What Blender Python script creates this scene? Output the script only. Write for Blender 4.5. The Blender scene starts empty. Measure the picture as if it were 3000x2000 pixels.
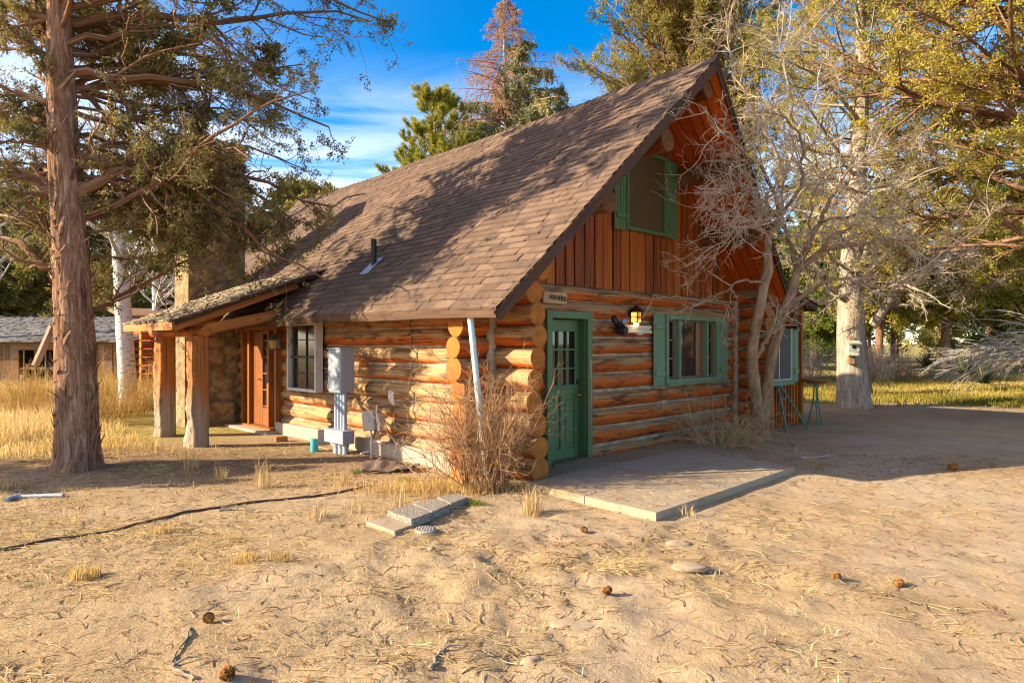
import bpy, math, random
import numpy as np
from mathutils import Vector, Matrix
R = math.radians
rng = np.random.default_rng(7)
random.seed(7)

# ------------------------------------------------------------------ camera, sky, sun, exposure
sc = bpy.context.scene
col = sc.collection
CAMZ = 1.68
cd = bpy.data.cameras.new("Camera")
cam = bpy.data.objects.new("Camera", cd)
col.objects.link(cam)
cam.location = (0, 0, CAMZ)
cam.rotation_euler = (R(90), 0, 0)
cd.sensor_width = 36
cd.lens = 23.52
cd.shift_y = 5 / 3000
cd.clip_start = 0.05
cd.clip_end = 3000
sc.camera = cam

SUN_EL = R(23.5)
SUN_DIR = Vector((0.982 * math.cos(SUN_EL), 0.19 * math.cos(SUN_EL), -math.sin(SUN_EL)))  # the way light travels
sl = bpy.data.lights.new("Sun", 'SUN')
sl.energy = 4.6
sl.angle = R(0.5)
sl.color = (1.0, 0.83, 0.59)
so = bpy.data.objects.new("Sun", sl)
col.objects.link(so)
so.rotation_euler = SUN_DIR.to_track_quat('-Z', 'Y').to_euler()
so.location = (-30, -6, 20)

world = bpy.data.worlds.new("World")
sc.world = world
world.use_nodes = True
wn = world.node_tree
for n in list(wn.nodes):
    wn.nodes.remove(n)

sc.view_settings.view_transform = 'Standard'
sc.view_settings.look = 'None'
sc.view_settings.gamma = 1
sc.view_settings.exposure = 1.55
sc.view_settings.use_curve_mapping = False
cy = sc.cycles
cy.use_adaptive_sampling = True
cy.adaptive_threshold = 0.015
cy.filter_width = 1.15
cy.use_denoising = True
cy.max_bounces = 6
cy.diffuse_bounces = 4
cy.glossy_bounces = 2
cy.transmission_bounces = 3
cy.transparent_max_bounces = 4
cy.caustics_reflective = False
cy.caustics_refractive = False
cy.time_limit = 800


# ------------------------------------------------------------------ node helpers
def nd(nt, typ, props=None, **ins):
    n = nt.nodes.new(typ)
    for k, v in (props or {}).items():
        setattr(n, k, v)
    for k, v in ins.items():
        s = n.inputs[int(k[1:])] if k[0] == 'i' and k[1:].isdigit() else n.inputs[k.replace('_', ' ')]
        if isinstance(v, bpy.types.NodeSocket):
            nt.links.new(v, s)
        else:
            s.default_value = v
    return n


def c4(c):
    return (c[0], c[1], c[2], 1)


def mix(nt, f, a, b, blend='MIX'):
    n = nt.nodes.new('ShaderNodeMix')
    n.data_type = 'RGBA'
    n.blend_type = blend
    for i, v in ((0, f), (6, a), (7, b)):
        if isinstance(v, bpy.types.NodeSocket):
            nt.links.new(v, n.inputs[i])
        else:
            n.inputs[i].default_value = v if i == 0 else c4(v)
    return n.outputs[2]


def ma(nt, op, a, b=0.0, c=None, clamp=False):
    n = nt.nodes.new('ShaderNodeMath')
    n.operation = op
    n.use_clamp = clamp
    for i, v in enumerate((a, b) if c is None else (a, b, c)):
        if isinstance(v, bpy.types.NodeSocket):
            nt.links.new(v, n.inputs[i])
        else:
            n.inputs[i].default_value = v
    return n.outputs[0]


def ramp(nt, fac, stops, interp='LINEAR'):
    n = nt.nodes.new('ShaderNodeValToRGB')
    r = n.color_ramp
    r.interpolation = interp
    while len(r.elements) < len(stops):
        r.elements.new(0.5)
    for e, (p, c) in zip(r.elements, stops):
        e.position = p
        e.color = c4(c) if hasattr(c, '__len__') else (c, c, c, 1)
    nt.links.new(fac, n.inputs[0])
    return n.outputs[0]


def noise(nt, vec, scale, detail=4, rough=0.55, dist=0.0):
    n = nd(nt, 'ShaderNodeTexNoise', None, Scale=scale, Detail=detail, Roughness=rough, Distortion=dist)
    if vec is not None:
        nt.links.new(vec, n.inputs['Vector'])
    return n.outputs[0]


def vscale(nt, vec, s):
    n = nd(nt, 'ShaderNodeVectorMath', {'operation': 'MULTIPLY'}, i0=vec)
    n.inputs[1].default_value = s
    return n.outputs[0]


def attr(nt, name):
    return nd(nt, 'ShaderNodeAttribute', {'attribute_name': name})


def bump(nt, h, strength=0.5, dist=0.01):
    return nd(nt, 'ShaderNodeBump', None, Height=h, Strength=strength, Distance=dist).outputs[0]


def mat(name):
    m = bpy.data.materials.new(name)
    m.use_nodes = True
    nt = m.node_tree
    b = nt.nodes['Principled BSDF']
    b.inputs['Roughness'].default_value = 0.8
    b.inputs['Specular IOR Level'].default_value = 0.25
    return m, nt, b


def setb(nt, b, **kw):
    for k, v in kw.items():
        s = b.inputs[k.replace('_', ' ')]
        if isinstance(v, bpy.types.NodeSocket):
            nt.links.new(v, s)
        else:
            s.default_value = v


# world: Nishita sky with thin streaky cloud mixed in by direction
geo = nd(wn, 'ShaderNodeTexCoord')
sky = nd(wn, 'ShaderNodeTexSky', {'sky_type': 'NISHITA', 'sun_disc': False, 'sun_elevation': SUN_EL,
                                 'sun_rotation': math.atan2(-SUN_DIR.x, -SUN_DIR.y), 'altitude': 1500,
                                 'air_density': 1.0, 'dust_density': 0.3, 'ozone_density': 2.5})
hs = nd(wn, 'ShaderNodeHueSaturation', None, Saturation=1.5, Value=1.0, Fac=1.0, Hue=0.5, Color=sky.outputs[0])
sep = nd(wn, 'ShaderNodeSeparateXYZ', None, i0=geo.outputs['Generated'])
# project the direction onto a flat cloud layer
zz = ma(wn, 'MAXIMUM', sep.outputs[2], 0.06)
cu = ma(wn, 'DIVIDE', sep.outputs[0], zz)
cv = ma(wn, 'DIVIDE', sep.outputs[1], zz)
cvec = nd(wn, 'ShaderNodeCombineXYZ', None, X=cu, Y=cv, Z=0.0).outputs[0]
cst = vscale(wn, cvec, (0.42, 0.95, 1.0))
cn = noise(wn, cst, 1.3, 6, 0.6, 0.7)
big = noise(wn, vscale(wn, cvec, (0.3, 0.3, 1.0)), 0.9, 2, 0.5)
low = ramp(wn, sep.outputs[2], [(0.16, 1.0), (0.24, 0.85), (0.33, 0.4), (0.40, 0.0)])
cl = ramp(wn, ma(wn, 'ADD', cn, ma(wn, 'MULTIPLY', big, 0.35)), [(0.52, 0.0), (0.82, 1.0)])
cl = ma(wn, 'MULTIPLY', cl, low)
left = ramp(wn, sep.outputs[0], [(0.0, 1.0), (0.5, 1.0)])
clf = ma(wn, 'MULTIPLY', cl, 0.8)
skyc = mix(wn, clf, hs.outputs[0], (6.2, 6.4, 6.9))
# warm bright aureole round the low sun, behind the photographer's left shoulder
sd_ = nd(wn, 'ShaderNodeVectorMath', {'operation': 'DOT_PRODUCT'}, i0=geo.outputs['Generated'], i1=tuple(-SUN_DIR))
au = ma(wn, 'POWER', ma(wn, 'MAXIMUM', sd_.outputs['Value'], 0.0), 2.6)
aur = nd(wn, 'ShaderNodeMix', {'data_type': 'RGBA', 'blend_type': 'ADD'})
wn.links.new(au, aur.inputs[0])
wn.links.new(skyc, aur.inputs[6])
aur.inputs[7].default_value = (7.0, 4.6, 2.3, 1)
bg = nd(wn, 'ShaderNodeBackground', None, Color=aur.outputs[2], Strength=0.105)
out = nd(wn, 'ShaderNodeOutputWorld', None, Surface=bg.outputs[0])


# ------------------------------------------------------------------ numpy noise
def _hash(ix, iy, iz, seed):
    n = (ix.astype(np.int64) * 374761393 + iy.astype(np.int64) * 668265263 + iz.astype(np.int64) * 1274126177 + seed * 974711) & 0xffffffff
    n = ((n ^ (n >> 13)) * 1274126177) & 0xffffffff
    n = ((n ^ (n >> 16)) * 2246822519) & 0xffffffff
    return ((n ^ (n >> 15)) & 0xffffff) / float(0xffffff)


def vnoise(p, seed=0):
    p = np.asarray(p, float)
    i = np.floor(p)
    f = p - i
    f = f * f * (3 - 2 * f)
    i = i.astype(np.int64)
    r = 0
    for dx in (0, 1):
        wx = f[..., 0] if dx else 1 - f[..., 0]
        for dy in (0, 1):
            wy = f[..., 1] if dy else 1 - f[..., 1]
            for dz in (0, 1):
                wz = f[..., 2] if dz else 1 - f[..., 2]
                r = r + wx * wy * wz * _hash(i[..., 0] + dx, i[..., 1] + dy, i[..., 2] + dz, seed)
    return r


def fbm(p, octv=4, seed=0, gain=0.5):
    p = np.asarray(p, float)
    a, s, t = 1.0, 0.0, 0.0
    for o in range(octv):
        s = s + a * vnoise(p * (2 ** o), seed + o * 17)
        t += a
        a *= gain
    return s / t - 0.5


def worley(p, seed=0):
    i = np.floor(p).astype(np.int64)
    d1 = np.full(p.shape[:-1], 9.0)
    d2 = np.full(p.shape[:-1], 9.0)
    for dx in (-1, 0, 1):
        for dy in (-1, 0, 1):
            for dz in (-1, 0, 1):
                c = i + np.array([dx, dy, dz])
                q = np.stack([c[..., k] + _hash(c[..., 0], c[..., 1], c[..., 2], seed + 31 * k) for k in range(3)], -1)
                d = np.sqrt(((p - q) ** 2).sum(-1))
                d2 = np.where(d < d1, d1, np.minimum(d2, d))
                d1 = np.minimum(d1, d)
    return d1, d2


# ------------------------------------------------------------------ mesh builder
class MB:
    def __init__(s):
        s.v, s.q, s.t, s.gc, s.ti, s.qm, s.tm, s.n = [], [], [], [], [], [], [], 0

    def add(s, v, q=None, t=None, gc=None, tint=None, m=0):
        v = np.asarray(v, float).reshape(-1, 3)
        k = len(v)
        if q is not None and len(q):
            q = np.asarray(q, np.int64).reshape(-1, 4)
            s.q.append(q + s.n)
            s.qm.append(np.full(len(q), m))
        if t is not None and len(t):
            t = np.asarray(t, np.int64).reshape(-1, 3)
            s.t.append(t + s.n)
            s.tm.append(np.full(len(t), m))
        s.v.append(v)
        s.gc.append(v if gc is None else np.asarray(gc, float).reshape(-1, 3))
        ti = random.random() if tint is None else tint
        s.ti.append(np.broadcast_to(np.asarray(ti, float), (k,)))
        s.n += k
        return s

    def build(s, name, mats, parent=None, smooth=False):
        me = bpy.data.meshes.new(name)
        v = np.concatenate(s.v) if s.v else np.zeros((0, 3))
        q = np.concatenate(s.q) if s.q else np.zeros((0, 4), np.int64)
        t = np.concatenate(s.t) if s.t else np.zeros((0, 3), np.int64)
        me.vertices.add(len(v))
        me.vertices.foreach_set('co', v.astype(np.float32).ravel())
        li = np.concatenate([q.ravel(), t.ravel()]).astype(np.int32)
        me.loops.add(len(li))
        me.loops.foreach_set('vertex_index', li)
        me.polygons.add(len(q) + len(t))
        st = np.concatenate([np.arange(len(q)) * 4, len(q) * 4 + np.arange(len(t)) * 3]).astype(np.int32)
        me.polygons.foreach_set('loop_start', st)
        mi = np.concatenate(s.qm + s.tm).astype(np.int32) if (s.qm or s.tm) else np.zeros(0, np.int32)
        me.polygons.foreach_set('material_index', mi)
        me.polygons.foreach_set('use_smooth', np.full(len(mi), bool(smooth)))
        a = me.attributes.new('gc', 'FLOAT_VECTOR', 'POINT')
        a.data.foreach_set('vector', np.concatenate(s.gc).astype(np.float32).ravel())
        a = me.attributes.new('tint', 'FLOAT', 'POINT')
        a.data.foreach_set('value', np.concatenate(s.ti).astype(np.float32))
        me.update(calc_edges=True)
        for m in (mats if isinstance(mats, (list, tuple)) else [mats]):
            me.materials.append(m)
        o = bpy.data.objects.new(name, me)
        col.objects.link(o)
        if parent is not None:
            o.parent = parent
        return o

    # --- shapes
    def box(s, c, sz, rot=None, tint=None, m=0, jit=0.0, axis=0, bev=0.0):
        """box; axis = long direction for the grain coordinates; bev = small chamfer"""
        h = np.asarray(sz, float) / 2
        if bev > 0:
            b = min(bev, min(h) * 0.45)
            V, idx = [], {}
            for sx in (-1, 1):
                for sy in (-1, 1):
                    for sz_ in (-1, 1):
                        for k in range(3):
                            p = np.array([sx * h[0], sy * h[1], sz_ * h[2]])
                            for j in range(3):
                                if j != k:
                                    p[j] -= b * (sx, sy, sz_)[j]
                            idx[(sx, sy, sz_, k)] = len(V)
                            V.append(p)
            F, T = [], []
            for k in range(3):
                o1, o2 = [(1, 2), (2, 0), (0, 1)][k]
                for sg in (-1, 1):
                    f = []
                    for a, b_ in ((-1, -1), (1, -1), (1, 1), (-1, 1)):
                        key = [0, 0, 0]
                        key[k], key[o1], key[o2] = sg, a, b_
                        f.append(idx[(*key, k)])
                    F.append(f if sg > 0 else f[::-1])
            for k in range(3):      # edges along axis k
                o1, o2 = [(1, 2), (2, 0), (0, 1)][k]
                for a in (-1, 1):
                    for b_ in (-1, 1):
                        k1 = [0, 0, 0]
                        k2 = [0, 0, 0]
                        k1[o1], k1[o2], k1[k] = a, b_, -1
                        k2[o1], k2[o2], k2[k] = a, b_, 1
                        f = [idx[(*k1, o1)], idx[(*k2, o1)], idx[(*k2, o2)], idx[(*k1, o2)]]
                        F.append(f if a * b_ < 0 else f[::-1])
            for sx in (-1, 1):
                for sy in (-1, 1):
                    for sz_ in (-1, 1):
                        f = [idx[(sx, sy, sz_, 0)], idx[(sx, sy, sz_, 1)], idx[(sx, sy, sz_, 2)]]
                        T.append(f if sx * sy * sz_ > 0 else f[::-1])
            V = np.array(V)
        else:
            V = np.array([[x, y, z] for x in (-h[0], h[0]) for y in (-h[1], h[1]) for z in (-h[2], h[2])])
            F = [(0, 1, 3, 2), (4, 6, 7, 5), (0, 4, 5, 1), (2, 3, 7, 6), (0, 2, 6, 4), (1, 5, 7, 3)]
            T = None
        if jit:
            V = V + rng.normal(0, jit, V.shape)
        off = rng.uniform(0, 50)
        o = [axis, (axis + 1) % 3, (axis + 2) % 3]
        g = np.stack([V[:, o[0]] + off, V[:, o[1]] + V[:, o[2]] + off * 3, np.zeros(len(V))], 1)
        if rot is not None:
            V = V @ np.asarray(rot).T
        return s.add(V + np.asarray(c, float), F, T, g, tint, m)

    def bar(s, a, b, w, h=None, tint=None, m=0, up=(0, 0, 1), bev=0.0):
        """rectangular bar from a to b"""
        a, b = np.asarray(a, float), np.asarray(b, float)
        d = b - a
        L = np.linalg.norm(d)
        d = d / L
        u = np.asarray(up, float)
        if abs(d @ u) > 0.98:
            u = np.array([0, 1.0, 0])
        y = np.cross(u, d)
        y /= np.linalg.norm(y)
        z = np.cross(d, y)
        return s.box((a + b) / 2, (L, w, h or w), np.stack([d, y, z], 1), tint, m, bev=bev)

    def tube(s, P, Rr, k=8, cap=True, tint=None, m=0, mcap=None, rough=0.0, seed=0):
        P = np.asarray(P, float)
        Rr = np.broadcast_to(np.asarray(Rr, float), (len(P),))
        T = np.gradient(P, axis=0)
        T /= np.linalg.norm(T, axis=1, keepdims=True) + 1e-9
        ref = np.array([0, 0, 1.0]) if abs(T[:, 2]).mean() < 0.8 else np.array([1.0, 0, 0])
        A = np.cross(T, ref)
        A /= np.linalg.norm(A, axis=1, keepdims=True) + 1e-9
        B = np.cross(A, T)           # B points to ref side
        th = np.arange(k) / k * 2 * math.pi
        rr = Rr[:, None] * np.ones(k)
        al = np.concatenate([[0], np.cumsum(np.linalg.norm(np.diff(P, axis=0), axis=1))])
        off = rng.uniform(0, 50)
        if rough:
            cs = np.stack([np.cos(th)[None, :] * 1.3 + np.zeros((len(P), 1)), np.sin(th)[None, :] * 1.3 + np.zeros((len(P), 1)),
                           (al[:, None] + off) * 1.6 + np.zeros((1, k))], -1)
            rr = rr * (1 + rough * 2 * fbm(cs, 3, seed))
        V = P[:, None, :] + rr[..., None] * (np.cos(th)[None, :, None] * A[:, None, :] + np.sin(th)[None, :, None] * B[:, None, :])
        n = len(P)
        i = np.arange(n - 1)[:, None] * k
        j = np.arange(k)[None, :]
        j2 = (j + 1) % k
        Q = np.stack([i + j, i + j2, i + k + j2, i + k + j], -1).reshape(-1, 4)
        gc = np.stack([np.broadcast_to(al[:, None] + off, (n, k)), Rr[:, None] * (np.abs(((th + math.pi / 2) % (2 * math.pi)) - math.pi))[None, :] + off,
                       np.broadcast_to(np.sin(th)[None, :], (n, k))], -1)
        ti = random.random() if tint is None else tint
        s.add(V, Q, None, gc, ti, m)
        if cap:
            mc = m if mcap is None else mcap
            for e, fl in ((0, True), (n - 1, False)):
                ring = V[e]
                ctr = P[e]
                ctr2 = ctr + T[e] * (-1 if e == 0 else 1) * Rr[e] * 0.06
                vv = np.concatenate([ring, [ctr2]])
                rel = np.stack([(ring - ctr) @ A[e], (ring - ctr) @ B[e], np.zeros(k)], 1)
                g = np.concatenate([rel, [[0, 0, 0]]])
                tri = [(k, (a + 1) % k, a) if fl else (k, a, (a + 1) % k) for a in range(k)]
                # the centre sits a little proud, like a sawn end
                s.add(vv, None, tri, g + np.array([0, 0, off]), ti, mc)
        return s

    def tubes(s, P, Rr, k=3, tint=None, m=0):
        """batch of B polylines of n points"""
        B_, n = P.shape[:2]
        if B_ == 0:
            return s
        T = np.gradient(P, axis=1)
        T /= np.linalg.norm(T, axis=2, keepdims=True) + 1e-9
        ref = np.where(np.abs(T[..., 2:3]) < 0.8, np.array([0, 0, 1.0]), np.array([1.0, 0, 0]))
        ref = ref[:, :1, :] * np.ones((1, n, 1))
        A = np.cross(T, ref)
        A /= np.linalg.norm(A, axis=2, keepdims=True) + 1e-9
        Bv = np.cross(A, T)
        th = np.arange(k) / k * 2 * math.pi
        V = P[:, :, None, :] + Rr[:, :, None, None] * (np.cos(th)[None, None, :, None] * A[:, :, None, :] + np.sin(th)[None, None, :, None] * Bv[:, :, None, :])
        b = (np.arange(B_) * n * k)[:, None, None]
        i = (np.arange(n - 1) * k)[None, :, None]
        j = np.arange(k)[None, None, :]
        j2 = (j + 1) % k
        Q = np.stack([b + i + j, b + i + j2, b + i + k + j2, b + i + k + j], -1).reshape(-1, 4)
        al = np.linspace(0, 1, n)[None, :, None] * np.ones((B_, 1, k))
        gc = np.stack([al + rng.uniform(0, 50, (B_, 1, 1)), th[None, None, :] * Rr[:, :, None], np.sin(th)[None, None, :] * np.ones((B_, n, 1))], -1)
        ti = rng.uniform(0, 1, B_) if tint is None else np.broadcast_to(tint, (B_,))
        s.add(V, Q, None, gc, np.repeat(ti, n * k), m)
        return s

    def prism(s, poly, axis_vec, tint=None, m=0):
        """extrude a convex planar polygon along a vector"""
        p = np.asarray(poly, float)
        n = len(p)
        a = np.asarray(axis_vec, float)
        V = np.concatenate([p, p + a])
        T = [(0, i + 1, i) for i in range(1, n - 1)] + [(n, n + i, n + i + 1) for i in range(1, n - 1)]
        Q = [(i, (i + 1) % n, n + (i + 1) % n, n + i) for i in range(n)]
        off = rng.uniform(0, 50)
        ctr = V.mean(0)
        g = (V - ctr) + off
        g = np.stack([g[:, 2], g[:, 0] + g[:, 1], g[:, 0]], 1)
        return s.add(V, Q, T, g, tint, m)

    def lathe(s, prof, k=16, c=(0, 0, 0), tint=None, m=0):
        prof = np.asarray(prof, float)
        th = np.arange(k) / k * 2 * math.pi
        V = np.stack([prof[:, None, 0] * np.cos(th), prof[:, None, 0] * np.sin(th), prof[:, None, 1] + 0 * th], -1)
        n = len(prof)
        i = np.arange(n - 1)[:, None] * k
        j = np.arange(k)[None, :]
        Q = np.stack([i + j, i + (j + 1) % k, i + k + (j + 1) % k, i + k + j], -1).reshape(-1, 4)
        return s.add(V.reshape(-1, 3) + np.asarray(c, float), Q, None, None, tint, m)


def tag(o, label=None, cat=None, group=None, kind=None):
    if label:
        o['label'] = label
    if cat:
        o['category'] = cat
    if group:
        o['group'] = group
    if kind:
        o['kind'] = kind
    return o


def thing(name, label, cat, loc=(0, 0, 0), rz=0.0, group=None):
    o = bpy.data.objects.new(name, None)
    o.empty_display_size = 0.3
    col.objects.link(o)
    o.location = loc
    o.rotation_euler = (0, 0, rz)
    return tag(o, label, cat, group)


def dup(root, loc, rz=0.0, scale=1.0, label=None):
    r = root.copy()
    col.objects.link(r)
    r.location = loc
    r.rotation_euler = (0, 0, rz)
    r.scale = (scale,) * 3 if not hasattr(scale, '__len__') else scale
    if label:
        r['label'] = label
    for ch in list(root.children):
        c = ch.copy()
        col.objects.link(c)
        c.parent = r
        for g in list(ch.children):
            d = g.copy()
            col.objects.link(d)
            d.parent = c
    return r


FP = 1960.0


def gp(x, y, z=0.0):
    """ground point seen at a photo pixel, a real place in metres"""
    Y = (CAMZ - z) * FP / (y - 1005)
    return np.array([(x - 1500) / FP * Y, Y, z])


def at(x, y, Y):
    return np.array([(x - 1500) / FP * Y, Y, CAMZ + (1005 - y) / FP * Y])


# the cabin's own frame: u runs along the gable wall, v along the long side wall
AZ = R(44.4)
UU = np.array([math.cos(AZ), math.sin(AZ), 0])
VV = np.array([-math.sin(AZ), math.cos(AZ), 0])
OO = np.array([-0.26, 8.42, 0])


def hw(u, v, z=0.0):
    return OO + UU * u + VV * v + np.array([0, 0, z])


# ------------------------------------------------------------------ materials
def m_log(name="log_wood", shift=0.0, gain=1.0):
    m, nt, b = mat(name)
    a = attr(nt, 'gc')
    t = attr(nt, 'tint').outputs['Fac']
    v = a.outputs['Vector']
    sx = nd(nt, 'ShaderNodeSeparateXYZ', None, i0=v)
    gr = noise(nt, vscale(nt, v, (1.1, 38, 0)), 1.0, 6, 0.65, 0.4)
    bl = noise(nt, vscale(nt, v, (1.5, 5, 0)), 1.0, 4, 0.6, 0.3)
    knot = nd(nt, 'ShaderNodeTexVoronoi', None, Vector=vscale(nt, v, (1.6, 3.2, 0)), Scale=1.0)
    kf = ramp(nt, knot.outputs['Distance'], [(0.03, 1.0), (0.12, 0.0)])
    orange = ramp(nt, gr, [(0.25, (0.20, 0.032, 0.003)), (0.5, (0.47, 0.098, 0.007)), (0.75, (0.60, 0.175, 0.018))])
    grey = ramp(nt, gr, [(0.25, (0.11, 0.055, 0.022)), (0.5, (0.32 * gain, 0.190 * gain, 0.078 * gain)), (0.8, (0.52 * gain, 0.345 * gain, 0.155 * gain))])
    # rain-washed upper half of every log is weathered, the lower half keeps its stain
    up = ma(nt, 'ADD', sx.outputs[2], ma(nt, 'MULTIPLY', ma(nt, 'SUBTRACT', bl, 0.5), 1.9))
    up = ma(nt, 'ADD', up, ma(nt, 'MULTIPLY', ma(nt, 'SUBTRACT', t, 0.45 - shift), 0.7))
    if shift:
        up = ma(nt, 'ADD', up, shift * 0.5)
    f = ramp(nt, up, [(0.10, 0.0), (0.30, 0.85), (0.6, 1.0)])
    c = mix(nt, f, orange, grey)
    dk = ramp(nt, noise(nt, vscale(nt, v, (2.2, 9, 0)), 1.0, 3, 0.5, 0.6), [(0.52, 0.0), (0.66, 0.85)])
    c = mix(nt, dk, c, (0.10, 0.04, 0.015))
    c = mix(nt, ma(nt, 'MULTIPLY', kf, 0.7), c, (0.09, 0.03, 0.01))
    crk = ramp(nt, noise(nt, vscale(nt, v, (0.5, 13, 0)), 1.0, 2, 0.4, 0.2), [(0.478, 0.0), (0.495, 1.0), (0.505, 1.0), (0.522, 0.0)])
    crk = ma(nt, 'MULTIPLY', crk, ramp(nt, noise(nt, vscale(nt, v, (0.9, 2, 0)), 1.0, 1, 0.4), [(0.5, 0.0), (0.6, 1.0)]))
    c = mix(nt, ma(nt, 'MULTIPLY', crk, 0.85), c, (0.03, 0.014, 0.007))
    h = ma(nt, 'SUBTRACT', ma(nt, 'ADD', gr, ma(nt, 'MULTIPLY', bl, 0.8)), ma(nt, 'MULTIPLY', crk, 1.5))
    setb(nt, b, Base_Color=c, Roughness=0.62, Normal=bump(nt, h, 0.5, 0.012))
    return m


def m_logend():
    m, nt, b = mat("log_end_grain")
    v = attr(nt, 'gc').outputs['Vector']
    t = attr(nt, 'tint').outputs['Fac']
    xy = vscale(nt, v, (1, 1, 0))
    ln = nd(nt, 'ShaderNodeVectorMath', {'operation': 'LENGTH'}, i0=xy).outputs['Value']
    nz = noise(nt, v, 9, 4, 0.6)
    ring = nd(nt, 'ShaderNodeMath', {'operation': 'SINE'}, i0=ma(nt, 'ADD', ma(nt, 'MULTIPLY', ln, 520), ma(nt, 'MULTIPLY', nz, 14))).outputs[0]
    rf = ma(nt, 'MULTIPLY_ADD', ring, 0.5, 0.5)
    c = mix(nt, rf, (0.33, 0.100, 0.010), (0.52, 0.190, 0.022))
    c = mix(nt, ramp(nt, nz, [(0.4, 0.0), (0.7, 0.75)]), c, (0.24, 0.085, 0.022))
    # radial checks
    sp = nd(nt, 'ShaderNodeSeparateXYZ', None, i0=v)
    an = ma(nt, 'ARCTAN2', sp.outputs[1], sp.outputs[0])
    ck = noise(nt, nd(nt, 'ShaderNodeCombineXYZ', None, X=ma(nt, 'MULTIPLY', an, 1.6), Y=t, Z=sp.outputs[2]).outputs[0], 2.2, 2, 0.5)
    c = mix(nt, ramp(nt, ck, [(0.485, 0.0), (0.5, 0.85), (0.515, 0.0)]), c, (0.06, 0.025, 0.01))
    setb(nt, b, Base_Color=c, Roughness=0.75, Normal=bump(nt, nz, 0.3, 0.01))
    return m


def m_wood(name, dark, mid, light, scale=(1.2, 42, 0), rough=0.7, weather=None, bs=0.4):
    m, nt, b = mat(name)
    v = attr(nt, 'gc').outputs['Vector']
    t = attr(nt, 'tint').outputs['Fac']
    gr = noise(nt, vscale(nt, v, scale), 1.0, 6, 0.65, 0.5)
    g2 = noise(nt, vscale(nt, v, (0.8, 9, 0)), 1.0, 3, 0.6, 0.5)
    x = ma(nt, 'ADD', ma(nt, 'MULTIPLY', gr, 0.6), ma(nt, 'ADD', ma(nt, 'MULTIPLY', g2, 0.4), ma(nt, 'MULTIPLY', ma(nt, 'SUBTRACT', t, 0.5), 0.22)))
    c = ramp(nt, x, [(0.28, dark), (0.5, mid), (0.72, light)])
    kn = nd(nt, 'ShaderNodeTexVoronoi', None, Vector=vscale(nt, v, (1.3, 4.5, 0)), Scale=1.0)
    c = mix(nt, ramp(nt, kn.outputs['Distance'], [(0.03, 0.75), (0.10, 0.0)]), c, tuple(q * 0.4 for q in dark))
    if weather:
        w = ramp(nt, noise(nt, vscale(nt, v, (0.9, 4, 0)), 1.0, 4, 0.6, 0.4), [(0.45, 0.0), (0.62, 0.9)])
        c = mix(nt, w, c, weather)
    setb(nt, b, Base_Color=c, Roughness=rough, Normal=bump(nt, gr, bs, 0.006))
    return m


def m_paint(name, c, rough=0.5, wear=0.0, wearc=(0.25, 0.15, 0.07), spec=0.35, metal=0.0):
    m, nt, b = mat(name)
    g = nd(nt, 'ShaderNodeTexCoord').outputs['Object']
    n = noise(nt, g, 3.5, 5, 0.6)
    n2 = noise(nt, vscale(nt, g, (30, 30, 4)), 1.0, 4, 0.6)
    cc = mix(nt, ramp(nt, n, [(0.3, 0.0), (0.75, 0.45)]), c, tuple(x * 0.62 for x in c))
    cc = mix(nt, ma(nt, 'MULTIPLY', n2, 0.25), cc, tuple(min(1, x * 1.25 + 0.01) for x in c))
    if wear:
        cc = mix(nt, ramp(nt, noise(nt, vscale(nt, g, (14, 14, 5)), 1.0, 5, 0.7), [(0.62 - wear * 0.2, 0.0), (0.66 - wear * 0.2, 0.85)]), cc, wearc)
    setb(nt, b, Base_Color=cc, Roughness=rough, Metallic=metal, Normal=bump(nt, n2, 0.15, 0.003))
    b.inputs['Specular IOR Level'].default_value = spec
    return m


def m_bark(name, dark, mid, light, sc_=(3.0, 26, 0), strength=1.0, dist=0.03):
    m, nt, b = mat(name)
    v = attr(nt, 'gc').outputs['Vector']
    f = noise(nt, vscale(nt, v, sc_), 1.0, 6, 0.65, 0.9)
    f2 = noise(nt, vscale(nt, v, (1.2, 5, 0)), 1.0, 3, 0.6, 0.4)
    c = ramp(nt, ma(nt, 'ADD', ma(nt, 'MULTIPLY', f, 0.72), ma(nt, 'MULTIPLY', f2, 0.28)), [(0.33, dark), (0.5, mid), (0.68, light)])
    setb(nt, b, Base_Color=c, Roughness=0.9, Normal=bump(nt, f, strength, dist))
    b.inputs['Specular IOR Level'].default_value = 0.1
    return m


def m_leaf(name, stops, trans=0.35):
    m = bpy.data.materials.new(name)
    m.use_nodes = True
    nt = m.node_tree
    nt.nodes.remove(nt.nodes['Principled BSDF'])
    t = attr(nt, 'tint').outputs['Fac']
    c = ramp(nt, t, stops)
    d = nd(nt, 'ShaderNodeBsdfDiffuse', None, Color=c)
    tr = nd(nt, 'ShaderNodeBsdfTranslucent', None, Color=c)
    mx = nd(nt, 'ShaderNodeMixShader', None, i0=trans, i1=d.outputs[0], i2=tr.outputs[0])
    nt.links.new(mx.outputs[0], nt.nodes['Material Output'].inputs[0])
    return m


def m_glass(name, tintc=(0.012, 0.012, 0.01), rough=0.03):
    m, nt, b = mat(name)
    g = nd(nt, 'ShaderNodeTexCoord').outputs['Object']
    n = noise(nt, g, 3.0, 3, 0.5, 0.8)
    setb(nt, b, Base_Color=mix(nt, ramp(nt, n, [(0.45, 0.0), (0.7, 1.0)]), tintc, tuple(x * 2.6 for x in tintc)), Roughness=rough,
         Normal=bump(nt, noise(nt, g, 1.7, 2, 0.5), 0.06, 0.02))
    b.inputs['Specular IOR Level'].default_value = 0.8
    return m


def m_emit(name, c, s):
    m, nt, b = mat(name)
    setb(nt, b, Base_Color=c4(c), Emission_Color=c4(c), Emission_Strength=s)
    return m


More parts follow.
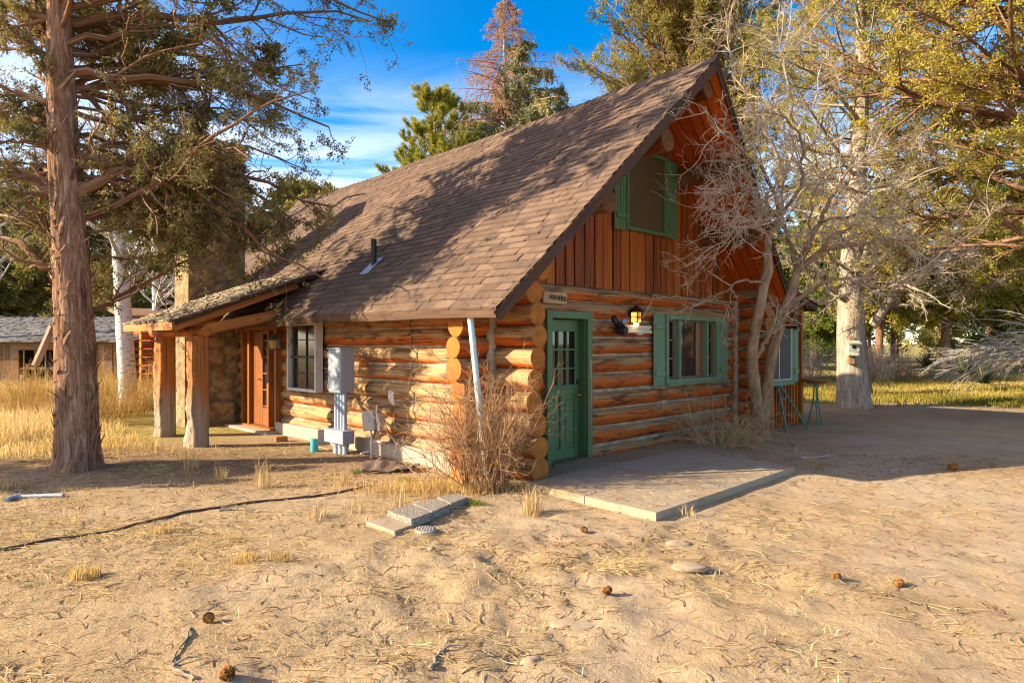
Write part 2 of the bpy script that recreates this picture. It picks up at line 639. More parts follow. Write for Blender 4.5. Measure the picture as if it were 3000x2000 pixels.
LOG, LOGEND = m_log(), m_logend()
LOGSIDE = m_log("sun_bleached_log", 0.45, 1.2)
M_GABLE = m_wood("stained_gable_board", (0.055, 0.012, 0.002), (0.29, 0.064, 0.003), (0.46, 0.125, 0.008), (0.9, 46, 0), 0.55)
M_SOFFIT = m_wood("pine_soffit_plank", (0.34, 0.075, 0.010), (0.50, 0.125, 0.015), (0.58, 0.165, 0.022), (0.7, 30, 0), 0.5, bs=0.15)
M_DOORWOOD = m_wood("varnished_door_wood", (0.10, 0.03, 0.008), (0.26, 0.09, 0.02), (0.40, 0.16, 0.04), (0.7, 60, 0), 0.5)
M_FASCIA = m_wood("brown_fascia_board", (0.03, 0.014, 0.007), (0.078, 0.036, 0.015), (0.15, 0.075, 0.032), (0.7, 40, 0), 0.65)
M_EAVE = m_wood("stained_porch_board", (0.22, 0.065, 0.012), (0.44, 0.15, 0.03), (0.55, 0.24, 0.06), (0.7, 30, 0), 0.6)
M_OLDWOOD = m_wood("weathered_board", (0.07, 0.045, 0.03), (0.22, 0.145, 0.09), (0.36, 0.26, 0.17), (0.9, 40, 0), 0.85, (0.27, 0.12, 0.035))
M_POST = m_wood("porch_post_wood", (0.12, 0.055, 0.025), (0.33, 0.17, 0.075), (0.50, 0.30, 0.16), (0.8, 34, 0), 0.75, (0.34, 0.27, 0.20))
M_GREEN = m_paint("green_paint", (0.078, 0.152, 0.052), 0.45, 0.25, (0.12, 0.13, 0.07))
M_SHUT = m_paint("sage_green_paint", (0.135, 0.225, 0.120), 0.55, 0.1, (0.14, 0.15, 0.09))
M_WHITE = m_paint("white_paint", (0.62, 0.60, 0.55), 0.45, 0.1)
M_GREYBOX = m_paint("grey_enamel", (0.27, 0.31, 0.35), 0.4, 0.0, spec=0.5)
M_GREYPIPE = m_paint("grey_conduit", (0.30, 0.34, 0.40), 0.45)
M_PALEBLUE = m_paint("pale_blue_pipe", (0.45, 0.60, 0.62), 0.4, 0.3, (0.55, 0.5, 0.4))
M_TEAL = m_paint("teal_plastic", (0.06, 0.38, 0.40), 0.4)
M_BLACK = m_paint("black_metal", (0.018, 0.016, 0.014), 0.45)
M_CREAM = m_paint("cream_enamel", (0.62, 0.56, 0.42), 0.4)
M_BRASS = m_paint("brass", (0.75, 0.48, 0.14), 0.25, spec=0.5, metal=1.0)
M_DARK = m_paint("dark_interior", (0.012, 0.009, 0.007), 0.9)
M_SCREEN = m_paint("bronze_insect_screen", (0.095, 0.056, 0.014), 0.55)
M_GREYSCREEN = m_paint("grey_insect_screen", (0.048, 0.040, 0.032), 0.6)
M_GLASS = m_glass("window_glass")
M_GLASSB = m_glass("screened_glass", (0.035, 0.03, 0.022), 0.12)
M_YEL = m_paint("yellow_muntin", (0.55, 0.30, 0.05), 0.5)
M_HOSE = m_paint("brown_poly_hose", (0.075, 0.05, 0.032), 0.6)
M_WIRE = m_paint("white_wire", (0.6, 0.52, 0.42), 0.5)
M_RUST = m_paint("rusty_bowl", (0.30, 0.15, 0.05), 0.8)
M_TEALMET = m_paint("green_garden_metal", (0.03, 0.16, 0.13), 0.5)


def m_chink():
    m, nt, b = mat("mortar_chinking")
    g = nd(nt, 'ShaderNodeTexCoord').outputs['Object']
    n = noise(nt, g, 14, 5, 0.65)
    c = ramp(nt, noise(nt, g, 5, 5, 0.6), [(0.3, (0.22, 0.16, 0.10)), (0.6, (0.42, 0.34, 0.24)), (0.8, (0.52, 0.46, 0.37))])
    setb(nt, b, Base_Color=c, Roughness=0.95, Normal=bump(nt, n, 0.8, 0.02))
    return m


def m_shingle():
    m, nt, b = mat("asphalt_shingle")
    t = attr(nt, 'tint').outputs['Fac']
    g = nd(nt, 'ShaderNodeTexCoord').outputs['Object']
    fine = noise(nt, g, 90, 3, 0.7)
    n = noise(nt, g, 5, 4, 0.6)
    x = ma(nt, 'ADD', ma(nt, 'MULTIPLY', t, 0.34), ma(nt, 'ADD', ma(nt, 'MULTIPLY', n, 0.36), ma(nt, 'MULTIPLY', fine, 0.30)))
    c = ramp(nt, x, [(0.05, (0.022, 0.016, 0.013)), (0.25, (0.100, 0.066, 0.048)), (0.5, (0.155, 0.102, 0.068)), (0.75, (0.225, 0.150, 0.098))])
    st = ramp(nt, noise(nt, vscale(nt, g, (0.6, 3.0, 0.6)), 1.0, 3, 0.5), [(0.45, 0.0), (0.7, 0.35)])
    c = mix(nt, st, c, (0.09, 0.06, 0.048))
    setb(nt, b, Base_Color=c, Roughness=0.9, Normal=bump(nt, fine, 0.35, 0.006))
    b.inputs['Specular IOR Level'].default_value = 0.15
    return m


def m_oldroof():
    m, nt, b = mat("old_mossy_shingle")
    t = attr(nt, 'tint').outputs['Fac']
    g = nd(nt, 'ShaderNodeTexCoord').outputs['Object']
    n = noise(nt, g, 9, 5, 0.7)
    x = ma(nt, 'ADD', ma(nt, 'MULTIPLY', t, 0.45), ma(nt, 'MULTIPLY', n, 0.6))
    c = ramp(nt, x, [(0.25, (0.07, 0.05, 0.035)), (0.5, (0.20, 0.15, 0.095)), (0.8, (0.36, 0.29, 0.19))])
    setb(nt, b, Base_Color=c, Roughness=0.95, Normal=bump(nt, n, 0.9, 0.02))
    return m


def m_stone():
    m, nt, b = mat("field_stone")
    g = nd(nt, 'ShaderNodeTexCoord').outputs['Object']
    t = attr(nt, 'tint').outputs['Fac']
    n = noise(nt, g, 16, 6, 0.7)
    n2 = noise(nt, g, 2.2, 3, 0.6)
    c = ramp(nt, ma(nt, 'ADD', ma(nt, 'MULTIPLY', n, 0.5), ma(nt, 'MULTIPLY', n2, 0.5)), [(0.3, (0.15, 0.095, 0.045)), (0.5, (0.33, 0.23, 0.115)), (0.7, (0.48, 0.37, 0.20))])
    c = mix(nt, ma(nt, 'MULTIPLY', t, 0.8), c, (0.12, 0.085, 0.05))
    setb(nt, b, Base_Color=c, Roughness=0.95, Normal=bump(nt, n, 1.0, 0.03))
    return m


def m_concrete(name, c0, c1, sp=30, dirt=0.0):
    m, nt, b = mat(name)
    g = nd(nt, 'ShaderNodeTexCoord').outputs['Object']
    n = noise(nt, g, 2.5, 5, 0.6)
    f = noise(nt, g, sp, 3, 0.7)
    c = mix(nt, ma(nt, 'ADD', ma(nt, 'MULTIPLY', n, 0.6), ma(nt, 'MULTIPLY', f, 0.4)), c0, c1)
    if dirt:
        d = ramp(nt, noise(nt, g, 1.1, 5, 0.65, 0.5), [(0.48, 0.0), (0.62, dirt)])
        c = mix(nt, d, c, (0.36, 0.25, 0.14))
        ck = noise(nt, g, 0.7, 2, 0.5, 1.2)
        ckf = ramp(nt, ck, [(0.496, 0.0), (0.5, 0.3), (0.504, 0.0)])
        c = mix(nt, ckf, c, (0.07, 0.05, 0.035))
        stn = ramp(nt, noise(nt, g, 3.1, 5, 0.7, 0.3), [(0.56, 0.0), (0.68, 0.55)])
        c = mix(nt, stn, c, tuple(q * 0.5 for q in c0))
    setb(nt, b, Base_Color=c, Roughness=0.9, Normal=bump(nt, f, 0.35, 0.008))
    return m


def m_pebble():
    m, nt, b = mat("pebbled_paver")
    g = nd(nt, 'ShaderNodeTexCoord').outputs['Object']
    vo = nd(nt, 'ShaderNodeTexVoronoi', None, Vector=g, Scale=80.0)
    d = vo.outputs['Distance']
    tone = nd(nt, 'ShaderNodeSeparateColor', None, i0=vo.outputs['Color']).outputs[0]
    peb = mix(nt, tone, (0.22, 0.19, 0.15), (0.46, 0.41, 0.33))
    c = mix(nt, ramp(nt, d, [(0.45, 0.0), (0.75, 0.75)]), peb, (0.14, 0.115, 0.085))
    setb(nt, b, Base_Color=c, Roughness=0.85, Normal=bump(nt, ma(nt, 'SUBTRACT', 1.0, d), 1.0, 0.012))
    return m


M_CHINK, M_SHINGLE, M_OLDROOF, M_STONE = m_chink(), m_shingle(), m_oldroof(), m_stone()
M_CONC = m_concrete("concrete", (0.26, 0.20, 0.135), (0.42, 0.345, 0.245), 30, 0.9)
M_FOUND = m_concrete("foundation_concrete", (0.34, 0.27, 0.20), (0.46, 0.38, 0.29), 20)
M_PAVER = m_pebble()
M_ROCK = m_concrete("pale_rock", (0.26, 0.19, 0.12), (0.44, 0.34, 0.23), 25, 0.8)
M_BARKJ = m_bark("juniper_bark", (0.065, 0.032, 0.018), (0.24, 0.125, 0.072), (0.43, 0.29, 0.20))
M_BARKJR = m_bark("red_juniper_bark", (0.07, 0.033, 0.017), (0.27, 0.145, 0.082), (0.50, 0.35, 0.235))
M_BARKG = m_bark("grey_juniper_bark", (0.11, 0.085, 0.06), (0.34, 0.28, 0.21), (0.54, 0.47, 0.37))
M_BARKT = m_bark("tan_smooth_bark", (0.14, 0.085, 0.045), (0.30, 0.20, 0.115), (0.44, 0.32, 0.20), (3, 9, 0), 0.5, 0.015)
M_TWIG = m_bark("pale_bare_twig", (0.30, 0.22, 0.14), (0.52, 0.41, 0.28), (0.66, 0.55, 0.41), (3, 9, 0), 0.2, 0.003)
M_DEADTWIG = m_bark("orange_dead_twig", (0.20, 0.10, 0.05), (0.38, 0.22, 0.12), (0.48, 0.33, 0.21), (3, 9, 0), 0.2, 0.003)
M_TANTWIG = m_bark("tan_tumbleweed", (0.30, 0.19, 0.085), (0.48, 0.33, 0.16), (0.6, 0.44, 0.24), (3, 9, 0), 0.2, 0.003)
M_SHRUBTWIG = m_bark("brown_shrub_stem", (0.12, 0.06, 0.03), (0.34, 0.19, 0.09), (0.52, 0.35, 0.19), (3, 9, 0), 0.2, 0.003)
M_LEAFJ = m_leaf("juniper_scale_leaf", [(0.0, (0.085, 0.088, 0.034)), (0.5, (0.225, 0.20, 0.070)), (0.85, (0.36, 0.30, 0.10)), (1.0, (0.42, 0.29, 0.11))])
M_LEAFG = m_leaf("golden_juniper_leaf", [(0.0, (0.12, 0.125, 0.030)), (0.45, (0.32, 0.285, 0.052)), (0.8, (0.48, 0.405, 0.065)), (1.0, (0.58, 0.45, 0.075))])
M_LEAFM = m_leaf("olive_juniper_leaf", [(0.0, (0.10, 0.105, 0.034)), (0.5, (0.28, 0.25, 0.065)), (1.0, (0.45, 0.36, 0.08))])
M_LEAFS = m_leaf("blue_spruce_needle", [(0.0, (0.13, 0.15, 0.085)), (0.5, (0.31, 0.31, 0.15)), (1.0, (0.45, 0.39, 0.15))])
M_LEAFP = m_leaf("pine_needle", [(0.0, (0.14, 0.17, 0.035)), (0.5, (0.34, 0.34, 0.055)), (1.0, (0.50, 0.43, 0.07))])
M_STRAW = m_leaf("dry_straw", [(0.0, (0.36, 0.22, 0.075)), (0.5, (0.58, 0.41, 0.17)), (1.0, (0.70, 0.56, 0.32))], 0.25)
M_GOLDGRASS = m_leaf("tall_dry_grass_blade", [(0.0, (0.34, 0.20, 0.06)), (0.5, (0.60, 0.41, 0.135)), (1.0, (0.74, 0.58, 0.28))], 0.4)
M_LAWN = m_leaf("meadow_grass_blade", [(0.0, (0.20, 0.18, 0.03)), (0.5, (0.42, 0.33, 0.07)), (1.0, (0.62, 0.47, 0.16))], 0.4)
M_GREENG = m_leaf("fresh_grass_blade", [(0.0, (0.07, 0.15, 0.015)), (1.0, (0.22, 0.28, 0.03))], 0.4)


def m_aspen():
    m, nt, b = mat("aspen_bark")
    v = attr(nt, 'gc').outputs['Vector']
    n = noise(nt, vscale(nt, v, (26, 7, 0)), 1.0, 4, 0.7, 0.6)
    n2 = noise(nt, vscale(nt, v, (1.2, 2, 0)), 1.0, 3, 0.6)
    c = mix(nt, n2, (0.55, 0.52, 0.48), (0.72, 0.69, 0.64))
    c = mix(nt, ramp(nt, n, [(0.56, 0.0), (0.61, 0.95)]), c, (0.05, 0.042, 0.036))
    setb(nt, b, Base_Color=c, Roughness=0.8, Normal=bump(nt, n, 0.3, 0.01))
    return m


M_ASPEN = m_aspen()


# ------------------------------------------------------------------ ground
SLAB = [(-0.20, -0.80), (-0.29, -2.62), (3.02, -2.55), (3.32, -0.78)]
SLABW = np.array([hw(*p)[:2] for p in SLAB])


def lawn_mask(x, y):
    """1 where the meadow grows: beyond the bare yard on the right, and left behind the juniper"""
    x, y = np.asarray(x, float), np.asarray(y, float)
    n = fbm(np.stack([x * 0.6, y * 0.6, 0 * x], -1), 3, 5)
    right = 1 / (1 + np.exp(-(y - 19.0 + (x - 10) * 0.22 + n * 2.2) * 2.2))
    lf = 1 / (1 + np.exp(-((y - 11.2) + (-6.2 - x) * 0.75 + n * 2.0) * 1.6)) * (x < -4.6)
    return np.clip(np.where(x < -4.0, np.maximum(lf, 1 / (1 + np.exp(-(y - 21)))), right), 0, 1)


def straw_mask(x, y):
    x, y = np.asarray(x, float), np.asarray(y, float)
    n = fbm(np.stack([x * 1.3, y * 1.3, 0 * x], -1), 4, 9)
    base = 1 / (1 + np.exp((x + 0.6 + 0.25 * (y - 5)) * 1.1))
    return np.clip(base * 0.75 + n * 1.6 + 0.12, 0, 1)


def ground_z(x, y):
    x, y = np.asarray(x, float), np.asarray(y, float)
    P = np.stack([x, y, 0 * x], -1)
    near = np.exp(-((x / 9) ** 2 + ((y - 6) / 7) ** 2))
    z = 0.05 * fbm(P * 0.5, 3, 1) * (0.4 + near)
    # churned, trodden earth in front of the corner of the cabin
    cx, cy_ = x - 0.1, y - 5.1
    patch = np.exp(-((cx / 2.0) ** 2 + (cy_ / 1.1) ** 2))
    patch2 = np.exp(-(((x - 0.2) / 1.4) ** 2 + ((y - 3.6) / 0.7) ** 2))
    rough = 0.010 + 0.055 * patch + 0.028 * patch2 + 0.016 * near
    lump = fbm(P * 3.2, 4, 3, 0.6)
    z += rough * lump * 2.0
    dents = np.clip(0.42 - vnoise(P * 2.6, 44), 0, 1)
    z -= (0.10 * patch + 0.06 * patch2) * dents
    z -= 0.02 * np.exp(-((x - 1) ** 2 / 30 + (y - 6) ** 2 / 14))
    # keep it calm against the cabin and the slab
    u = (x - OO[0]) * UU[0] + (y - OO[1]) * UU[1]
    v = (x - OO[0]) * VV[0] + (y - OO[1]) * VV[1]
    inside = (u > -1.4) & (u < 9) & (v > -0.5) & (v < 12)
    slab = (u > -0.45) & (u < 3.5) & (v > -2.8) & (v < -0.2)
    z = np.where(inside, z * 0.35, z)
    z = np.where(slab, np.minimum(z * 0.4, 0.02), z)
    return z


def axis_coords(lo, hi, step, far):
    a = list(np.arange(lo, hi, step))
    s = step
    x = a[-1]
    while x < far:
        s *= 1.22
        x += s
        a.append(x)
    s = step
    x = a[0]
    pre = []
    while x > -far:
        s *= 1.22
        x -= s
        pre.append(x)
    return np.array(pre[::-1] + a)


def m_ground():
    m, nt, b = mat("yard_earth")
    g = nd(nt, 'ShaderNodeTexCoord').outputs['Object']
    gcs = nd(nt, 'ShaderNodeSeparateXYZ', None, i0=attr(nt, 'gc').outputs['Vector'])
    n = noise(nt, g, 1.2, 6, 0.62)
    f = noise(nt, g, 14, 6, 0.72)
    ff = noise(nt, g, 70, 4, 0.7)
    dirt = ramp(nt, ma(nt, 'ADD', ma(nt, 'MULTIPLY', n, 0.55), ma(nt, 'MULTIPLY', f, 0.45)),
                [(0.3, (0.27, 0.18, 0.095)), (0.5, (0.41, 0.292, 0.165)), (0.7, (0.53, 0.39, 0.235))])
    sp = ramp(nt, ff, [(0.34, 0.6), (0.46, 0.0)])
    dirt = mix(nt, sp, dirt, (0.15, 0.095, 0.055))
    dirt = mix(nt, ramp(nt, ff, [(0.66, 0.0), (0.76, 0.5)]), dirt, (0.60, 0.47, 0.31))
    pale = noise(nt, vscale(nt, g, (0.30, 0.42, 1)), 1.0, 4, 0.6, 0.6)
    dirt = mix(nt, ramp(nt, pale, [(0.42, 0.0), (0.62, 0.7)]), dirt, (0.46, 0.36, 0.245))
    dirt = mix(nt, ramp(nt, pale, [(0.30, 0.45), (0.42, 0.0)]), dirt, (0.27, 0.185, 0.11))
    fib = noise(nt, vscale(nt, g, (26, 60, 1)), 1.0, 4, 0.7, 1.5)
    straw = ramp(nt, fib, [(0.32, (0.17, 0.105, 0.05)), (0.5, (0.40, 0.275, 0.135)), (0.68, (0.62, 0.47, 0.24))])
    c = mix(nt, ma(nt, 'MULTIPLY', gcs.outputs[0], 0.75), dirt, straw)
    lawn = ramp(nt, noise(nt, g, 5, 5, 0.7), [(0.3, (0.14, 0.12, 0.03)), (0.5, (0.32, 0.25, 0.07)), (0.7, (0.48, 0.36, 0.13))])
    c = mix(nt, gcs.outputs[1], c, lawn)
    duff = ramp(nt, f, [(0.3, (0.09, 0.055, 0.032)), (0.55, (0.20, 0.125, 0.07)), (0.75, (0.30, 0.19, 0.10))])
    c = mix(nt, ma(nt, 'MULTIPLY', gcs.outputs[2], 0.85), c, duff)
    h = ma(nt, 'ADD', ma(nt, 'MULTIPLY', f, 1.0), ma(nt, 'MULTIPLY', ff, 0.35))
    setb(nt, b, Base_Color=c, Roughness=0.97, Normal=bump(nt, h, 0.9, 0.028))
    b.inputs['Specular IOR Level'].default_value = 0.08
    return m


def duff_mask(x, y):
    """needle duff under the junipers and along the cabin's shaded foot"""
    n = fbm(np.stack([x * 1.1, y * 1.1, 0 * x], -1), 3, 21)
    a = np.exp(-(((x + 4.6) / 3.2) ** 2 + ((y - 9.6) / 1.5) ** 2)) * 0.9
    b = np.exp(-(((x - 9.0) / 4.0) ** 2 + ((y - 15.5) / 2.4) ** 2)) * 0.8
    return np.clip(a + b + n * 0.5 * (a + b + 0.2), 0, 1)


def build_ground():
    xs = axis_coords(-8.5, 8.5, 0.05, 900)
    ys = axis_coords(1.6, 13.5, 0.05, 900)
    X, Y = np.meshgrid(xs, ys, indexing='ij')
    Z = ground_z(X, Y)
    far = np.clip((np.hypot(X, Y - 8) - 30) / 60, 0, 1)
    Z = Z * (1 - far)
    V = np.stack([X, Y, Z], -1).reshape(-1, 3)
    nx, ny = len(xs), len(ys)
    i = np.arange(nx - 1)[:, None] * ny
    j = np.arange(ny - 1)[None, :]
    Q = np.stack([i + j, i + ny + j, i + ny + j + 1, i + j + 1], -1).reshape(-1, 4)
    gc = np.stack([straw_mask(X, Y), lawn_mask(X, Y), duff_mask(X, Y)], -1).reshape(-1, 3)
    mb = MB()
    mb.add(V, Q, None, gc, 0.5)
    tag(mb.build("ground", m_ground(), smooth=True), kind='structure')


build_ground()


# ------------------------------------------------------------------ the cabin
UC, ZA, SL = 3.32, 5.86, 0.945        # ridge position, ridge height, roof slope
UE0, UE1 = -0.66, 7.30                # eaves
V_BACK = 11.6
THK = 0.17


def sag(v):
    return 0.02 * np.clip(v, 0, 7.5)


def roof_z(u, v=0.0):
    k = 1 - abs(u - UC) / 4.2
    v = np.asarray(v, float)
    return ZA - SL * abs(u - UC) - sag(v) * max(k, 0) + 0.014 * np.sin(v * 0.9 + u * 0.7) + 0.008 * np.sin(v * 2.3 - u * 1.9)


def vfront(u):
    return -(1.28 - 0.1156 * abs(u - UC))


cabin = thing("log_cabin", "rustic log cabin with steep brown shingled roof, green door and green shutters", "log cabin", OO, AZ)


def log_run(mb, axis, const, z, a, b, r, end_a=True, end_b=True):
    n = max(4, int((b - a) / 0.35))
    s = np.linspace(a, b, n)
    w = np.stack([fbm(np.stack([s * 0.5, 0 * s + z * 9 + const, 0 * s + k * 7.7], -1), 2, 60 + k) for k in range(2)], 1) * 0.035
    P = np.zeros((n, 3))
    if axis == 'u':
        P[:, 0], P[:, 1] = s, const + w[:, 0]
    else:
        P[:, 1], P[:, 0] = s, const + w[:, 0]
    P[:, 2] = z + w[:, 1] * 0.5
    rr = r * (1 + 0.12 * fbm(np.stack([s * 0.35, 0 * s + z * 31 + const * 3, 0 * s], -1), 2, 77))
    mb.tube(P, rr, 20, True, None, 0, 1, rough=0.045, seed=int(z * 100) % 50)


SP = 0.267
# front gable wall
mb = MB()
for k in range(9):
    z = 0.03 + SP * k + random.uniform(-0.008, 0.008)
    r = 0.137 + random.uniform(-0.006, 0.007)
    lft = -0.47 + random.uniform(-0.06, 0.05)
    segs = [(lft, 1.0), (1.9, 6.98)] if z < 2.12 else [(-0.12, 6.75)]
    if 1.0 < z < 2.12:
        segs = [(lft, 1.0), (1.9, 3.9), (5.58, 6.98)]
    for a, b in segs:
        log_run(mb, 'u', 0.13, z, a, b, r)
log_run(mb, 'u', 0.11, 2.40, 0.02, 6.6, 0.115)
mb.build("front_wall", [LOG, LOGEND], cabin, True)
# long side wall
mb = MB()
for k in range(10):
    z = 0.163 + SP * k + random.uniform(-0.008, 0.008)
    r = 0.137 + random.uniform(-0.006, 0.008)
    fr = -0.68 + random.uniform(-0.05, 0.07) - (0.08 if k > 8 else 0)
    segs = [(fr, 5.84), (7.44, 11.2)] if z < 2.05 else [(fr, 11.2)]
    for a, b in segs:
        log_run(mb, 'v', 0.13, z, a, b, r)
mb.build("side_wall", [LOGSIDE, LOGEND], cabin, True)
mb = MB()
for k in range(10):
    z = 0.163 + SP * k
    log_run(mb, 'v', 6.52, z, -0.62 + random.uniform(-0.05, 0.05), 11.2, 0.137)
mb.build("far_side_wall", [LOG, LOGEND], cabin, True)
mb = MB()
for k in range(9):
    log_run(mb, 'u', 10.9, 0.03 + SP * k, -0.4, 6.98, 0.137)
mb.build("rear_wall", [LOG, LOGEND], cabin, True)
# mortar between the logs, with the lumpy corner seams
mb = MB()


def wall_sheet(mb, p0, p1, z0, z1, nrm, step=0.06):
    p0, p1 = np.array(p0, float), np.array(p1, float)
    L = np.linalg.norm(p1 - p0)
    n, k = max(2, int(L / step)), max(2, int((z1 - z0) / step))
    s, z = np.meshgrid(np.linspace(0, 1, n), np.linspace(z0, z1, k), indexing='ij')
    P = np.zeros((n, k, 3))
    P[..., :2] = p0 + (p1 - p0) * s[..., None]
    P[..., 2] = z
    d = fbm(np.stack([s * L * 3, z * 3, 0 * s], -1), 3, 12) * 0.05
    P[..., :2] += np.array(nrm) * d[..., None]
    i = np.arange(n - 1)[:, None] * k
    j = np.arange(k - 1)[None, :]
    Q = np.stack([i + j, i + k + j, i + k + j + 1, i + j + 1], -1).reshape(-1, 4)
    mb.add(P, Q, None, None, 0.5)


wall_sheet(mb, (0.12, 0.062), (1.0, 0.062), 0, 2.4, (0, -1))
wall_sheet(mb, (1.9, 0.062), (3.9, 0.062), 0, 2.4, (0, -1))
wall_sheet(mb, (3.9, 0.062), (5.58, 0.062), 0, 1.05, (0, -1))
wall_sheet(mb, (3.9, 0.062), (5.58, 0.062), 2.1, 2.4, (0, -1))
wall_sheet(mb, (1.0, 0.062), (1.9, 0.062), 2.14, 2.4, (0, -1))
wall_sheet(mb, (5.58, 0.062), (6.55, 0.062), 0, 2.4, (0, -1))
wall_sheet(mb, (0.058, 0.05), (0.058, 5.84), 0, 2.5, (-1, 0))
wall_sheet(mb, (0.058, 7.44), (0.058, 11), 0, 2.5, (-1, 0))
wall_sheet(mb, (0.058, 5.84), (0.058, 7.44), 2.02, 2.5, (-1, 0))
for (cu_, cv_) in ((0.015, 0.012), (6.40, 0.015)):
    zz_ = np.linspace(0, 2.5, 60)
    P = np.stack([cu_ + 0.012 * np.sin(zz_ * 23.5), cv_ + 0.012 * np.cos(zz_ * 23.5), zz_], 1)
    mb.tube(P, 0.068 + 0.014 * np.sin(zz_ * 47), 10, False, 0.4, rough=0.3)
mb.build("chinking", M_CHINK, cabin, True)
# foundation
mb = MB()
mb.box((-0.035, 3.2, 0.06), (0.16, 5.3, 0.30), None, 0.5, bev=0.01)
mb.box((-0.10, 6.64, -0.02), (0.55, 1.9, 0.12), None, 0.5, bev=0.01)
mb.box((-0.02, 0.45, 0.10), (0.45, 0.5, 0.45), None, 0.5, bev=0.05)
mb.build("foundation", M_FOUND, cabin)

# vertical gable boards above the frieze log
mb = MB()
u = 0.05
while u < 6.6:
    w = random.uniform(0.19, 0.235)
    u2 = min(u + w, 6.6)
    zt0, zt1 = roof_z(u) - THK - 0.02, roof_z(u2 - 0.022) - THK - 0.02
    vo = 0.035 + random.uniform(-0.007, 0.007)
    if max(zt0, zt1) > 2.53:
        q = [(u, vo, 2.50), (u2 - 0.03, vo, 2.50), (u2 - 0.03, vo, max(zt1, 2.51)), (u, vo, max(zt0, 2.51))]
        um = (u + u2) / 2
        if u < UC < u2:
            q = q[:3] + [(UC, vo, roof_z(UC) - THK - 0.02)] + q[3:]
        mb.prism(q[::-1], (0, 0.022, 0))
    u = u2
mb.build("gable_boards", M_GABLE, cabin)
mb = MB()
mb.prism([(0.02, 0.075, 2.42), (UC, 0.075, roof_z(UC) - THK - 0.03), (6.62, 0.075, 2.42)], (0, 0.06, 0), 0.2)
mb.build("gable_backing", M_DARK, cabin)

M_PURLIN = m_wood("dark_stained_log", (0.05, 0.016, 0.005), (0.19, 0.055, 0.010), (0.33, 0.13, 0.035), (0.9, 24, 0), 0.6, (0.20, 0.12, 0.06))
M_PURLEND = m_wood("dark_log_end", (0.06, 0.022, 0.008), (0.16, 0.065, 0.018), (0.27, 0.115, 0.03), (18, 18, 0), 0.8)
# purlins carrying the overhang
for (pu, pz, pv, r) in ((2.30, 4.48, -1.10, 0.15), (1.30, 3.53, -0.86, 0.15), (UC, 5.44, -1.14, 0.13), (4.34, 4.48, -1.10, 0.145), (5.34, 3.53, -0.90, 0.15)):
    mb = MB()
    s = np.linspace(pv, 2.0, 10)
    mb.tube(np.stack([pu + 0 * s, s, pz + 0 * s], 1), r, 20, True, 0.25, 0, 1, rough=0.05)
    mb.build("purlin", [M_PURLIN, M_PURLEND], cabin, True)
# twig nest tucked on a purlin end at the wall
# roof deck
mb = MB()


def deck(mb, ue, s_):
    nu, nv = 24, 30
    us = np.linspace(ue, UC, nu)
    T, Bm = np.zeros((nu, nv, 3)), np.zeros((nu, nv, 3))
    for i_, u_ in enumerate(us):
        vs = np.linspace(vfront(u_) + 0.03, V_BACK, nv)
        T[i_, :, 0], T[i_, :, 1], T[i_, :, 2] = u_, vs, roof_z(u_, vs) - 0.02
        Bm[i_] = T[i_] - np.array([0, 0, THK - 0.02 - 0.08 * max(0, 1 - abs(u_ - ue) / 0.25)])
    n = nu * nv
    V = np.concatenate([T.reshape(-1, 3), Bm.reshape(-1, 3)])
    i = np.arange(nu - 1)[:, None] * nv
    j = np.arange(nv - 1)[None, :]
    top = np.stack([i + j, i + nv + j, i + nv + j + 1, i + j + 1], -1).reshape(-1, 4)
    bot = top[:, ::-1] + n
    # plank coordinates: boards run up the slope
    g = np.stack([V[:, 0] * 1.4, V[:, 1], 0 * V[:, 0]], 1)
    mb.add(V, np.concatenate([top, bot]), None, g, 0.5, 0)
    def strip(idx):
        idx = np.array(idx)
        q = np.stack([idx[:-1], idx[1:], idx[1:] + n, idx[:-1] + n], 1)
        mb.add(V, q, None, g, 0.5, 0)
    strip([k * nv for k in range(nu)])
    strip([k * nv + nv - 1 for k in range(nu)])
    strip(list(range(nv)))


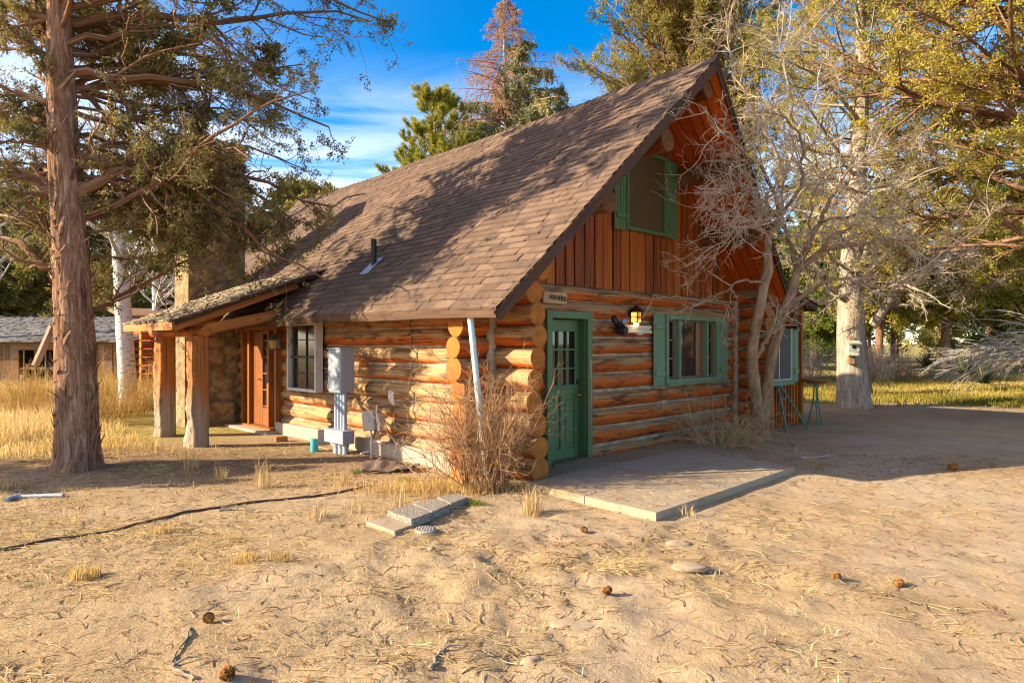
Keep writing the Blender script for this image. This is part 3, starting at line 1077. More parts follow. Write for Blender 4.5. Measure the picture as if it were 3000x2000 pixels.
def m_soffit():
    m, nt, b = mat("soffit_planking")
    g = attr(nt, 'gc').outputs['Vector']
    s = nd(nt, 'ShaderNodeSeparateXYZ', None, i0=g)
    pv = ma(nt, 'DIVIDE', s.outputs[1], 0.185)
    fr = ma(nt, 'FRACT', pv)
    idn = ma(nt, 'FLOOR', pv)
    wn_ = nd(nt, 'ShaderNodeTexWhiteNoise', {'noise_dimensions': '1D'}, W=idn).outputs[0]
    vv = nd(nt, 'ShaderNodeCombineXYZ', None, X=ma(nt, 'ADD', s.outputs[0], ma(nt, 'MULTIPLY', idn, 7.3)), Y=ma(nt, 'MULTIPLY', s.outputs[1], 26), Z=idn).outputs[0]
    gr = noise(nt, vv, 1.0, 5, 0.6, 0.5)
    c = ramp(nt, ma(nt, 'ADD', ma(nt, 'MULTIPLY', gr, 0.6), ma(nt, 'MULTIPLY', wn_, 0.4)), [(0.2, (0.36, 0.058, 0.005)), (0.5, (0.54, 0.100, 0.008)), (0.8, (0.62, 0.140, 0.012))])
    kv = nd(nt, 'ShaderNodeCombineXYZ', None, X=ma(nt, 'ADD', s.outputs[0], ma(nt, 'MULTIPLY', idn, 3.7)), Y=s.outputs[1], Z=idn).outputs[0]
    kn = nd(nt, 'ShaderNodeTexVoronoi', None, Vector=vscale(nt, kv, (2.2, 5.0, 1)), Scale=1.0)
    c = mix(nt, ramp(nt, kn.outputs['Distance'], [(0.05, 0.85), (0.13, 0.0)]), c, (0.06, 0.014, 0.003))
    e = ma(nt, 'MINIMUM', fr, ma(nt, 'SUBTRACT', 1.0, fr))
    gap = ramp(nt, e, [(0.025, 1.0), (0.06, 0.0)])
    c = mix(nt, ma(nt, 'MULTIPLY', gap, 0.9), c, (0.035, 0.01, 0.003))
    setb(nt, b, Base_Color=c, Roughness=0.5, Normal=bump(nt, ma(nt, 'SUBTRACT', gr, ma(nt, 'MULTIPLY', gap, 2.0)), 0.35, 0.01))
    return m


deck(mb, UE0, 1)
deck(mb, UE1, -1)
roof = mb.build("roof", m_soffit(), cabin)
# fascia along rakes and eaves
mb = MB()
for ue in (UE0, UE1):
    us = np.linspace(ue - 0.01 * np.sign(UC - ue), UC, 9)
    for a, b in zip(us[:-1], us[1:]):
        pa = np.array([a, vfront(a) + 0.005, roof_z(a, -1) - 0.095])
        pb = np.array([b, vfront(b) + 0.005, roof_z(b, -1) - 0.095])
        mb.bar(pa, pb + (pb - pa) * 0.004, 0.028, 0.135, 0.4)
        mb.bar(pa + np.array([0, -0.012, 0.055]), pb + (pb - pa) * 0.004 + np.array([0, -0.012, 0.055]), 0.03, 0.05, 0.2)
for ue, s_ in ((UE0, -1), (UE1, 1)):
    vs = np.linspace(vfront(ue), V_BACK, 26)
    for a, b in zip(vs[:-1], vs[1:]):
        mb.bar((ue + s_ * 0.012, a, roof_z(ue, a) - 0.065), (ue + s_ * 0.012, b, roof_z(ue, b) - 0.065), 0.028, 0.11, 0.4)
mb.build("fascia", M_FASCIA, roof)


# shingle courses, each tab its own slightly lifted face
def shingles(mb, ue):
    sgn = 1 if ue < UC else -1
    Lh = abs(UC - ue)
    nc = 40
    for c in range(nc):
        t0, t1 = c / nc, (c + 1.25) / nc
        ua, ub = ue + sgn * (Lh * t0 - 0.025 * (c == 0)), ue + sgn * min(Lh * t1, Lh)
        v = vfront(ua) - 0.012 + random.uniform(-0.3, 0) * 0
        first = True
        while v < V_BACK:
            w = random.choice((0.13, 0.2, 0.3, 0.33)) * random.uniform(0.85, 1.1)
            if first:
                w *= random.uniform(0.3, 1)
                first = False
            v2 = min(v + w, V_BACK + 0.01)
            lift = 0.018 + random.uniform(0, 0.012)
            dj = random.uniform(-0.012, 0.012)
            va0, va1 = v, v2 - 0.007
            vb0 = max(v, vfront(ub) - 0.012)
            za0, za1 = roof_z(ua, va0) + lift, roof_z(ua, va1) + lift + random.uniform(-0.002, 0.003)
            zb0, zb1 = roof_z(ub, vb0) + 0.002, roof_z(ub, va1) + 0.002
            if va1 > vb0 + 0.01 or True:
                uaj = ua - sgn * dj
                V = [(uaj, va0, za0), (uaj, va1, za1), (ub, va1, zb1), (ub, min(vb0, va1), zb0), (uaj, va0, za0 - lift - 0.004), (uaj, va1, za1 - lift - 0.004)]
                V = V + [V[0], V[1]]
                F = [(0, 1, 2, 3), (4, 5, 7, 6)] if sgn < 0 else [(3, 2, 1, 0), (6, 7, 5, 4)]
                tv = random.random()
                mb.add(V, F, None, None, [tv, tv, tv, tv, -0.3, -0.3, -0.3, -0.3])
            v = v2


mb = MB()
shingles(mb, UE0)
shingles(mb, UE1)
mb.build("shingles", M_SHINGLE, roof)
mb = MB()
v = vfront(UC) - 0.02
while v < V_BACK:
    v2 = v + 0.30
    za, zb = roof_z(UC, v) + 0.03, roof_z(UC, v2) + 0.012
    du = 0.15
    V = [(UC - du, v, za - du * SL), (UC, v, za), (UC + du, v, za - du * SL), (UC - du, v2, zb - du * SL), (UC, v2, zb), (UC + du, v2, zb - du * SL),
         (UC - du, v, za - du * SL - 0.02), (UC, v, za - 0.02), (UC + du, v, za - du * SL - 0.02)]
    mb.add(V, [(0, 1, 4, 3), (1, 2, 5, 4), (6, 7, 1, 0), (7, 8, 2, 1)], None, None, random.uniform(0, 0.7))
    v += 0.2
mb.build("ridge_cap", M_SHINGLE, roof)
# needles and twigs lodged on the slope
mb = MB()
n = 900
uu2 = UE0 + (UC - UE0) * rng.uniform(0, 1, n) ** 1.6
vv2 = rng.uniform(-0.9, 8, n)
p0 = np.array([(a, b, roof_z(a, b) + 0.03) for a, b in zip(uu2, vv2)])
az = rng.uniform(0, 2 * math.pi, n)
l_ = rng.uniform(0.02, 0.10, n)
d_ = np.stack([np.cos(az), np.sin(az), SL * np.cos(az)], 1) * l_[:, None]
mb.tubes(np.stack([p0, p0 + d_ * 0.5, p0 + d_], 1), np.full((n, 3), 0.003), 3)
tag(mb.build("needle_litter", M_BARKJ, roof), kind='stuff')
# plumbing vent
mb = MB()
vu, vv_ = 0.22, 3.02
mb.tube([(vu, vv_, roof_z(vu) - 0.05), (vu, vv_, roof_z(vu) + 0.42)], 0.045, 12, True, 0.3)
vent = mb.build("vent_pipe", M_BLACK, roof, True)
mb = MB()
mb.add([(vu - 0.2, vv_ - 0.12, roof_z(vu - 0.2) + 0.032), (vu - 0.2, vv_ + 0.12, roof_z(vu - 0.2) + 0.032), (vu + 0.1, vv_ + 0.12, roof_z(vu + 0.1) + 0.03), (vu + 0.1, vv_ - 0.12, roof_z(vu + 0.1) + 0.03)], [(0, 3, 2, 1)], None, None, .5)
mb.build("flashing", M_GREYBOX, vent)


# ---- openings
def pane(mb, u0, u1, z0, z1, v, m=0):
    mb.box(((u0 + u1) / 2, v, (z0 + z1) / 2), (u1 - u0, 0.008, z1 - z0), None, 0.5, m)


def frame_uz(mb, u0, u1, z0, z1, v, w, d, bev=0.004, sides=(1, 1, 1, 1), tint=0.5, m=0):
    """rectangular frame facing -v: left, right, top, bottom"""
    if sides[0]:
        mb.box((u0 + w / 2, v, (z0 + z1) / 2), (w, d, z1 - z0), None, tint, m, bev=bev, axis=2)
    if sides[1]:
        mb.box((u1 - w / 2, v, (z0 + z1) / 2), (w, d, z1 - z0), None, tint, m, bev=bev, axis=2)
    if sides[2]:
        mb.box(((u0 + u1) / 2, v, z1 - w / 2), (u1 - u0 - 2 * w - 0.002, d, w), None, tint, m, bev=bev)
    if sides[3]:
        mb.box(((u0 + u1) / 2, v, z0 + w / 2), (u1 - u0 - 2 * w - 0.002, d, w), None, tint, m, bev=bev)


# green front door
mb = MB()
DU0, DU1 = 0.98, 1.95
frame_uz(mb, DU0, DU1, 0.0, 2.13, 0.02, 0.105, 0.16, sides=(1, 1, 1, 0))
mb.box((DU0 + 0.115, 0.09, 1.03), (0.02, 0.20, 2.04), None, 0.5)
mb.box((DU1 - 0.115, 0.09, 1.03), (0.02, 0.20, 2.04), None, 0.5)
mb.box(((DU0 + DU1) / 2, 0.09, 2.035), (0.74, 0.20, 0.02), None, 0.5)
dfr = mb.build("door_frame", M_GREEN, cabin)
mb = MB()
mb.box(((DU0 + DU1) / 2, 0.03, 0.012), (0.76, 0.26, 0.045), None, 0.5, bev=0.008)
mb.build("threshold", M_OLDWOOD, dfr)
mb = MB()   # bare, chewed wood on the latch-side jamb
for k in range(5):
    mb.box((DU1 - 0.03 - random.uniform(0, 0.045), -0.062 - random.uniform(0, 0.003), 0.5 + k * 0.2), (random.uniform(0.015, 0.035), 0.006, random.uniform(0.25, 0.6)), None, 0.8, axis=2)
mb.build("worn_jamb_strip", M_POST, dfr)
mb = MB()
L0, L1, dv = DU0 + 0.125, DU1 - 0.125, 0.125
st = 0.085
mb.box(((L0 + L1) / 2, dv + 0.012, 0.50), (L1 - L0, 0.03, 0.96), None, 0.5)                     # lower leaf
mb.box((L0 + st / 2, dv - 0.002, 1.02), (st, 0.045, 2.0), None, 0.5, bev=0.004)
mb.box((L1 - st / 2, dv - 0.002, 1.02), (st, 0.045, 2.0), None, 0.5, bev=0.004)
for z, h in ((1.93, 0.17), (1.02, 0.13), (0.10, 0.15)):
    mb.box(((L0 + L1) / 2, dv - 0.002, z), (L1 - L0 - 2 * st - 0.002, 0.045, h), None, 0.5, bev=0.004)
mb.box(((L0 + L1) / 2, dv - 0.002, 0.55), (0.075, 0.045, 0.78), None, 0.5, bev=0.004)
for uu_ in ((L0 + st + (L0 + L1) / 2 - 0.037) / 2, (L1 - st + (L0 + L1) / 2 + 0.037) / 2):
    for zc, hh in ((0.56, 0.70),):
        mb.box((uu_, dv - 0.002, zc), (0.15, 0.03, hh - 0.06), None, 0.5, bev=0.012)
gz0, gz1 = 1.05, 1.86
frame_uz(mb, L0 + st - 0.012, L1 - st + 0.012, gz0 - 0.015, gz1 + 0.015, dv - 0.024, 0.028, 0.03)
gw = (L1 - st) - (L0 + st)
for k in (1, 2):
    mb.box((L0 + st + gw * k / 3, dv - 0.016, (gz0 + gz1) / 2), (0.02, 0.028, gz1 - gz0), None, 0.5)
    mb.box(((L0 + L1) / 2, dv - 0.0165, gz0 + (gz1 - gz0) * k / 3), (gw, 0.0265, 0.02), None, 0.5)
door = mb.build("door", M_GREEN, cabin)
mb = MB()
pane(mb, L0 + st, L1 - st, gz0, gz1, dv + 0.004)
mb.build("pane", M_GLASS, door)
mb = MB()
mb.tube([(L1 - 0.045, dv - 0.02, 0.93), (L1 - 0.045, dv - 0.055, 0.93)], 0.012, 10, True, .5)
mb.tube([(L1 - 0.045, dv - 0.05, 0.93), (L1 - 0.045, dv - 0.06, 0.93), (L1 - 0.045, dv - 0.08, 0.93), (L1 - 0.045, dv - 0.095, 0.93)], [0.016, 0.027, 0.029, 0.016], 14, True, .5)
mb.tube([(L1 - 0.045, dv - 0.022, 0.93), (L1 - 0.045, dv - 0.028, 0.93)], 0.032, 14, True, .5)
mb.build("knob", M_BRASS, door, True)
mb = MB()
mb.tube([(L1 - 0.045, dv - 0.022, 1.12), (L1 - 0.045, dv - 0.045, 1.12)], 0.03, 14, True, .5)
mb.build("deadbolt", M_BLACK, door, True)


def shutter(u0, u1, z0, z1, v, name="shutter", parent=None, mt=None):
    mb = MB()
    n = 4
    w = (u1 - u0) / n
    for k in range(n):
        mb.box((u0 + w * (k + 0.5), v + random.uniform(-0.002, 0.002), (z0 + z1) / 2), (w - 0.007, 0.022, z1 - z0), None, 0.4 + 0.2 * random.random(), bev=0.004, axis=2)
    mb.box(((u0 + u1) / 2, v + 0.012, (z0 + z1) / 2), (u1 - u0 - 0.02, 0.01, z1 - z0 - 0.02), None, 0.2)
    for zb in (z0 + (z1 - z0) * 0.17, z0 + (z1 - z0) * 0.83):
        mb.box(((u0 + u1) / 2 + 0.01, v - 0.022, zb), (u1 - u0 - 0.05, 0.022, 0.085), None, 0.5, bev=0.004)
    return mb.build(name, mt or M_SHUT, parent or cabin)


# big front window with shutters
WU0, WU1, WZ0, WZ1 = 3.88, 5.62, 1.0, 2.15
mb = MB()
frame_uz(mb, WU0, WU1, WZ0, WZ1, 0.0, 0.075, 0.15)
mb.box(((WU0 + WU1) / 2, -0.04, WZ0 - 0.005), (WU1 - WU0 + 0.06, 0.16, 0.035), None, 0.5, bev=0.005)
ua, ub = WU0 + 0.42, WU1 - 0.40
for x in (ua, ub):
    mb.box((x, 0.0, (WZ0 + WZ1) / 2), (0.06, 0.15, WZ1 - WZ0 - 0.152), None, 0.5, bev=0.004, axis=2)
win = mb.build("window", M_SHUT, cabin)
mb = MB()
for a, b in ((WU0 + 0.077, ua - 0.032), (ua + 0.032, ub - 0.032), (ub + 0.032, WU1 - 0.077)):
    frame_uz(mb, a, b, WZ0 + 0.077, WZ1 - 0.077, 0.03, 0.03, 0.05)
mb.build("sash", M_OLDWOOD, win)
mb = MB()
pane(mb, WU0 + 0.07, WU1 - 0.07, WZ0 + 0.07, WZ1 - 0.07, 0.065)
mb.build("pane", M_GLASS, win)
for a, b in ((WU0 + 0.1, ua - 0.06), (ub + 0.06, WU1 - 0.1)):
    mb = MB()
    mb.box(((a + b) / 2, 0.045, (WZ0 + WZ1) / 2), (0.018, 0.015, WZ1 - WZ0 - 0.22), None, 0.5)
    for k in (1, 2):
        mb.box(((a + b) / 2, 0.046, WZ0 + 0.11 + (WZ1 - WZ0 - 0.22) * k / 3), (b - a, 0.014, 0.018), None, 0.5)
    mb.build("muntin", M_YEL, win)
mb = MB()
mb.box((ub - 0.13, 0.055, (WZ0 + WZ1) / 2), (0.14, 0.004, WZ1 - WZ0 - 0.2), None, 0.5, axis=2)
mb.build("curtain", M_POST, win)
shutter(3.54, 3.86, 0.98, 2.16, -0.045)
shutter(5.64, 5.98, 1.0, 2.15, -0.045)

# attic window
AU0, AU1, AZ0, AZ1 = 2.84, 3.94, 3.45, 4.76
mb = MB()
frame_uz(mb, AU0, AU1, AZ0, AZ1, 0.0, 0.055, 0.07)
aw = mb.build("attic_window", M_GREEN, cabin)
mb = MB()
pane(mb, AU0 + 0.05, AU1 - 0.05, AZ0 + 0.05, AZ1 - 0.05, 0.005)
mb.build("insect_screen", M_SCREEN, aw)
shutter(2.52, 2.82, 3.42, 4.72, -0.02, parent=cabin, mt=M_GREEN)
shutter(3.96, 4.27, 3.44, 4.74, -0.02, parent=cabin, mt=M_GREEN)


# ---- side wall openings: local frame facing -u, so swap axes
def boxs(mb, v0, v1, z0, z1, u0, u1, tint=0.5, m=0, bev=0.004, axis=2):
    mb.box(((u0 + u1) / 2, (v0 + v1) / 2, (z0 + z1) / 2), (u1 - u0, v1 - v0, z1 - z0), None, tint, m, bev=bev, axis=axis)


mb = MB()
for a, b in ((5.84, 5.93), (7.35, 7.44), (6.16, 6.24), (7.05, 7.13)):
    boxs(mb, a, b, 0.06, 2.0, -0.10, 0.12)
boxs(mb, 5.94, 7.34, 1.93, 2.02, -0.095, 0.12, axis=1)
boxs(mb, 5.84, 7.44, 0.03, 0.075, -0.16, 0.2, axis=1)
sdf = mb.build("door_frame", M_DOORWOOD, cabin)
for a, b in ((5.94, 6.15), (7.14, 7.34)):
    mb = MB()
    boxs(mb, a, b, 0.08, 1.93, 0.03, 0.04)
    mb.build("sidelight_glass", M_GLASSB, sdf)
mb = MB()
boxs(mb, 6.65, 7.04, 0.08, 1.92, -0.02, 0.03, 0.2)
boxs(mb, 6.25, 6.31, 0.08, 1.92, -0.03, 0.04)
boxs(mb, 6.58, 6.645, 0.08, 1.92, -0.03, 0.04)
for z in (0.45, 0.77, 1.09, 1.41, 1.73):
    boxs(mb, 6.312, 6.578, z - 0.013, z + 0.013, -0.025, 0.035, axis=1)
boxs(mb, 6.312, 6.578, 1.86, 1.92, -0.03, 0.04, axis=1)
boxs(mb, 6.312, 6.578, 0.08, 0.42, -0.028, 0.03, axis=1)
sd = mb.build("side_door", M_DOORWOOD, cabin)
mb = MB()
boxs(mb, 6.31, 6.58, 0.42, 1.87, 0.005, 0.012)
mb.build("pane", M_GLASS, sd)
mb = MB()
mb.tube([(-0.02, 6.69, 0.97), (-0.07, 6.69, 0.97), (-0.08, 6.64, 0.97)], 0.012, 8, True, .5)
mb.build("handle", M_BLACK, sd, True)
# white aluminium window
mb = MB()
W0, W1, Z0, Z1 = 4.20, 5.26, 0.84, 2.04
for a, b in ((W0, W0 + 0.05), (W1 - 0.05, W1)):
    boxs(mb, a, b, Z0, Z1, -0.17, -0.03)
boxs(mb, W0 + 0.052, W1 - 0.052, Z1 - 0.05, Z1, -0.17, -0.03, axis=1)
boxs(mb, W0 + 0.052, W1 - 0.052, Z0, Z0 + 0.05, -0.17, -0.03, axis=1)
ww = mb.build("white_window", M_WHITE, cabin)
mb = MB()
boxs(mb, W0 + 0.06, W1 - 0.06, 1.42, 1.455, -0.13, -0.06, axis=1)
for a, b in ((W0 + 0.06, W0 + 0.10), (W1 - 0.18, W1 - 0.13)):
    boxs(mb, a, b, Z0 + 0.06, Z1 - 0.06, -0.13, -0.06)
for z in (1.15, 1.74):
    boxs(mb, W0 + 0.11, W1 - 0.19, z - 0.008, z + 0.008, -0.105, -0.09, axis=1)
boxs(mb, 4.65, 4.67, Z0 + 0.06, Z1 - 0.06, -0.106, -0.088)
mb.build("sash", M_GREYSCREEN, ww)
mb = MB()
boxs(mb, W0 + 0.05, W1 - 0.05, Z0 + 0.05, Z1 - 0.05, -0.085, -0.078)
mb.build("pane", M_GLASSB, ww)

# ---- porch over the side door
mb = MB()
PU0, PU1, PV0, PV1 = -2.22, 0.22, 4.80, 7.40
pz = lambda u_: 2.02 + (u_ + 2.22) * 0.385
L = [(PU0, PV0, pz(PU0)), (PU1, PV0, pz(PU1)), (PU1, PV0, pz(PU1) - 0.07), (PU0, PV0, pz(PU0) - 0.07)]
mb.prism(L, (0, PV1 - PV0, 0), 0.3)
proof = mb.build("porch_roof", M_FASCIA, cabin)
mb = MB()
nc = 17
for c in range(nc):
    ua_ = PU0 - 0.05 + c * 0.148
    v = PV0 - 0.06
    while v < PV1:
        w = random.uniform(0.10, 0.24)
        lift = 0.03 + random.uniform(0, 0.02)
        v2 = min(v + w, PV1 + 0.05)
        dj = random.uniform(-0.025, 0.025)
        V = [(ua_ + dj, v, pz(ua_) + lift), (ua_ + dj, v2 - 0.006, pz(ua_) + lift), (ua_ + 0.3, v2 - 0.006, pz(ua_ + 0.3) + 0.012), (ua_ + 0.3, v, pz(ua_ + 0.3) + 0.012)]
        V += [(p[0], p[1], p[2] - 0.022) for p in V]
        mb.add(V, [(3, 2, 1, 0), (0, 1, 5, 4), (4, 5, 6, 7), (0, 4, 7, 3), (1, 2, 6, 5)], None, None, random.random())
        v = v2
mb.build("porch_shingles", M_OLDROOF, proof)
mb = MB()
mb.box((PU0 - 0.015, (PV0 + PV1) / 2, pz(PU0) - 0.07), (0.035, PV1 - PV0 + 0.02, 0.13), None, 0.5, axis=1)
for v in np.linspace(PV0 + 0.15, PV1 - 0.15, 5):
    mb.bar((PU0 + 0.05, v, pz(PU0 + 0.05) - 0.12), (PU1 - 0.35, v, pz(PU1 - 0.35) - 0.12), 0.06, 0.1, 0.4)
mb.build("porch_fascia", M_EAVE, proof)
mb = MB()
s = np.linspace(PV0 - 0.03, PV1, 10)
mb.tube(np.stack([-1.75 + 0 * s, s, 1.87 + 0 * s], 1), 0.085, 16, True, 0.1, 0, 1, rough=0.05)
mb.build("porch_beam", [LOG, LOGEND], proof, True)
mb = MB()
mb.bar((-1.75, PV0 + 0.02, 1.9), (0.0, PV0 + 0.02, 2.3), 0.09, 0.16, 0.3)
mb.bar((-1.75, PV1 - 0.1, 1.9), (0.0, PV1 - 0.1, 2.3), 0.09, 0.16, 0.3)
mb.build("porch_rafter", M_EAVE, proof)


def post(pu, pv, seed):
    """half-log post: sawn on three sides, one edge still lumpy and barky"""
    n, k = 70, 32
    z = np.linspace(-0.05, 1.80, n)
    th = np.arange(k) / k * 2 * math.pi
    c, s_ = np.cos(th), np.sin(th)
    q = 1 / np.maximum(np.abs(c), np.abs(s_)) ** 0.75 * 0.135
    Z, T = np.meshgrid(z, th, indexing='ij')
    lump = np.clip(np.cos(T - math.pi * 0.93), 0, 1) ** 1.5
    d = fbm(np.stack([np.cos(T) * 1.5 + seed, np.sin(T) * 1.5, Z * 3.2], -1), 4, seed, 0.6)
    rr = q[None, :] * (1 + lump * (0.10 + 1.3 * d)) + 0.006 * fbm(np.stack([T * 9, Z * 0.8, 0 * T + seed], -1), 3, seed + 3)
    rr *= 1.05 - 0.03 * Z
    V = np.stack([pu + rr * np.cos(T), pv + rr * np.sin(T), Z], -1)
    i = np.arange(n - 1)[:, None] * k
    j = np.arange(k)[None, :]
    Q = np.stack([i + j, i + (j + 1) % k, i + k + (j + 1) % k, i + k + j], -1).reshape(-1, 4)
    gc = np.stack([Z + seed * 9, T * 0.135 + seed, lump], -1)
    mb = MB()
    mb.add(V, Q, None, gc, 0.5)
    return mb


def m_post():
    m, nt, b = mat("porch_post_timber")
    v = attr(nt, 'gc').outputs['Vector']
    s = nd(nt, 'ShaderNodeSeparateXYZ', None, i0=v)
    gr = noise(nt, vscale(nt, v, (1.0, 46, 0)), 1.0, 5, 0.6, 0.4)
    org = ramp(nt, gr, [(0.3, (0.22, 0.065, 0.012)), (0.6, (0.46, 0.17, 0.035))])
    gry = ramp(nt, gr, [(0.3, (0.17, 0.125, 0.085)), (0.6, (0.38, 0.30, 0.21))])
    # the foot of the post has weathered grey, the top keeps its stain
    zf = nd(nt, 'ShaderNodeSeparateXYZ', None, i0=nd(nt, 'ShaderNodeTexCoord').outputs['Object']).outputs[2]
    e = ma(nt, 'ADD', zf, ma(nt, 'MULTIPLY', noise(nt, vscale(nt, v, (1.5, 8, 0)), 1.0, 3, 0.5), 0.9))
    c = mix(nt, ramp(nt, ma(nt, 'MULTIPLY', e, 0.5), [(0.46, 1.0), (0.72, 0.0)]), org, gry)
    dk = ramp(nt, noise(nt, vscale(nt, v, (7, 22, 0)), 1.0, 4, 0.6, 0.8), [(0.5, 0.0), (0.62, 0.9)])
    c = mix(nt, ma(nt, 'MULTIPLY', dk, s.outputs[2]), c, (0.06, 0.028, 0.014))
    setb(nt, b, Base_Color=c, Roughness=0.75, Normal=bump(nt, gr, 0.4, 0.008))
    return m


M_POSTT = m_post()
for k, (pu, pv) in enumerate(((-1.76, 5.10), (-1.72, 6.80))):
    post(pu, pv, 3 + k * 8).build("porch_post", M_POSTT, cabin, True)


# ---- stone chimney
def stone_box(mb, u0, u1, v0, v1, z0, z1, amp, cell, step=0.045, seed=0, top=True):
    def face(p0, e1, e2, L1, L2, nrm):
        n1, n2 = max(2, int(L1 / step)), max(2, int(L2 / step))
        a, b = np.meshgrid(np.linspace(0, 1, n1), np.linspace(0, 1, n2), indexing='ij')
        P = np.array(p0, float) + a[..., None] * np.array(e1, float) * L1 + b[..., None] * np.array(e2, float) * L2
        q = P * np.array([1, 1, 1.35]) / cell
        q = q + 0.25 * np.stack([fbm(q * 1.7, 2, 5), fbm(q * 1.7, 2, 6), fbm(q * 1.7, 2, 7)], -1)
        d1, d2 = worley(q, seed)
        e = np.clip((d2 - d1) * 3.2, 0, 1)
        h = amp * (e ** 0.6 - 0.6) + amp * 1.1 * fbm(P * 7, 4, 3, 0.6)
        edge = np.minimum(np.minimum(a, 1 - a) * L1, np.minimum(b, 1 - b) * L2)
        V = P + np.array(nrm) * (h * np.clip(edge / 0.03, 0.0, 1))[..., None]
        i = np.arange(n1 - 1)[:, None] * n2
        j = np.arange(n2 - 1)[None, :]
        Q = np.stack([i + j, i + n2 + j, i + n2 + j + 1, i + j + 1], -1).reshape(-1, 4)
        mb.add(V, Q, None, None, (1 - e).ravel() ** 2)
    face((u0, v0, z0), (1, 0, 0), (0, 0, 1), u1 - u0, z1 - z0, (0, -1, 0))
    face((u0, v1, z0), (0, -1, 0), (0, 0, 1), v1 - v0, z1 - z0, (-1, 0, 0))
    face((u1, v1, z0), (-1, 0, 0), (0, 0, 1), u1 - u0, z1 - z0, (0, 1, 0))
    face((u1, v0, z0), (0, 1, 0), (0, 0, 1), v1 - v0, z1 - z0, (1, 0, 0))
    if top:
        face((u0, v0, z1), (1, 0, 0), (0, 1, 0), u1 - u0, v1 - v0, (0, 0, 1))


mb = MB()
stone_box(mb, -0.98, 0.16, 7.86, 8.66, 1.75, 5.75, 0.045, 0.26, seed=4)
stone_box(mb, -1.06, 0.02, 7.82, 8.74, -0.05, 1.80, 0.055, 0.30, seed=9)
stone_box(mb, -0.80, -0.14, 7.66, 7.90, -0.05, 0.46, 0.06, 0.55, seed=2)
chim = mb.build("chimney", M_STONE, cabin, True)
mb = MB()
mb.box((-0.41, 8.26, 5.80), (1.24, 0.92, 0.10), None, 0.5, bev=0.02)
mb.build("chimney_cap", M_CONC, chim)

# ---- lean-to room on the far side
LV = -0.52
mb = MB()
u = 6.70
while u < 8.14:
    w = random.uniform(0.12, 0.15)
    u2 = min(u + w, 8.15)
    zt = 2.72 - (u - 6.7) * 0.19
    mb.box(((u + u2) / 2, LV + 0.012, zt / 2 + 0.03), (u2 - u - 0.004, 0.024, zt - 0.02), None, None, axis=2)
    mb.box((u2 - 0.01, LV - 0.013, zt / 2 + 0.03), (0.045, 0.022, zt - 0.03), None, None, axis=2)
    u = u2
v = LV
while v < 3.9:
    v2 = v + 0.14
    mb.box((8.14, (v + v2) / 2 + 0.03, 1.25), (0.024, 0.136, 2.42), None, None, axis=2)
    v = v2
mb.box((8.13, LV, 1.25), (0.10, 0.10, 2.40), None, 0.3, axis=2)
lean = mb.build("lean_to", M_GABLE, cabin)
mb = MB()
lz = lambda u_: 2.86 - (u_ - 6.6) * 0.225
mb.prism([(6.55, LV - 0.22, lz(6.55)), (8.47, LV - 0.22, lz(8.47)), (8.47, LV - 0.22, lz(8.47) - 0.10), (6.55, LV - 0.22, lz(6.55) - 0.10)][::-1], (0, 4.9, 0), 0.3)
lr = mb.build("lean_to_roof", M_FASCIA, lean)
mb = MB()
for c in range(13):
    ua_ = 8.53 - c * 0.15
    v = LV - 0.26
    while v < 4.4:
        w = random.uniform(0.15, 0.33)
        V = [(ua_, v, lz(ua_) + 0.025), (ua_, v + w - 0.005, lz(ua_) + 0.025), (ua_ - 0.25, v + w - 0.005, lz(ua_ - 0.25) + 0.006), (ua_ - 0.25, v, lz(ua_ - 0.25) + 0.006),
             (ua_, v, lz(ua_) + 0.002), (ua_, v + w - 0.005, lz(ua_) + 0.002)]
        mb.add(V, [(0, 1, 2, 3), (4, 5, 1, 0)], None, None, random.random())
        v += w
mb.build("lean_to_shingles", M_SHINGLE, lr)
mb = MB()
frame_uz(mb, 6.72, 7.66, 0.90, 2.15, LV - 0.03, 0.07, 0.06)
mb.box((7.2, LV - 0.04, 0.885), (1.0, 0.09, 0.05), None, 0.5, bev=0.004)
lw = mb.build("lean_to_window", M_SHUT, lean)
mb = MB()
frame_uz(mb, 6.79, 7.60, 0.96, 2.09, LV - 0.045, 0.022, 0.02)
mb.box((7.05, LV - 0.044, 1.52), (0.02, 0.016, 1.08), None, 0.5)
mb.build("screen_frame", M_WHITE, lw)
mb = MB()
pane(mb, 6.79, 7.60, 0.96, 2.09, LV - 0.035)
mb.build("insect_screen", M_GREYSCREEN, lw)
shutter(7.66, 7.90, 0.90, 2.17, LV - 0.055, parent=lean)


# ------------------------------------------------------------------ things on and around the cabin
def at_house(name, label, cat, u, v, z, group=None):
    return thing(name, label, cat, hw(u, v, z), AZ, group)


def m_text():
    m, nt, b = mat("burnt_lettering")
    g = nd(nt, 'ShaderNodeTexCoord').outputs['Object']
    setb(nt, b, Base_Color=mix(nt, noise(nt, g, 40, 3, 0.6), (0.012, 0.007, 0.004), (0.05, 0.025, 0.012)), Roughness=0.8)
    return m


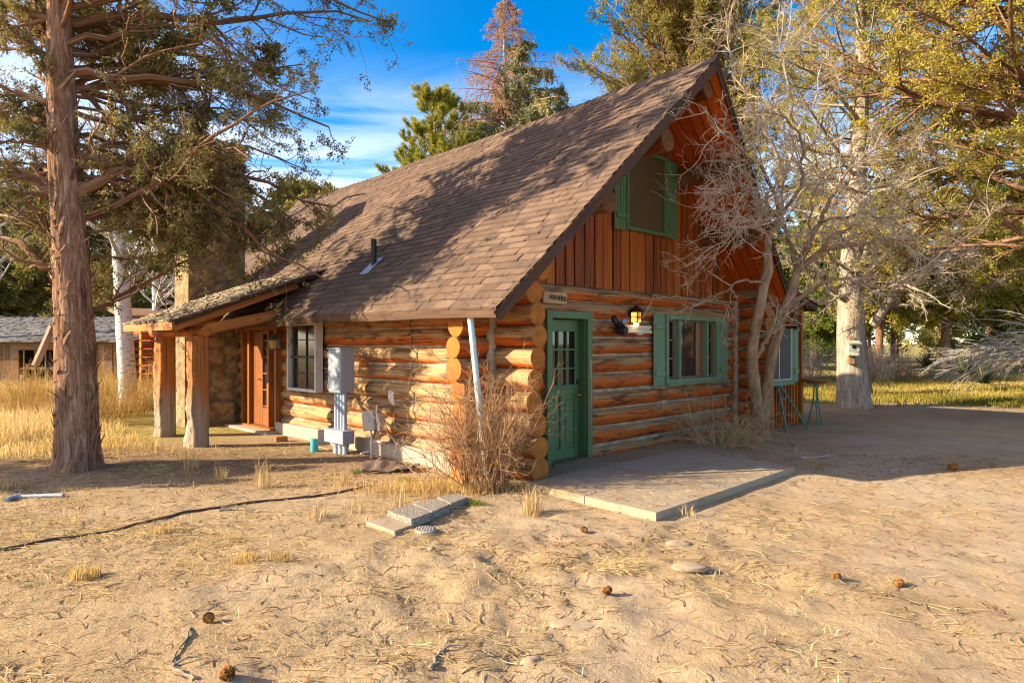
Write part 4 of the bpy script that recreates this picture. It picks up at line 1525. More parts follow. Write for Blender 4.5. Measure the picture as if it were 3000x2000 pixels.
sign = at_house("name_sign", "small raised-letter wooden name board reading ARNERS beside the log end above the green door", "sign", 1.165, -0.04, 2.305)
mb = MB()
pts = []
for a, b in (((-0.26, -0.075)), ((0.20, -0.085)), ((0.225, -0.06)), ((0.205, -0.02)), ((0.235, 0.03)), ((0.21, 0.08)), ((-0.26, 0.07))):
    pts.append((a, -0.012, b))
mb.prism(pts[::-1], (0, 0.022, 0), 0.7)
mb.build("board", m_wood("sign_board_wood", (0.26, 0.13, 0.06), (0.44, 0.26, 0.13), (0.55, 0.36, 0.2), (0.9, 30, 0)), sign)
cu_t = bpy.data.curves.new("lettering", 'FONT')
cu_t.body = "ARNERS"
cu_t.size = 0.092
cu_t.extrude = 0.003
cu_t.offset = 0.0022
cu_t.space_character = 1.05
cu_t.align_x = 'CENTER'
cu_t.align_y = 'CENTER'
tmp = bpy.data.objects.new("lettering_source", cu_t)
col.objects.link(tmp)
bpy.context.view_layer.update()
tm = bpy.data.meshes.new_from_object(tmp.evaluated_get(bpy.context.evaluated_depsgraph_get()))
bpy.data.objects.remove(tmp)
tm.name = "lettering"
tm.materials.clear()
tm.materials.append(m_text())
to = bpy.data.objects.new("lettering", tm)
col.objects.link(to)
to.parent = sign
to.location = (0.025, -0.0135, -0.004)
to.rotation_euler = (R(90), R(4), 0)

# porch lamp, lit, with its bulb below
lan = at_house("wall_lantern", "lit black box lantern with glowing bulb above the fluorescent fixture on the gable wall", "lantern", 2.92, -0.14, 2.08)
mb = MB()
for sx in (-1, 1):
    for sy in (-1, 1):
        mb.box((sx * 0.062, sy * 0.062, 0), (0.016, 0.016, 0.17), None, .5)
for sx in (-1, 0, 1):
    mb.box((sx * 0.03, -0.064, 0.02), (0.009, 0.009, 0.13), None, .5)
for z in (-0.08, 0.085, 0.0):
    for s1 in (-1, 1):
        mb.box((0, s1 * 0.0625, z), (0.13, 0.012, 0.014), None, .5)
        mb.box((s1 * 0.0625, 0, z), (0.012, 0.13, 0.014), None, .5)
mb.add([(-0.09, -0.09, 0.09), (0.09, -0.09, 0.09), (0.09, 0.09, 0.09), (-0.09, 0.09, 0.09), (0, 0, 0.20)], [(3, 2, 1, 0)], [(0, 1, 4), (1, 2, 4), (2, 3, 4), (3, 0, 4)], None, .5)
mb.box((0, 0.10, 0.06), (0.05, 0.10, 0.09), None, .5)
mb.build("cage", M_BLACK, lan)
mb = MB()
mb.box((0, 0, 0.0), (0.105, 0.105, 0.15), None, .5)
mb.build("amber_glass", m_emit("lit_amber_glass", (1.0, 0.42, 0.06), 1.1), lan)
mb = MB()
th = np.linspace(0, math.pi, 8)
mb.lathe(np.stack([0.042 * np.sin(th) + 0.0005, -0.105 - 0.045 * np.cos(th)], 1), 14)
mb.build("bulb", m_emit("lit_bulb", (1.0, 0.62, 0.18), 4.5), lan, True)

fx = at_house("strip_light", "cream strip light fixture with black sensor head fixed to the gable logs", "light fixture", 2.86, -0.06, 1.90)
mb = MB()
mb.box((0.10, 0, 0.035), (0.86, 0.09, 0.045), None, .5, bev=0.006)
mb.box((0.10, -0.02, -0.045), (0.84, 0.10, 0.04), None, .5, bev=0.01)
mb.box((0.22, -0.03, -0.075), (0.14, 0.04, 0.03), None, .5, bev=0.005)
mb.build("housing", M_CREAM, fx)
mb = MB()
mb.tube([(-0.28, -0.02, -0.005), (0.5, -0.02, -0.005)], 0.018, 10, True, .5)
mb.build("tube_lamp", M_WHITE, fx, True)
mb = MB()
mb.tube([(-0.33, -0.02, -0.01), (-0.33, -0.10, -0.02), (-0.33, -0.17, -0.03)], [0.075, 0.085, 0.06], 16, True, .5)
mb.bar((-0.36, -0.05, 0.05), (-0.50, -0.06, 0.16), 0.05, 0.09, .5)
mb.build("sensor_head", M_BLACK, fx, True)
mb = MB()
mb.tube([(-0.30, -0.07, 0.09), (-0.24, -0.10, 0.12)], [0.045, 0.055], 12, True, .5)
mb.build("lamp_head", M_GREYBOX, fx, True)

wr = MB()
P = np.array([(3.0, -0.12, 2.06), (3.2, -0.07, 2.10), (3.42, -0.05, 2.28), (3.55, -0.04, 2.47), (3.7, -0.04, 2.43), (3.95, -0.04, 2.44), (4.2, -0.04, 2.47), (4.55, -0.04, 2.45), (5.0, -0.04, 2.44), (5.6, -0.04, 2.46), (6.2, -0.04, 2.46)])
P = np.array([np.array([np.interp(t, np.arange(len(P)), P[:, k]) for k in range(3)]) for t in np.linspace(0, len(P) - 1, 50)])
P[:, 2] += 0.012 * np.sin(np.arange(50) * 0.9)
wr.tube(np.array([hw(*p) for p in P]), 0.006, 6, True, .5)
tag(wr.build("lamp_cord", M_WIRE, None, True), "thin pale cord strung from the lit lantern along the frieze log", "cord")

sl_ = at_house("carriage_lantern", "verdigris carriage lantern with amber glass hung beside the glazed side door", "lantern", -0.20, 5.74, 1.68)
mb = MB()
mb.lathe([(0.06, -0.11), (0.085, 0.06), (0.10, 0.075), (0.05, 0.14), (0.02, 0.18), (0.004, 0.2)], 6)
mb.bar((0.0, 0, 0.17), (0.15, 0, 0.12), 0.02, 0.02, .5)
mb.box((0.12, 0, 0.0), (0.03, 0.08, 0.2), None, .5)
mb.lathe([(0.001, -0.13), (0.05, -0.125), (0.065, -0.11)], 6)
mb.build("cage", m_paint("verdigris_metal", (0.10, 0.10, 0.075), 0.5), sl_)
mb = MB()
mb.lathe([(0.064, -0.10), (0.087, 0.05)], 6)
mb.build("amber_glass", m_paint("amber_glass", (0.55, 0.38, 0.14), 0.2), sl_)

# electric meter cabinet on the side wall, its conduits and gutter box
mt = at_house("meter_cabinet", "tall grey electrical cabinet with conduits and wire trough on the side wall", "meter box", -0.42, 2.92, 0.0)
mb = MB()
mb.box((0, 0, 1.26), (0.24, 0.36, 0.66), None, .5, bev=0.008)
mb.box((-0.123, 0.0, 1.26), (0.012, 0.33, 0.62), None, .5, bev=0.003)
mb.box((0, 0, 1.60), (0.28, 0.40, 0.02), None, .5)
mb.box((-0.134, -0.13, 1.20), (0.02, 0.03, 0.09), None, .5, bev=0.004)
mb.box((-0.131, 0.0, 1.545), (0.008, 0.30, 0.03), None, .5)
for z_ in (1.02, 1.5):
    mb.box((-0.128, 0.168, z_), (0.014, 0.02, 0.08), None, .5)
mb.build("cabinet", M_GREYBOX, mt)
mb = MB()
for v in (0.12, 0.04, -0.05, -0.13):
    mb.tube([(-0.02, v, 0.3), (-0.02, v, 0.95)], 0.032, 12, False, .5)
for u_, v in ((0.0, 0.16), (-0.05, 0.05), (-0.02, -0.03), (0.0, -0.12)):
    mb.tube([(u_, v, -0.1), (u_, v, 0.25)], 0.045, 12, False, .5)
    mb.tube([(u_, v, 0.11), (u_, v, 0.2)], 0.054, 12, False, .5)
mb.build("conduit", M_GREYPIPE, mt, True)
mb = MB()
mb.box((-0.04, 0.0, 0.27), (0.20, 0.56, 0.20), None, .5, bev=0.006)
mb.build("wire_trough", M_GREYBOX, mt)
mb = MB()
mb.box((0.22, -0.235, 1.35), (0.06, 0.09, 0.09), None, .5)
mb.build("side_fitting", M_EAVE, mt)

tb = at_house("telephone_box", "small weathered grey telephone terminal on a thin post by the side wall", "terminal box", -0.36, 2.17, 0.0)
mb = MB()
rot = np.array(Matrix.Rotation(R(-8), 3, 'X'))
mb.box((0, 0.02, 0.56), (0.13, 0.30, 0.30), rot, .5, bev=0.015)
mb.box((0.02, -0.19, 0.55), (0.10, 0.07, 0.26), rot, .5, bev=0.01)
mb.build("case", m_paint("weathered_grey_plastic", (0.36, 0.33, 0.28), 0.6, 0.2), tb)
mb = MB()
mb.tube([(0.02, 0.05, -0.05), (0.02, 0.05, 0.45)], 0.014, 8, False, .5)
mb.tube([(0.03, 0.35, 0.03), (0.0, 0.25, 0.06), (0.02, 0.07, 0.10)], 0.012, 8, False, .5)
mb.build("post", M_WHITE, tb, True)
mb = MB()
t = np.linspace(0, 2 * math.pi, 24)
mb.tube(np.stack([0.05 + 0.05 * np.sin(t * 2), -0.20 + 0.16 * np.cos(t), 0.42 + 0.20 * np.sin(t)], 1), 0.007, 6, False, .5)
mb.build("loose_wire", M_HOSE, tb, True)

tagp = MB()
q = np.array([(-0.16, 1.98, 0.80), (-0.17, 1.88, 0.78), (-0.17, 1.90, 0.98), (-0.19, 1.99, 1.0), (-0.25, 1.93, 0.90)])
tagp.add([hw(*p) for p in q], None, [(0, 1, 4), (1, 2, 4), (2, 3, 4), (3, 0, 4)], None, .5)
for o_ in (0.004,):
    tagp.add([hw(p[0] + o_, p[1], p[2]) for p in q], None, [(1, 0, 4), (2, 1, 4), (3, 2, 4), (0, 3, 4)], None, .5)
tag(tagp.build("paper_tag", M_WHITE), "crumpled white paper tag stuck on the side logs above the telephone box", "tag")

cb = MB()
z = np.linspace(2.02, 0.55, 40)
cb.tube(np.array([hw(-0.035 - 0.03 * math.sin(k * 0.8), 1.62 + 0.05 * math.sin(k * 0.33) + 0.02 * math.sin(k * 1.3), zz__) for k, zz__ in enumerate(z)]), 0.008, 6, False, .5)
tag(cb.build("wall_cable", M_HOSE, None, True), "dark cable snaking down the side logs between cabinet and corner", "cable")

pp = MB()
a, b = hw(-0.63, -0.30, 2.06), hw(-0.50, -0.50, -0.05)
pp.tube(np.array([a + (b - a) * t for t in np.linspace(0, 1, 8)]) + rng.normal(0, 0.003, (8, 3)), 0.036, 14, True, .5)
tag(pp.build("leaning_pipe", M_PALEBLUE, None, True), "pale blue plastic pipe leaning from the eave into the dry shrub", "pipe")

tp = MB()
p = gp(920, 1322)
tp.tube([p + np.array([0, 0, -0.05]), p + np.array([0.01, 0.0, 0.20])], 0.062, 18, True, .5)
tag(tp.build("pipe_stub", M_TEAL, None, True), "short teal pipe stub standing in the dirt by the side wall", "pipe")
ob = MB()
p = gp(824, 1292)
ob.box(p + np.array([0, 0, 0.04]), (0.20, 0.10, 0.09), np.array(Matrix.Rotation(R(30), 3, 'Z')), .5, bev=0.01)
tag(ob.build("brick", m_concrete("orange_brick", (0.32, 0.12, 0.035), (0.46, 0.2, 0.06), 40)), "orange brick lying at the foot of the side wall", "brick")

# ------------------------------------------------------------------ slab, stones, hoses
mb = MB()
zt = 0.075
top = [hw(u_, v_, zt) for u_, v_ in SLAB]
n_ = 4
Pn = []
# two poured halves with a joint
def lerp(a, b, t):
    return a + (b - a) * t
A, B, C_, D = top
for t0, t1 in ((0.0, 0.497), (0.503, 1.0)):
    quad = [lerp(A, B, t0), lerp(A, B, t1), lerp(D, C_, t1), lerp(D, C_, t0)]
    mb.prism([q_ for q_ in quad], (0, 0, -0.16), .5)
bpy_slab = mb.build("concrete_slab", M_CONC)
tag(bpy_slab, "pale poured concrete pad on the ground before the green door", "concrete pad")


def flat_stone(name, corners, z, th, m, label, cat, group=None, jit=0.0):
    mb = MB()
    c = [gp(x, y, z) for x, y in corners]
    if jit:
        c = [p + rng.normal(0, jit, 3) * np.array([1, 1, 0.2]) for p in c]
    ctr = np.mean(c, 0)
    inner = [p + (ctr - p) / np.linalg.norm(ctr - p) * 0.012 for p in c]
    low = [np.array([p[0], p[1], z - th]) for p in c]
    mid = [np.array([p[0], p[1], p[2] - 0.010]) for p in c]
    n = len(c)
    V = np.array(inner + mid + low)
    Q = []
    for i in range(n):
        k = (i + 1) % n
        Q += [(i, k, n + k, n + i), (n + i, n + k, 2 * n + k, 2 * n + i)]
    T = [(0, i + 1, i) if False else (0, i, i + 1) for i in range(1, n - 1)]
    mb.add(V, [q[::-1] for q in Q], T, None, .5)
    o = mb.build(name, m)
    return tag(o, label, cat, group)


PG = "concrete pavers laid in a row by the shrub"
flat_stone("paver", [(1135, 1494), (1207, 1475), (1264, 1500), (1205, 1521)], 0.10, 0.08, M_PAVER, "pebble-faced paver at the near end of the row, overlapping the smooth tile", "paver", PG)
flat_stone("paver", [(1209, 1474), (1278, 1458), (1318, 1477), (1266, 1499)], 0.08, 0.08, M_PAVER, "pebble-faced paver in the middle of the row by the shrub", "paver", PG)
flat_stone("paver", [(1280, 1455), (1335, 1442), (1372, 1455), (1320, 1474)], 0.07, 0.08, M_PAVER, "pebble-faced paver at the far end of the row, under the dry shrub", "paver", PG)
flat_stone("stone_tile", [(1072, 1526), (1130, 1510), (1216, 1534), (1156, 1556)], 0.05, 0.045, M_ROCK, "thin smooth tan tile lying under the nearest pebbled paver", "tile")
mb = MB()
p = gp(1244, 1552, 0.02)
mb.lathe([(0.001, 0.012), (0.085, 0.012), (0.10, 0.005), (0.10, -0.03)], 24, p)
for k in range(-3, 4):
    w = math.sqrt(max(0.08 ** 2 - (k * 0.024) ** 2, 0.0004))
    mb.box(p + np.array([k * 0.024, 0, 0.015]), (0.011, w * 2, 0.008), np.array(Matrix.Rotation(R(0), 3, 'Z')), .5)
tag(mb.build("drain_cover", m_paint("weathered_grey_metal", (0.42, 0.38, 0.31), 0.7)), "round slotted drain cover in the dirt below the tan tile", "drain cover")


def on_ground(pts, z=0.0, n=60):
    P = np.array([gp(x, y) for x, y in pts])
    t = np.linspace(0, len(P) - 1, n)
    P = np.stack([np.interp(t, np.arange(len(P)), P[:, k]) for k in range(3)], 1)
    ker = np.array([1, 2, 3, 2, 1]) / 9
    for k in range(2):
        P[2:-2, k] = np.convolve(P[:, k], ker, 'valid')
    P[:, 2] = ground_z(P[:, 0], P[:, 1]) + z
    return P


mb = MB()
mb.tube(on_ground([(-160, 1640), (0, 1611), (223, 1571), (383, 1542), (530, 1507), (638, 1489), (765, 1469), (925, 1456), (1085, 1424)], 0.010), 0.013, 10, True, .5)
tag(mb.build("garden_hose", M_HOSE, None, True), "long brown poly irrigation hose lying across the dry yard", "hose")
mb = MB()
mb.tube(on_ground([(19, 1467), (40, 1457), (48, 1455), (110, 1455), (185, 1456)], 0.02, 24), 0.022, 10, True, .5)
mb.tube(on_ground([(42, 1457), (56, 1455)], 0.02, 6), 0.03, 10, True, .5)
tag(mb.build("loose_pipe", M_GREYPIPE, None, True), "grey elbowed pipe lying on the ground left of the yard", "pipe")


def pine_cone(name, px, py, size, label, rz, open_=1.0):
    p = gp(px, py)
    t = thing(name, label, "pine cone", (p[0], p[1], float(ground_z(p[0], p[1])) + size * 0.36), rz, "pine cones lying in the yard")
    mb = MB()
    n = 90
    k = np.arange(n)
    f = k / n
    ang = k * 2.39996
    rad = np.sin(np.clip(f * 0.85 + 0.15, 0, 1) * math.pi) ** 0.8 * size * 0.21 + 0.004
    x = (f - 0.5) * size
    for i in range(n):
        ca, sa = math.cos(ang[i]), math.sin(ang[i])
        d = np.array([0.45 * (1 - f[i]), ca, sa])
        d /= np.linalg.norm(d)
        side = np.cross(d, [1, 0, 0])
        side /= np.linalg.norm(side) + 1e-6
        b0 = np.array([x[i], 0, 0]) + d * 0.3 * rad[i]
        tip = np.array([x[i], 0, 0]) + d * rad[i] * (1.5 * open_)
        w = size * 0.085
        nn = np.cross(side, d) * size * 0.02
        V = [b0 - side * w * 0.5, b0 + side * w * 0.5, tip + side * w, tip - side * w, tip + d * w * 0.5 + nn, b0 - nn * 2]
        mb.add(V, [(0, 1, 2, 3)], [(3, 2, 4), (0, 3, 5), (1, 5, 2), (5, 3, 4), (5, 4, 2)], None, random.random())
    mb.build("scales", M_CONE, t)
    mb = MB()
    th = np.linspace(0, 1, 8)
    mb.tube(np.stack([(th - 0.5) * size * 0.95, 0 * th, 0 * th], 1), np.sin(th * math.pi) * size * 0.16 + 0.003, 8, True, .2)
    mb.build("core", M_CONE, t, True)
    return t


M_CONE = m_leaf("pine_cone_scale", [(0.0, (0.10, 0.045, 0.018)), (0.5, (0.27, 0.125, 0.04)), (1.0, (0.42, 0.21, 0.075))], 0.05)
pine_cone("pine_cone", 664, 1983, 0.085, "plump orange-brown pine cone nearest the camera on bare dirt", 1.2, 1.2)
pine_cone("pine_cone", 2632, 1712, 0.085, "orange pine cone on straw in the open yard right of the slab", 0.3)
pine_cone("pine_cone", 2448, 1696, 0.075, "dull brown pine cone half buried in straw, left of the orange one", 0.0, 0.9)
pine_cone("pine_cone", 2792, 1379, 0.15, "dark pine cone at the edge of the cabin's shadow", 0.1)
pine_cone("pine_cone", 1712, 1552, 0.08, "grey-brown pine cone below the near corner of the slab", 2.0, 0.9)
pine_cone("pine_cone", 1778, 1737, 0.08, "brown pine cone in the trodden dirt between the pale rocks", 0.6)
pine_cone("pine_cone", 612, 1815, 0.085, "weathered pine cone among straw on the left of the yard", 2.4)


def stick(name, pts, r, label, m=None):
    mb = MB()
    P = on_ground(pts, r * 0.8, 20)
    P += rng.normal(0, r * 0.35, P.shape)
    mb.tube(P, np.linspace(r, r * 0.45, 20), 7, True, .5)
    q = P[8]
    mb.tube([q, q + np.array([0.05, 0.04, 0.02]), q + np.array([0.12, 0.06, 0.01])], [r * 0.6, r * 0.5, r * 0.2], 6, True, .5)
    tag(mb.build(name, m or M_BARKG, None, True), label, "stick", "fallen sticks in the yard")


stick("fallen_stick", [(566, 1987), (530, 1960), (505, 1940), (503, 1922), (545, 1880), (562, 1830)], 0.011, "curved dark stick bent like a hook near the plump cone")
stick("fallen_stick", [(1258, 1955), (1285, 1915), (1300, 1890), (1322, 1861)], 0.012, "straight weathered stick lying alone in front of the trodden dirt")
stick("fallen_stick", [(640, 1500), (690, 1495), (760, 1503)], 0.014, "gnarled broken stick across the brown hose")
stick("fallen_stick", [(905, 1290), (930, 1310), (975, 1322)], 0.012, "thin pale stick near the porch post foot")


def rock(name, px, py, sx, sy, sz, label, seed):
    p = gp(px, py)
    n, k = 14, 20
    th, ph = np.meshgrid(np.linspace(0.02, math.pi - 0.02, n), np.arange(k) / k * 2 * math.pi, indexing='ij')
    D = np.stack([np.sin(th) * np.cos(ph), np.sin(th) * np.sin(ph), np.cos(th)], -1)
    r = 1 + 0.9 * fbm(D * 1.6 + seed * 3, 4, seed)
    V = D * r[..., None] * np.array([sx, sy, sz])
    i = np.arange(n - 1)[:, None] * k
    j = np.arange(k)[None, :]
    Q = np.stack([i + j, i + k + j, i + k + (j + 1) % k, i + (j + 1) % k], -1).reshape(-1, 4)
    mb = MB()
    mb.add(V + np.array([p[0], p[1], float(ground_z(p[0], p[1])) + sz * 0.1]), Q, None, None, .5)
    tag(mb.build(name, M_ROCK, None, True), label, "rock", "pale flat rocks showing through the dirt")


rock("rock", 2022, 1668, 0.14, 0.08, 0.024, "flat pale rock in the middle of the yard, with straw beside it", 1)
rock("rock", 1690, 1808, 0.17, 0.08, 0.016, "broad pale rock slab sunk flush in trodden dirt", 2)
rock("rock", 1556, 1926, 0.06, 0.045, 0.025, "small round pale rock nearest the camera", 3)
rock("rock", 1990, 1588, 0.12, 0.06, 0.03, "pale crumbly rock just beyond the straw heap", 4)
rock("rock", 1262, 1608, 0.035, 0.03, 0.025, "little pale stone beside the drain cover", 5)

# bark or leather-like scrap against the wall
mb = MB()
p0 = gp(1140, 1384)
n1, n2 = 22, 14
a, b = np.meshgrid(np.linspace(-0.33, 0.33, n1), np.linspace(-0.17, 0.17, n2), indexing='ij')
h = 0.06 + 0.16 * fbm(np.stack([a * 5, b * 7, 0 * a], -1), 3, 8) + 0.05 * np.cos(b * 9)
V = np.stack([p0[0] + a + 0.2 * b, p0[1] + 0.1 + b + 0.15 * a, np.maximum(h, 0.005)], -1)
i = np.arange(n1 - 1)[:, None] * n2
j = np.arange(n2 - 1)[None, :]
Q = np.stack([i + j, i + n2 + j, i + n2 + j + 1, i + j + 1], -1).reshape(-1, 4)
mb.add(V, Q, None, None, .5)
V2 = V - np.array([0, 0, 0.02])
mb.add(V2, Q[:, ::-1], None, None, .5)
tag(mb.build("tarp_scrap", m_paint("brown_tarp", (0.17, 0.12, 0.09), 0.55), None, True), "crumpled brown scrap of tarp on the ground between meter and shrub", "tarp")


# ------------------------------------------------------------------ plants
def unit(v):
    return v / (np.linalg.norm(v, axis=-1, keepdims=True) + 1e-9)


def grow(S, D, L, Rd, n=6, wander=0.18, lift=0.0, tip=0.25, curl=None):
    """grow B polylines at once"""
    B = len(S)
    P = np.zeros((B, n, 3))
    P[:, 0] = S
    d = unit(D.copy())
    lift = np.broadcast_to(np.asarray(lift, float), (B,))
    for i in range(1, n):
        d = d + rng.normal(0, wander, (B, 3))
        d[:, 2] += lift
        d = unit(d)
        P[:, i] = P[:, i - 1] + d * (L / (n - 1))[:, None]
    Rr = Rd[:, None] * np.linspace(1, tip, n)[None, :]
    return P, Rr


def spawn(P, Rr, L, per, t0, t1, ang, angv, lf, lfv, rf=0.55, flat=0.0, taper=0.5):
    """children of every polyline"""
    B, n = P.shape[:2]
    idx = np.repeat(np.arange(B), per)
    t = rng.uniform(t0, t1, len(idx))
    x = t * (n - 1)
    i = np.minimum(x.astype(int), n - 2)
    f = (x - i)[:, None]
    S = P[idx, i] * (1 - f) + P[idx, i + 1] * f
    T = unit(P[idx, i + 1] - P[idx, i])
    rnd = rng.normal(0, 1, (len(idx), 3))
    rnd[:, 2] *= (1 - flat)
    N = unit(np.cross(T, np.cross(rnd, T) + 1e-6))
    N = unit(rnd - (rnd * T).sum(1, keepdims=True) * T)
    a = np.radians(rng.normal(ang, angv, len(idx)))[:, None]
    D = T * np.cos(a) + N * np.sin(a)
    Ln = L[idx] * np.clip(rng.normal(lf, lfv, len(idx)), lf * 0.3, lf * 2) * (1 - taper * t)
    Rn = (Rr[idx, i]) * rf
    return S, D, Ln, Rn


def leaves(mb, P, per, spread, ln, wd, t0=0.2, along=0.6, tint_c=0.5, tint_v=0.18, m=0, droop=0.0, cl=None):
    """small pointed sprays along each twig polyline"""
    B, n = P.shape[:2]
    if B == 0:
        return
    idx = np.repeat(np.arange(B), per)
    t = rng.uniform(t0, 1.0, len(idx)) * (n - 1)
    i = np.minimum(t.astype(int), n - 2)
    f = (t - i)[:, None]
    S = P[idx, i] * (1 - f) + P[idx, i + 1] * f + rng.normal(0, spread, (len(idx), 3))
    T = unit(P[idx, i + 1] - P[idx, i])
    D = unit(T * along + rng.normal(0, 0.6, (len(idx), 3)) + np.array([0, 0, -droop]))
    W = unit(np.cross(D, rng.normal(0, 1, (len(idx), 3))))
    l = (ln * rng.uniform(0.6, 1.4, len(idx)))[:, None]
    w = (wd * rng.uniform(0.6, 1.4, len(idx)))[:, None]
    V = np.stack([S, S + D * l * 0.5 + W * w * 0.5, S + D * l, S + D * l * 0.5 - W * w * 0.5], 1)
    Q = np.arange(len(idx) * 4).reshape(-1, 4)
    ct = np.clip(rng.normal(tint_c, tint_v, B), 0, 1) if cl is None else cl
    ti = np.clip(ct[idx] + rng.normal(0, 0.12, len(idx)), 0, 1)
    mb.add(V, Q, None, None, np.repeat(ti, 4), m)


def clump_tint(P, scale, base=0.5, amp=1.3, seed=0):
    return np.clip(base + amp * fbm(P[:, -1] * scale, 2, seed) + rng.normal(0, 0.08, len(P)), 0, 1)


def trunk_mesh(path, radii, k=40, nsub=90, ridges=0.10, flare=0.5, flare_h=0.5, roots=5, seed=1, twist=0.6):
    path, radii = np.asarray(path, float), np.asarray(radii, float)
    t = np.linspace(0, len(path) - 1, nsub)
    P = np.stack([np.interp(t, np.arange(len(path)), path[:, c]) for c in range(3)], 1)
    for c in range(2):
        ker = np.ones(7) / 7
        pad = np.pad(P[:, c], 3, mode='edge')
        P[:, c] = np.convolve(pad, ker, 'valid')
    rr = np.interp(t, np.arange(len(path)), radii)
    z = P[:, 2] - P[0, 2]
    th = np.arange(k) / k * 2 * math.pi
    Z, T = np.meshgrid(z, th, indexing='ij')
    tw = T + twist * Z * 0.3
    fl = np.exp(-Z / flare_h)
    rad = rr[:, None] * (1 + flare * fl * (0.6 + 0.6 * np.cos(roots * T + seed) ** 2))
    strip = fbm(np.stack([np.cos(tw) * 5.5, np.sin(tw) * 5.5, Z * 1.3], -1), 4, seed, 0.6)
    rid = 1 - np.abs(strip) * 4
    rad = rad * (1 + ridges * (np.clip(rid, -1, 1) * 0.5) + 0.35 * ridges * fbm(np.stack([np.cos(T) * 1.5, np.sin(T) * 1.5, Z * 0.9], -1), 3, seed + 5) * 3)
    V = np.stack([P[:, None, 0] + rad * np.cos(T), P[:, None, 1] + rad * np.sin(T), np.broadcast_to(P[:, None, 2], T.shape)], -1)
    i = np.arange(nsub - 1)[:, None] * k
    j = np.arange(k)[None, :]
    Q = np.stack([i + j, i + (j + 1) % k, i + k + (j + 1) % k, i + k + j], -1).reshape(-1, 4)
    gc = np.stack([Z + seed, np.abs(tw % (2 * math.pi) - math.pi) * rr[:, None] * 1.0 + seed, 0 * Z], -1)
    mb = MB()
    mb.add(V, Q, None, gc, .5)
    return mb, P, rr


def crown(main, n2, n3, nl, l2=0.45, l3=0.32, leaf=(0.05, 0.014), spread=0.02, lift2=0.02, wander=0.16, tcl=(0.5, 1.3, 0.9), k1=5,
          bare=0.0, rmin=0.004, seed=0, flat=0.3, n4=0, t2=0.18, gap=0.0, gapf=2.0):
    """main = (P, R, L): returns (wood builder, leaf builder)"""
    wood, lf = MB(), MB()
    P1, R1, L1 = main
    wood.tubes(P1, R1, k1)
    S, D, L, Rn = spawn(P1, R1, L1, n2, t2, 1.0, 48, 16, l2, l2 * 0.3, 0.5, flat, 0.55)
    P2, R2 = grow(S, D, L, np.maximum(Rn, rmin * 1.4), 6, wander, lift2, 0.3)
    wood.tubes(P2, R2, 4)
    S, D, L3, Rn = spawn(P2, R2, L, n3, 0.15, 1.0, 45, 16, l3, l3 * 0.3, 0.55, flat * 0.5, 0.4)
    L3 = np.maximum(L3, 0.10)
    P3, R3 = grow(S, D, L3, np.maximum(Rn, rmin), 4, wander * 1.3, lift2, 0.4)
    if gap:        # open windows through the crown
        kp = vnoise(P3[:, -1] * gapf, seed + 90) > gap
        P3, R3, L3 = P3[kp], R3[kp], L3[kp]
    if n4:
        wood.tubes(P3, R3, 3)
        S, D, L4, Rn = spawn(P3, R3, L3, n4, 0.1, 1.0, 42, 16, 0.55, 0.15, 0.7, 0, 0.3)
        L4 = np.maximum(L4, 0.06)
        P3, R3 = grow(S, D, L4, np.maximum(Rn * 0.7, rmin * 0.7), 3, wander * 1.5, lift2, 0.5)
    wood.tubes(P3, R3, 3)
    keep = rng.random(len(P3)) > bare
    Pk = P3[keep]
    leaves(lf, Pk, nl, spread, leaf[0], leaf[1], 0.15, 0.7, cl=clump_tint(Pk, tcl[2], tcl[0], tcl[1], seed))
    return wood, lf


def tip_path(P, up=0.0):
    return P


# ---- the big shaggy juniper on the left
JB = np.array([-5.86, 9.0, 0.0])
jt = thing("juniper_tree", "big shaggy red-barked juniper in the left foreground, its branches hanging over the roof", "tree", JB)
jp = [(0.02, 0, -0.08), (0.02, 0, 0.25), (0.01, 0, 0.9), (-0.01, 0, 1.7), (-0.05, 0, 2.5), (-0.10, 0, 3.2), (-0.18, 0.02, 4.2), (-0.25, 0.05, 5.3), (-0.28, 0.05, 6.4), (-0.30, 0.1, 7.6), (-0.3, 0.1, 9.0), (-0.25, 0.1, 12.6)]
jr = [0.25, 0.243, 0.232, 0.222, 0.205, 0.19, 0.172, 0.152, 0.125, 0.10, 0.07, 0.02]
mb, jP, jR = trunk_mesh(jp, jr, 80, 260, 0.20, 0.42, 0.16, 4, 2)
# loose shreds of bark
n = 420
zi = rng.integers(4, 170, n)
th = rng.uniform(0, 2 * math.pi, n)
ctr, rd = jP[zi], jR[zi] * rng.uniform(0.98, 1.06, n)
o1 = np.stack([np.cos(th), np.sin(th), 0 * th], 1)
tg = np.stack([-np.sin(th), np.cos(th), 0 * th], 1)
ln = rng.uniform(0.08, 0.32, n)
wd = rng.uniform(0.008, 0.024, n)
p0 = ctr + o1 * rd[:, None]
lean_ = rng.normal(0, 0.05, n)
p1 = p0 + np.stack([0 * ln, 0 * ln, ln], 1) * 0.5 + o1 * 0.012 + tg * lean_[:, None]
p2 = p0 + np.stack([0 * ln, 0 * ln, ln], 1) + o1 * rng.uniform(-0.004, 0.035, n)[:, None] + tg * 2 * lean_[:, None]
V = np.stack([p0 - tg * wd[:, None], p0 + tg * wd[:, None], p1 - tg * wd[:, None] * 1.2, p1 + tg * wd[:, None] * 1.2, p2 - tg * wd[:, None] * 0.5, p2 + tg * wd[:, None] * 0.5], 1)
b6 = (np.arange(n) * 6)[:, None]
Q = np.concatenate([b6 + np.array([0, 1, 3, 2]), b6 + np.array([2, 3, 5, 4])])
gcz = np.stack([V[..., 2], rng.uniform(0, 9, (n, 1)) + 0 * V[..., 2], 0 * V[..., 2]], -1)
mb.add(V, Q, None, gcz, .5)
mb.build("trunk", M_BARKJR, jt, True)
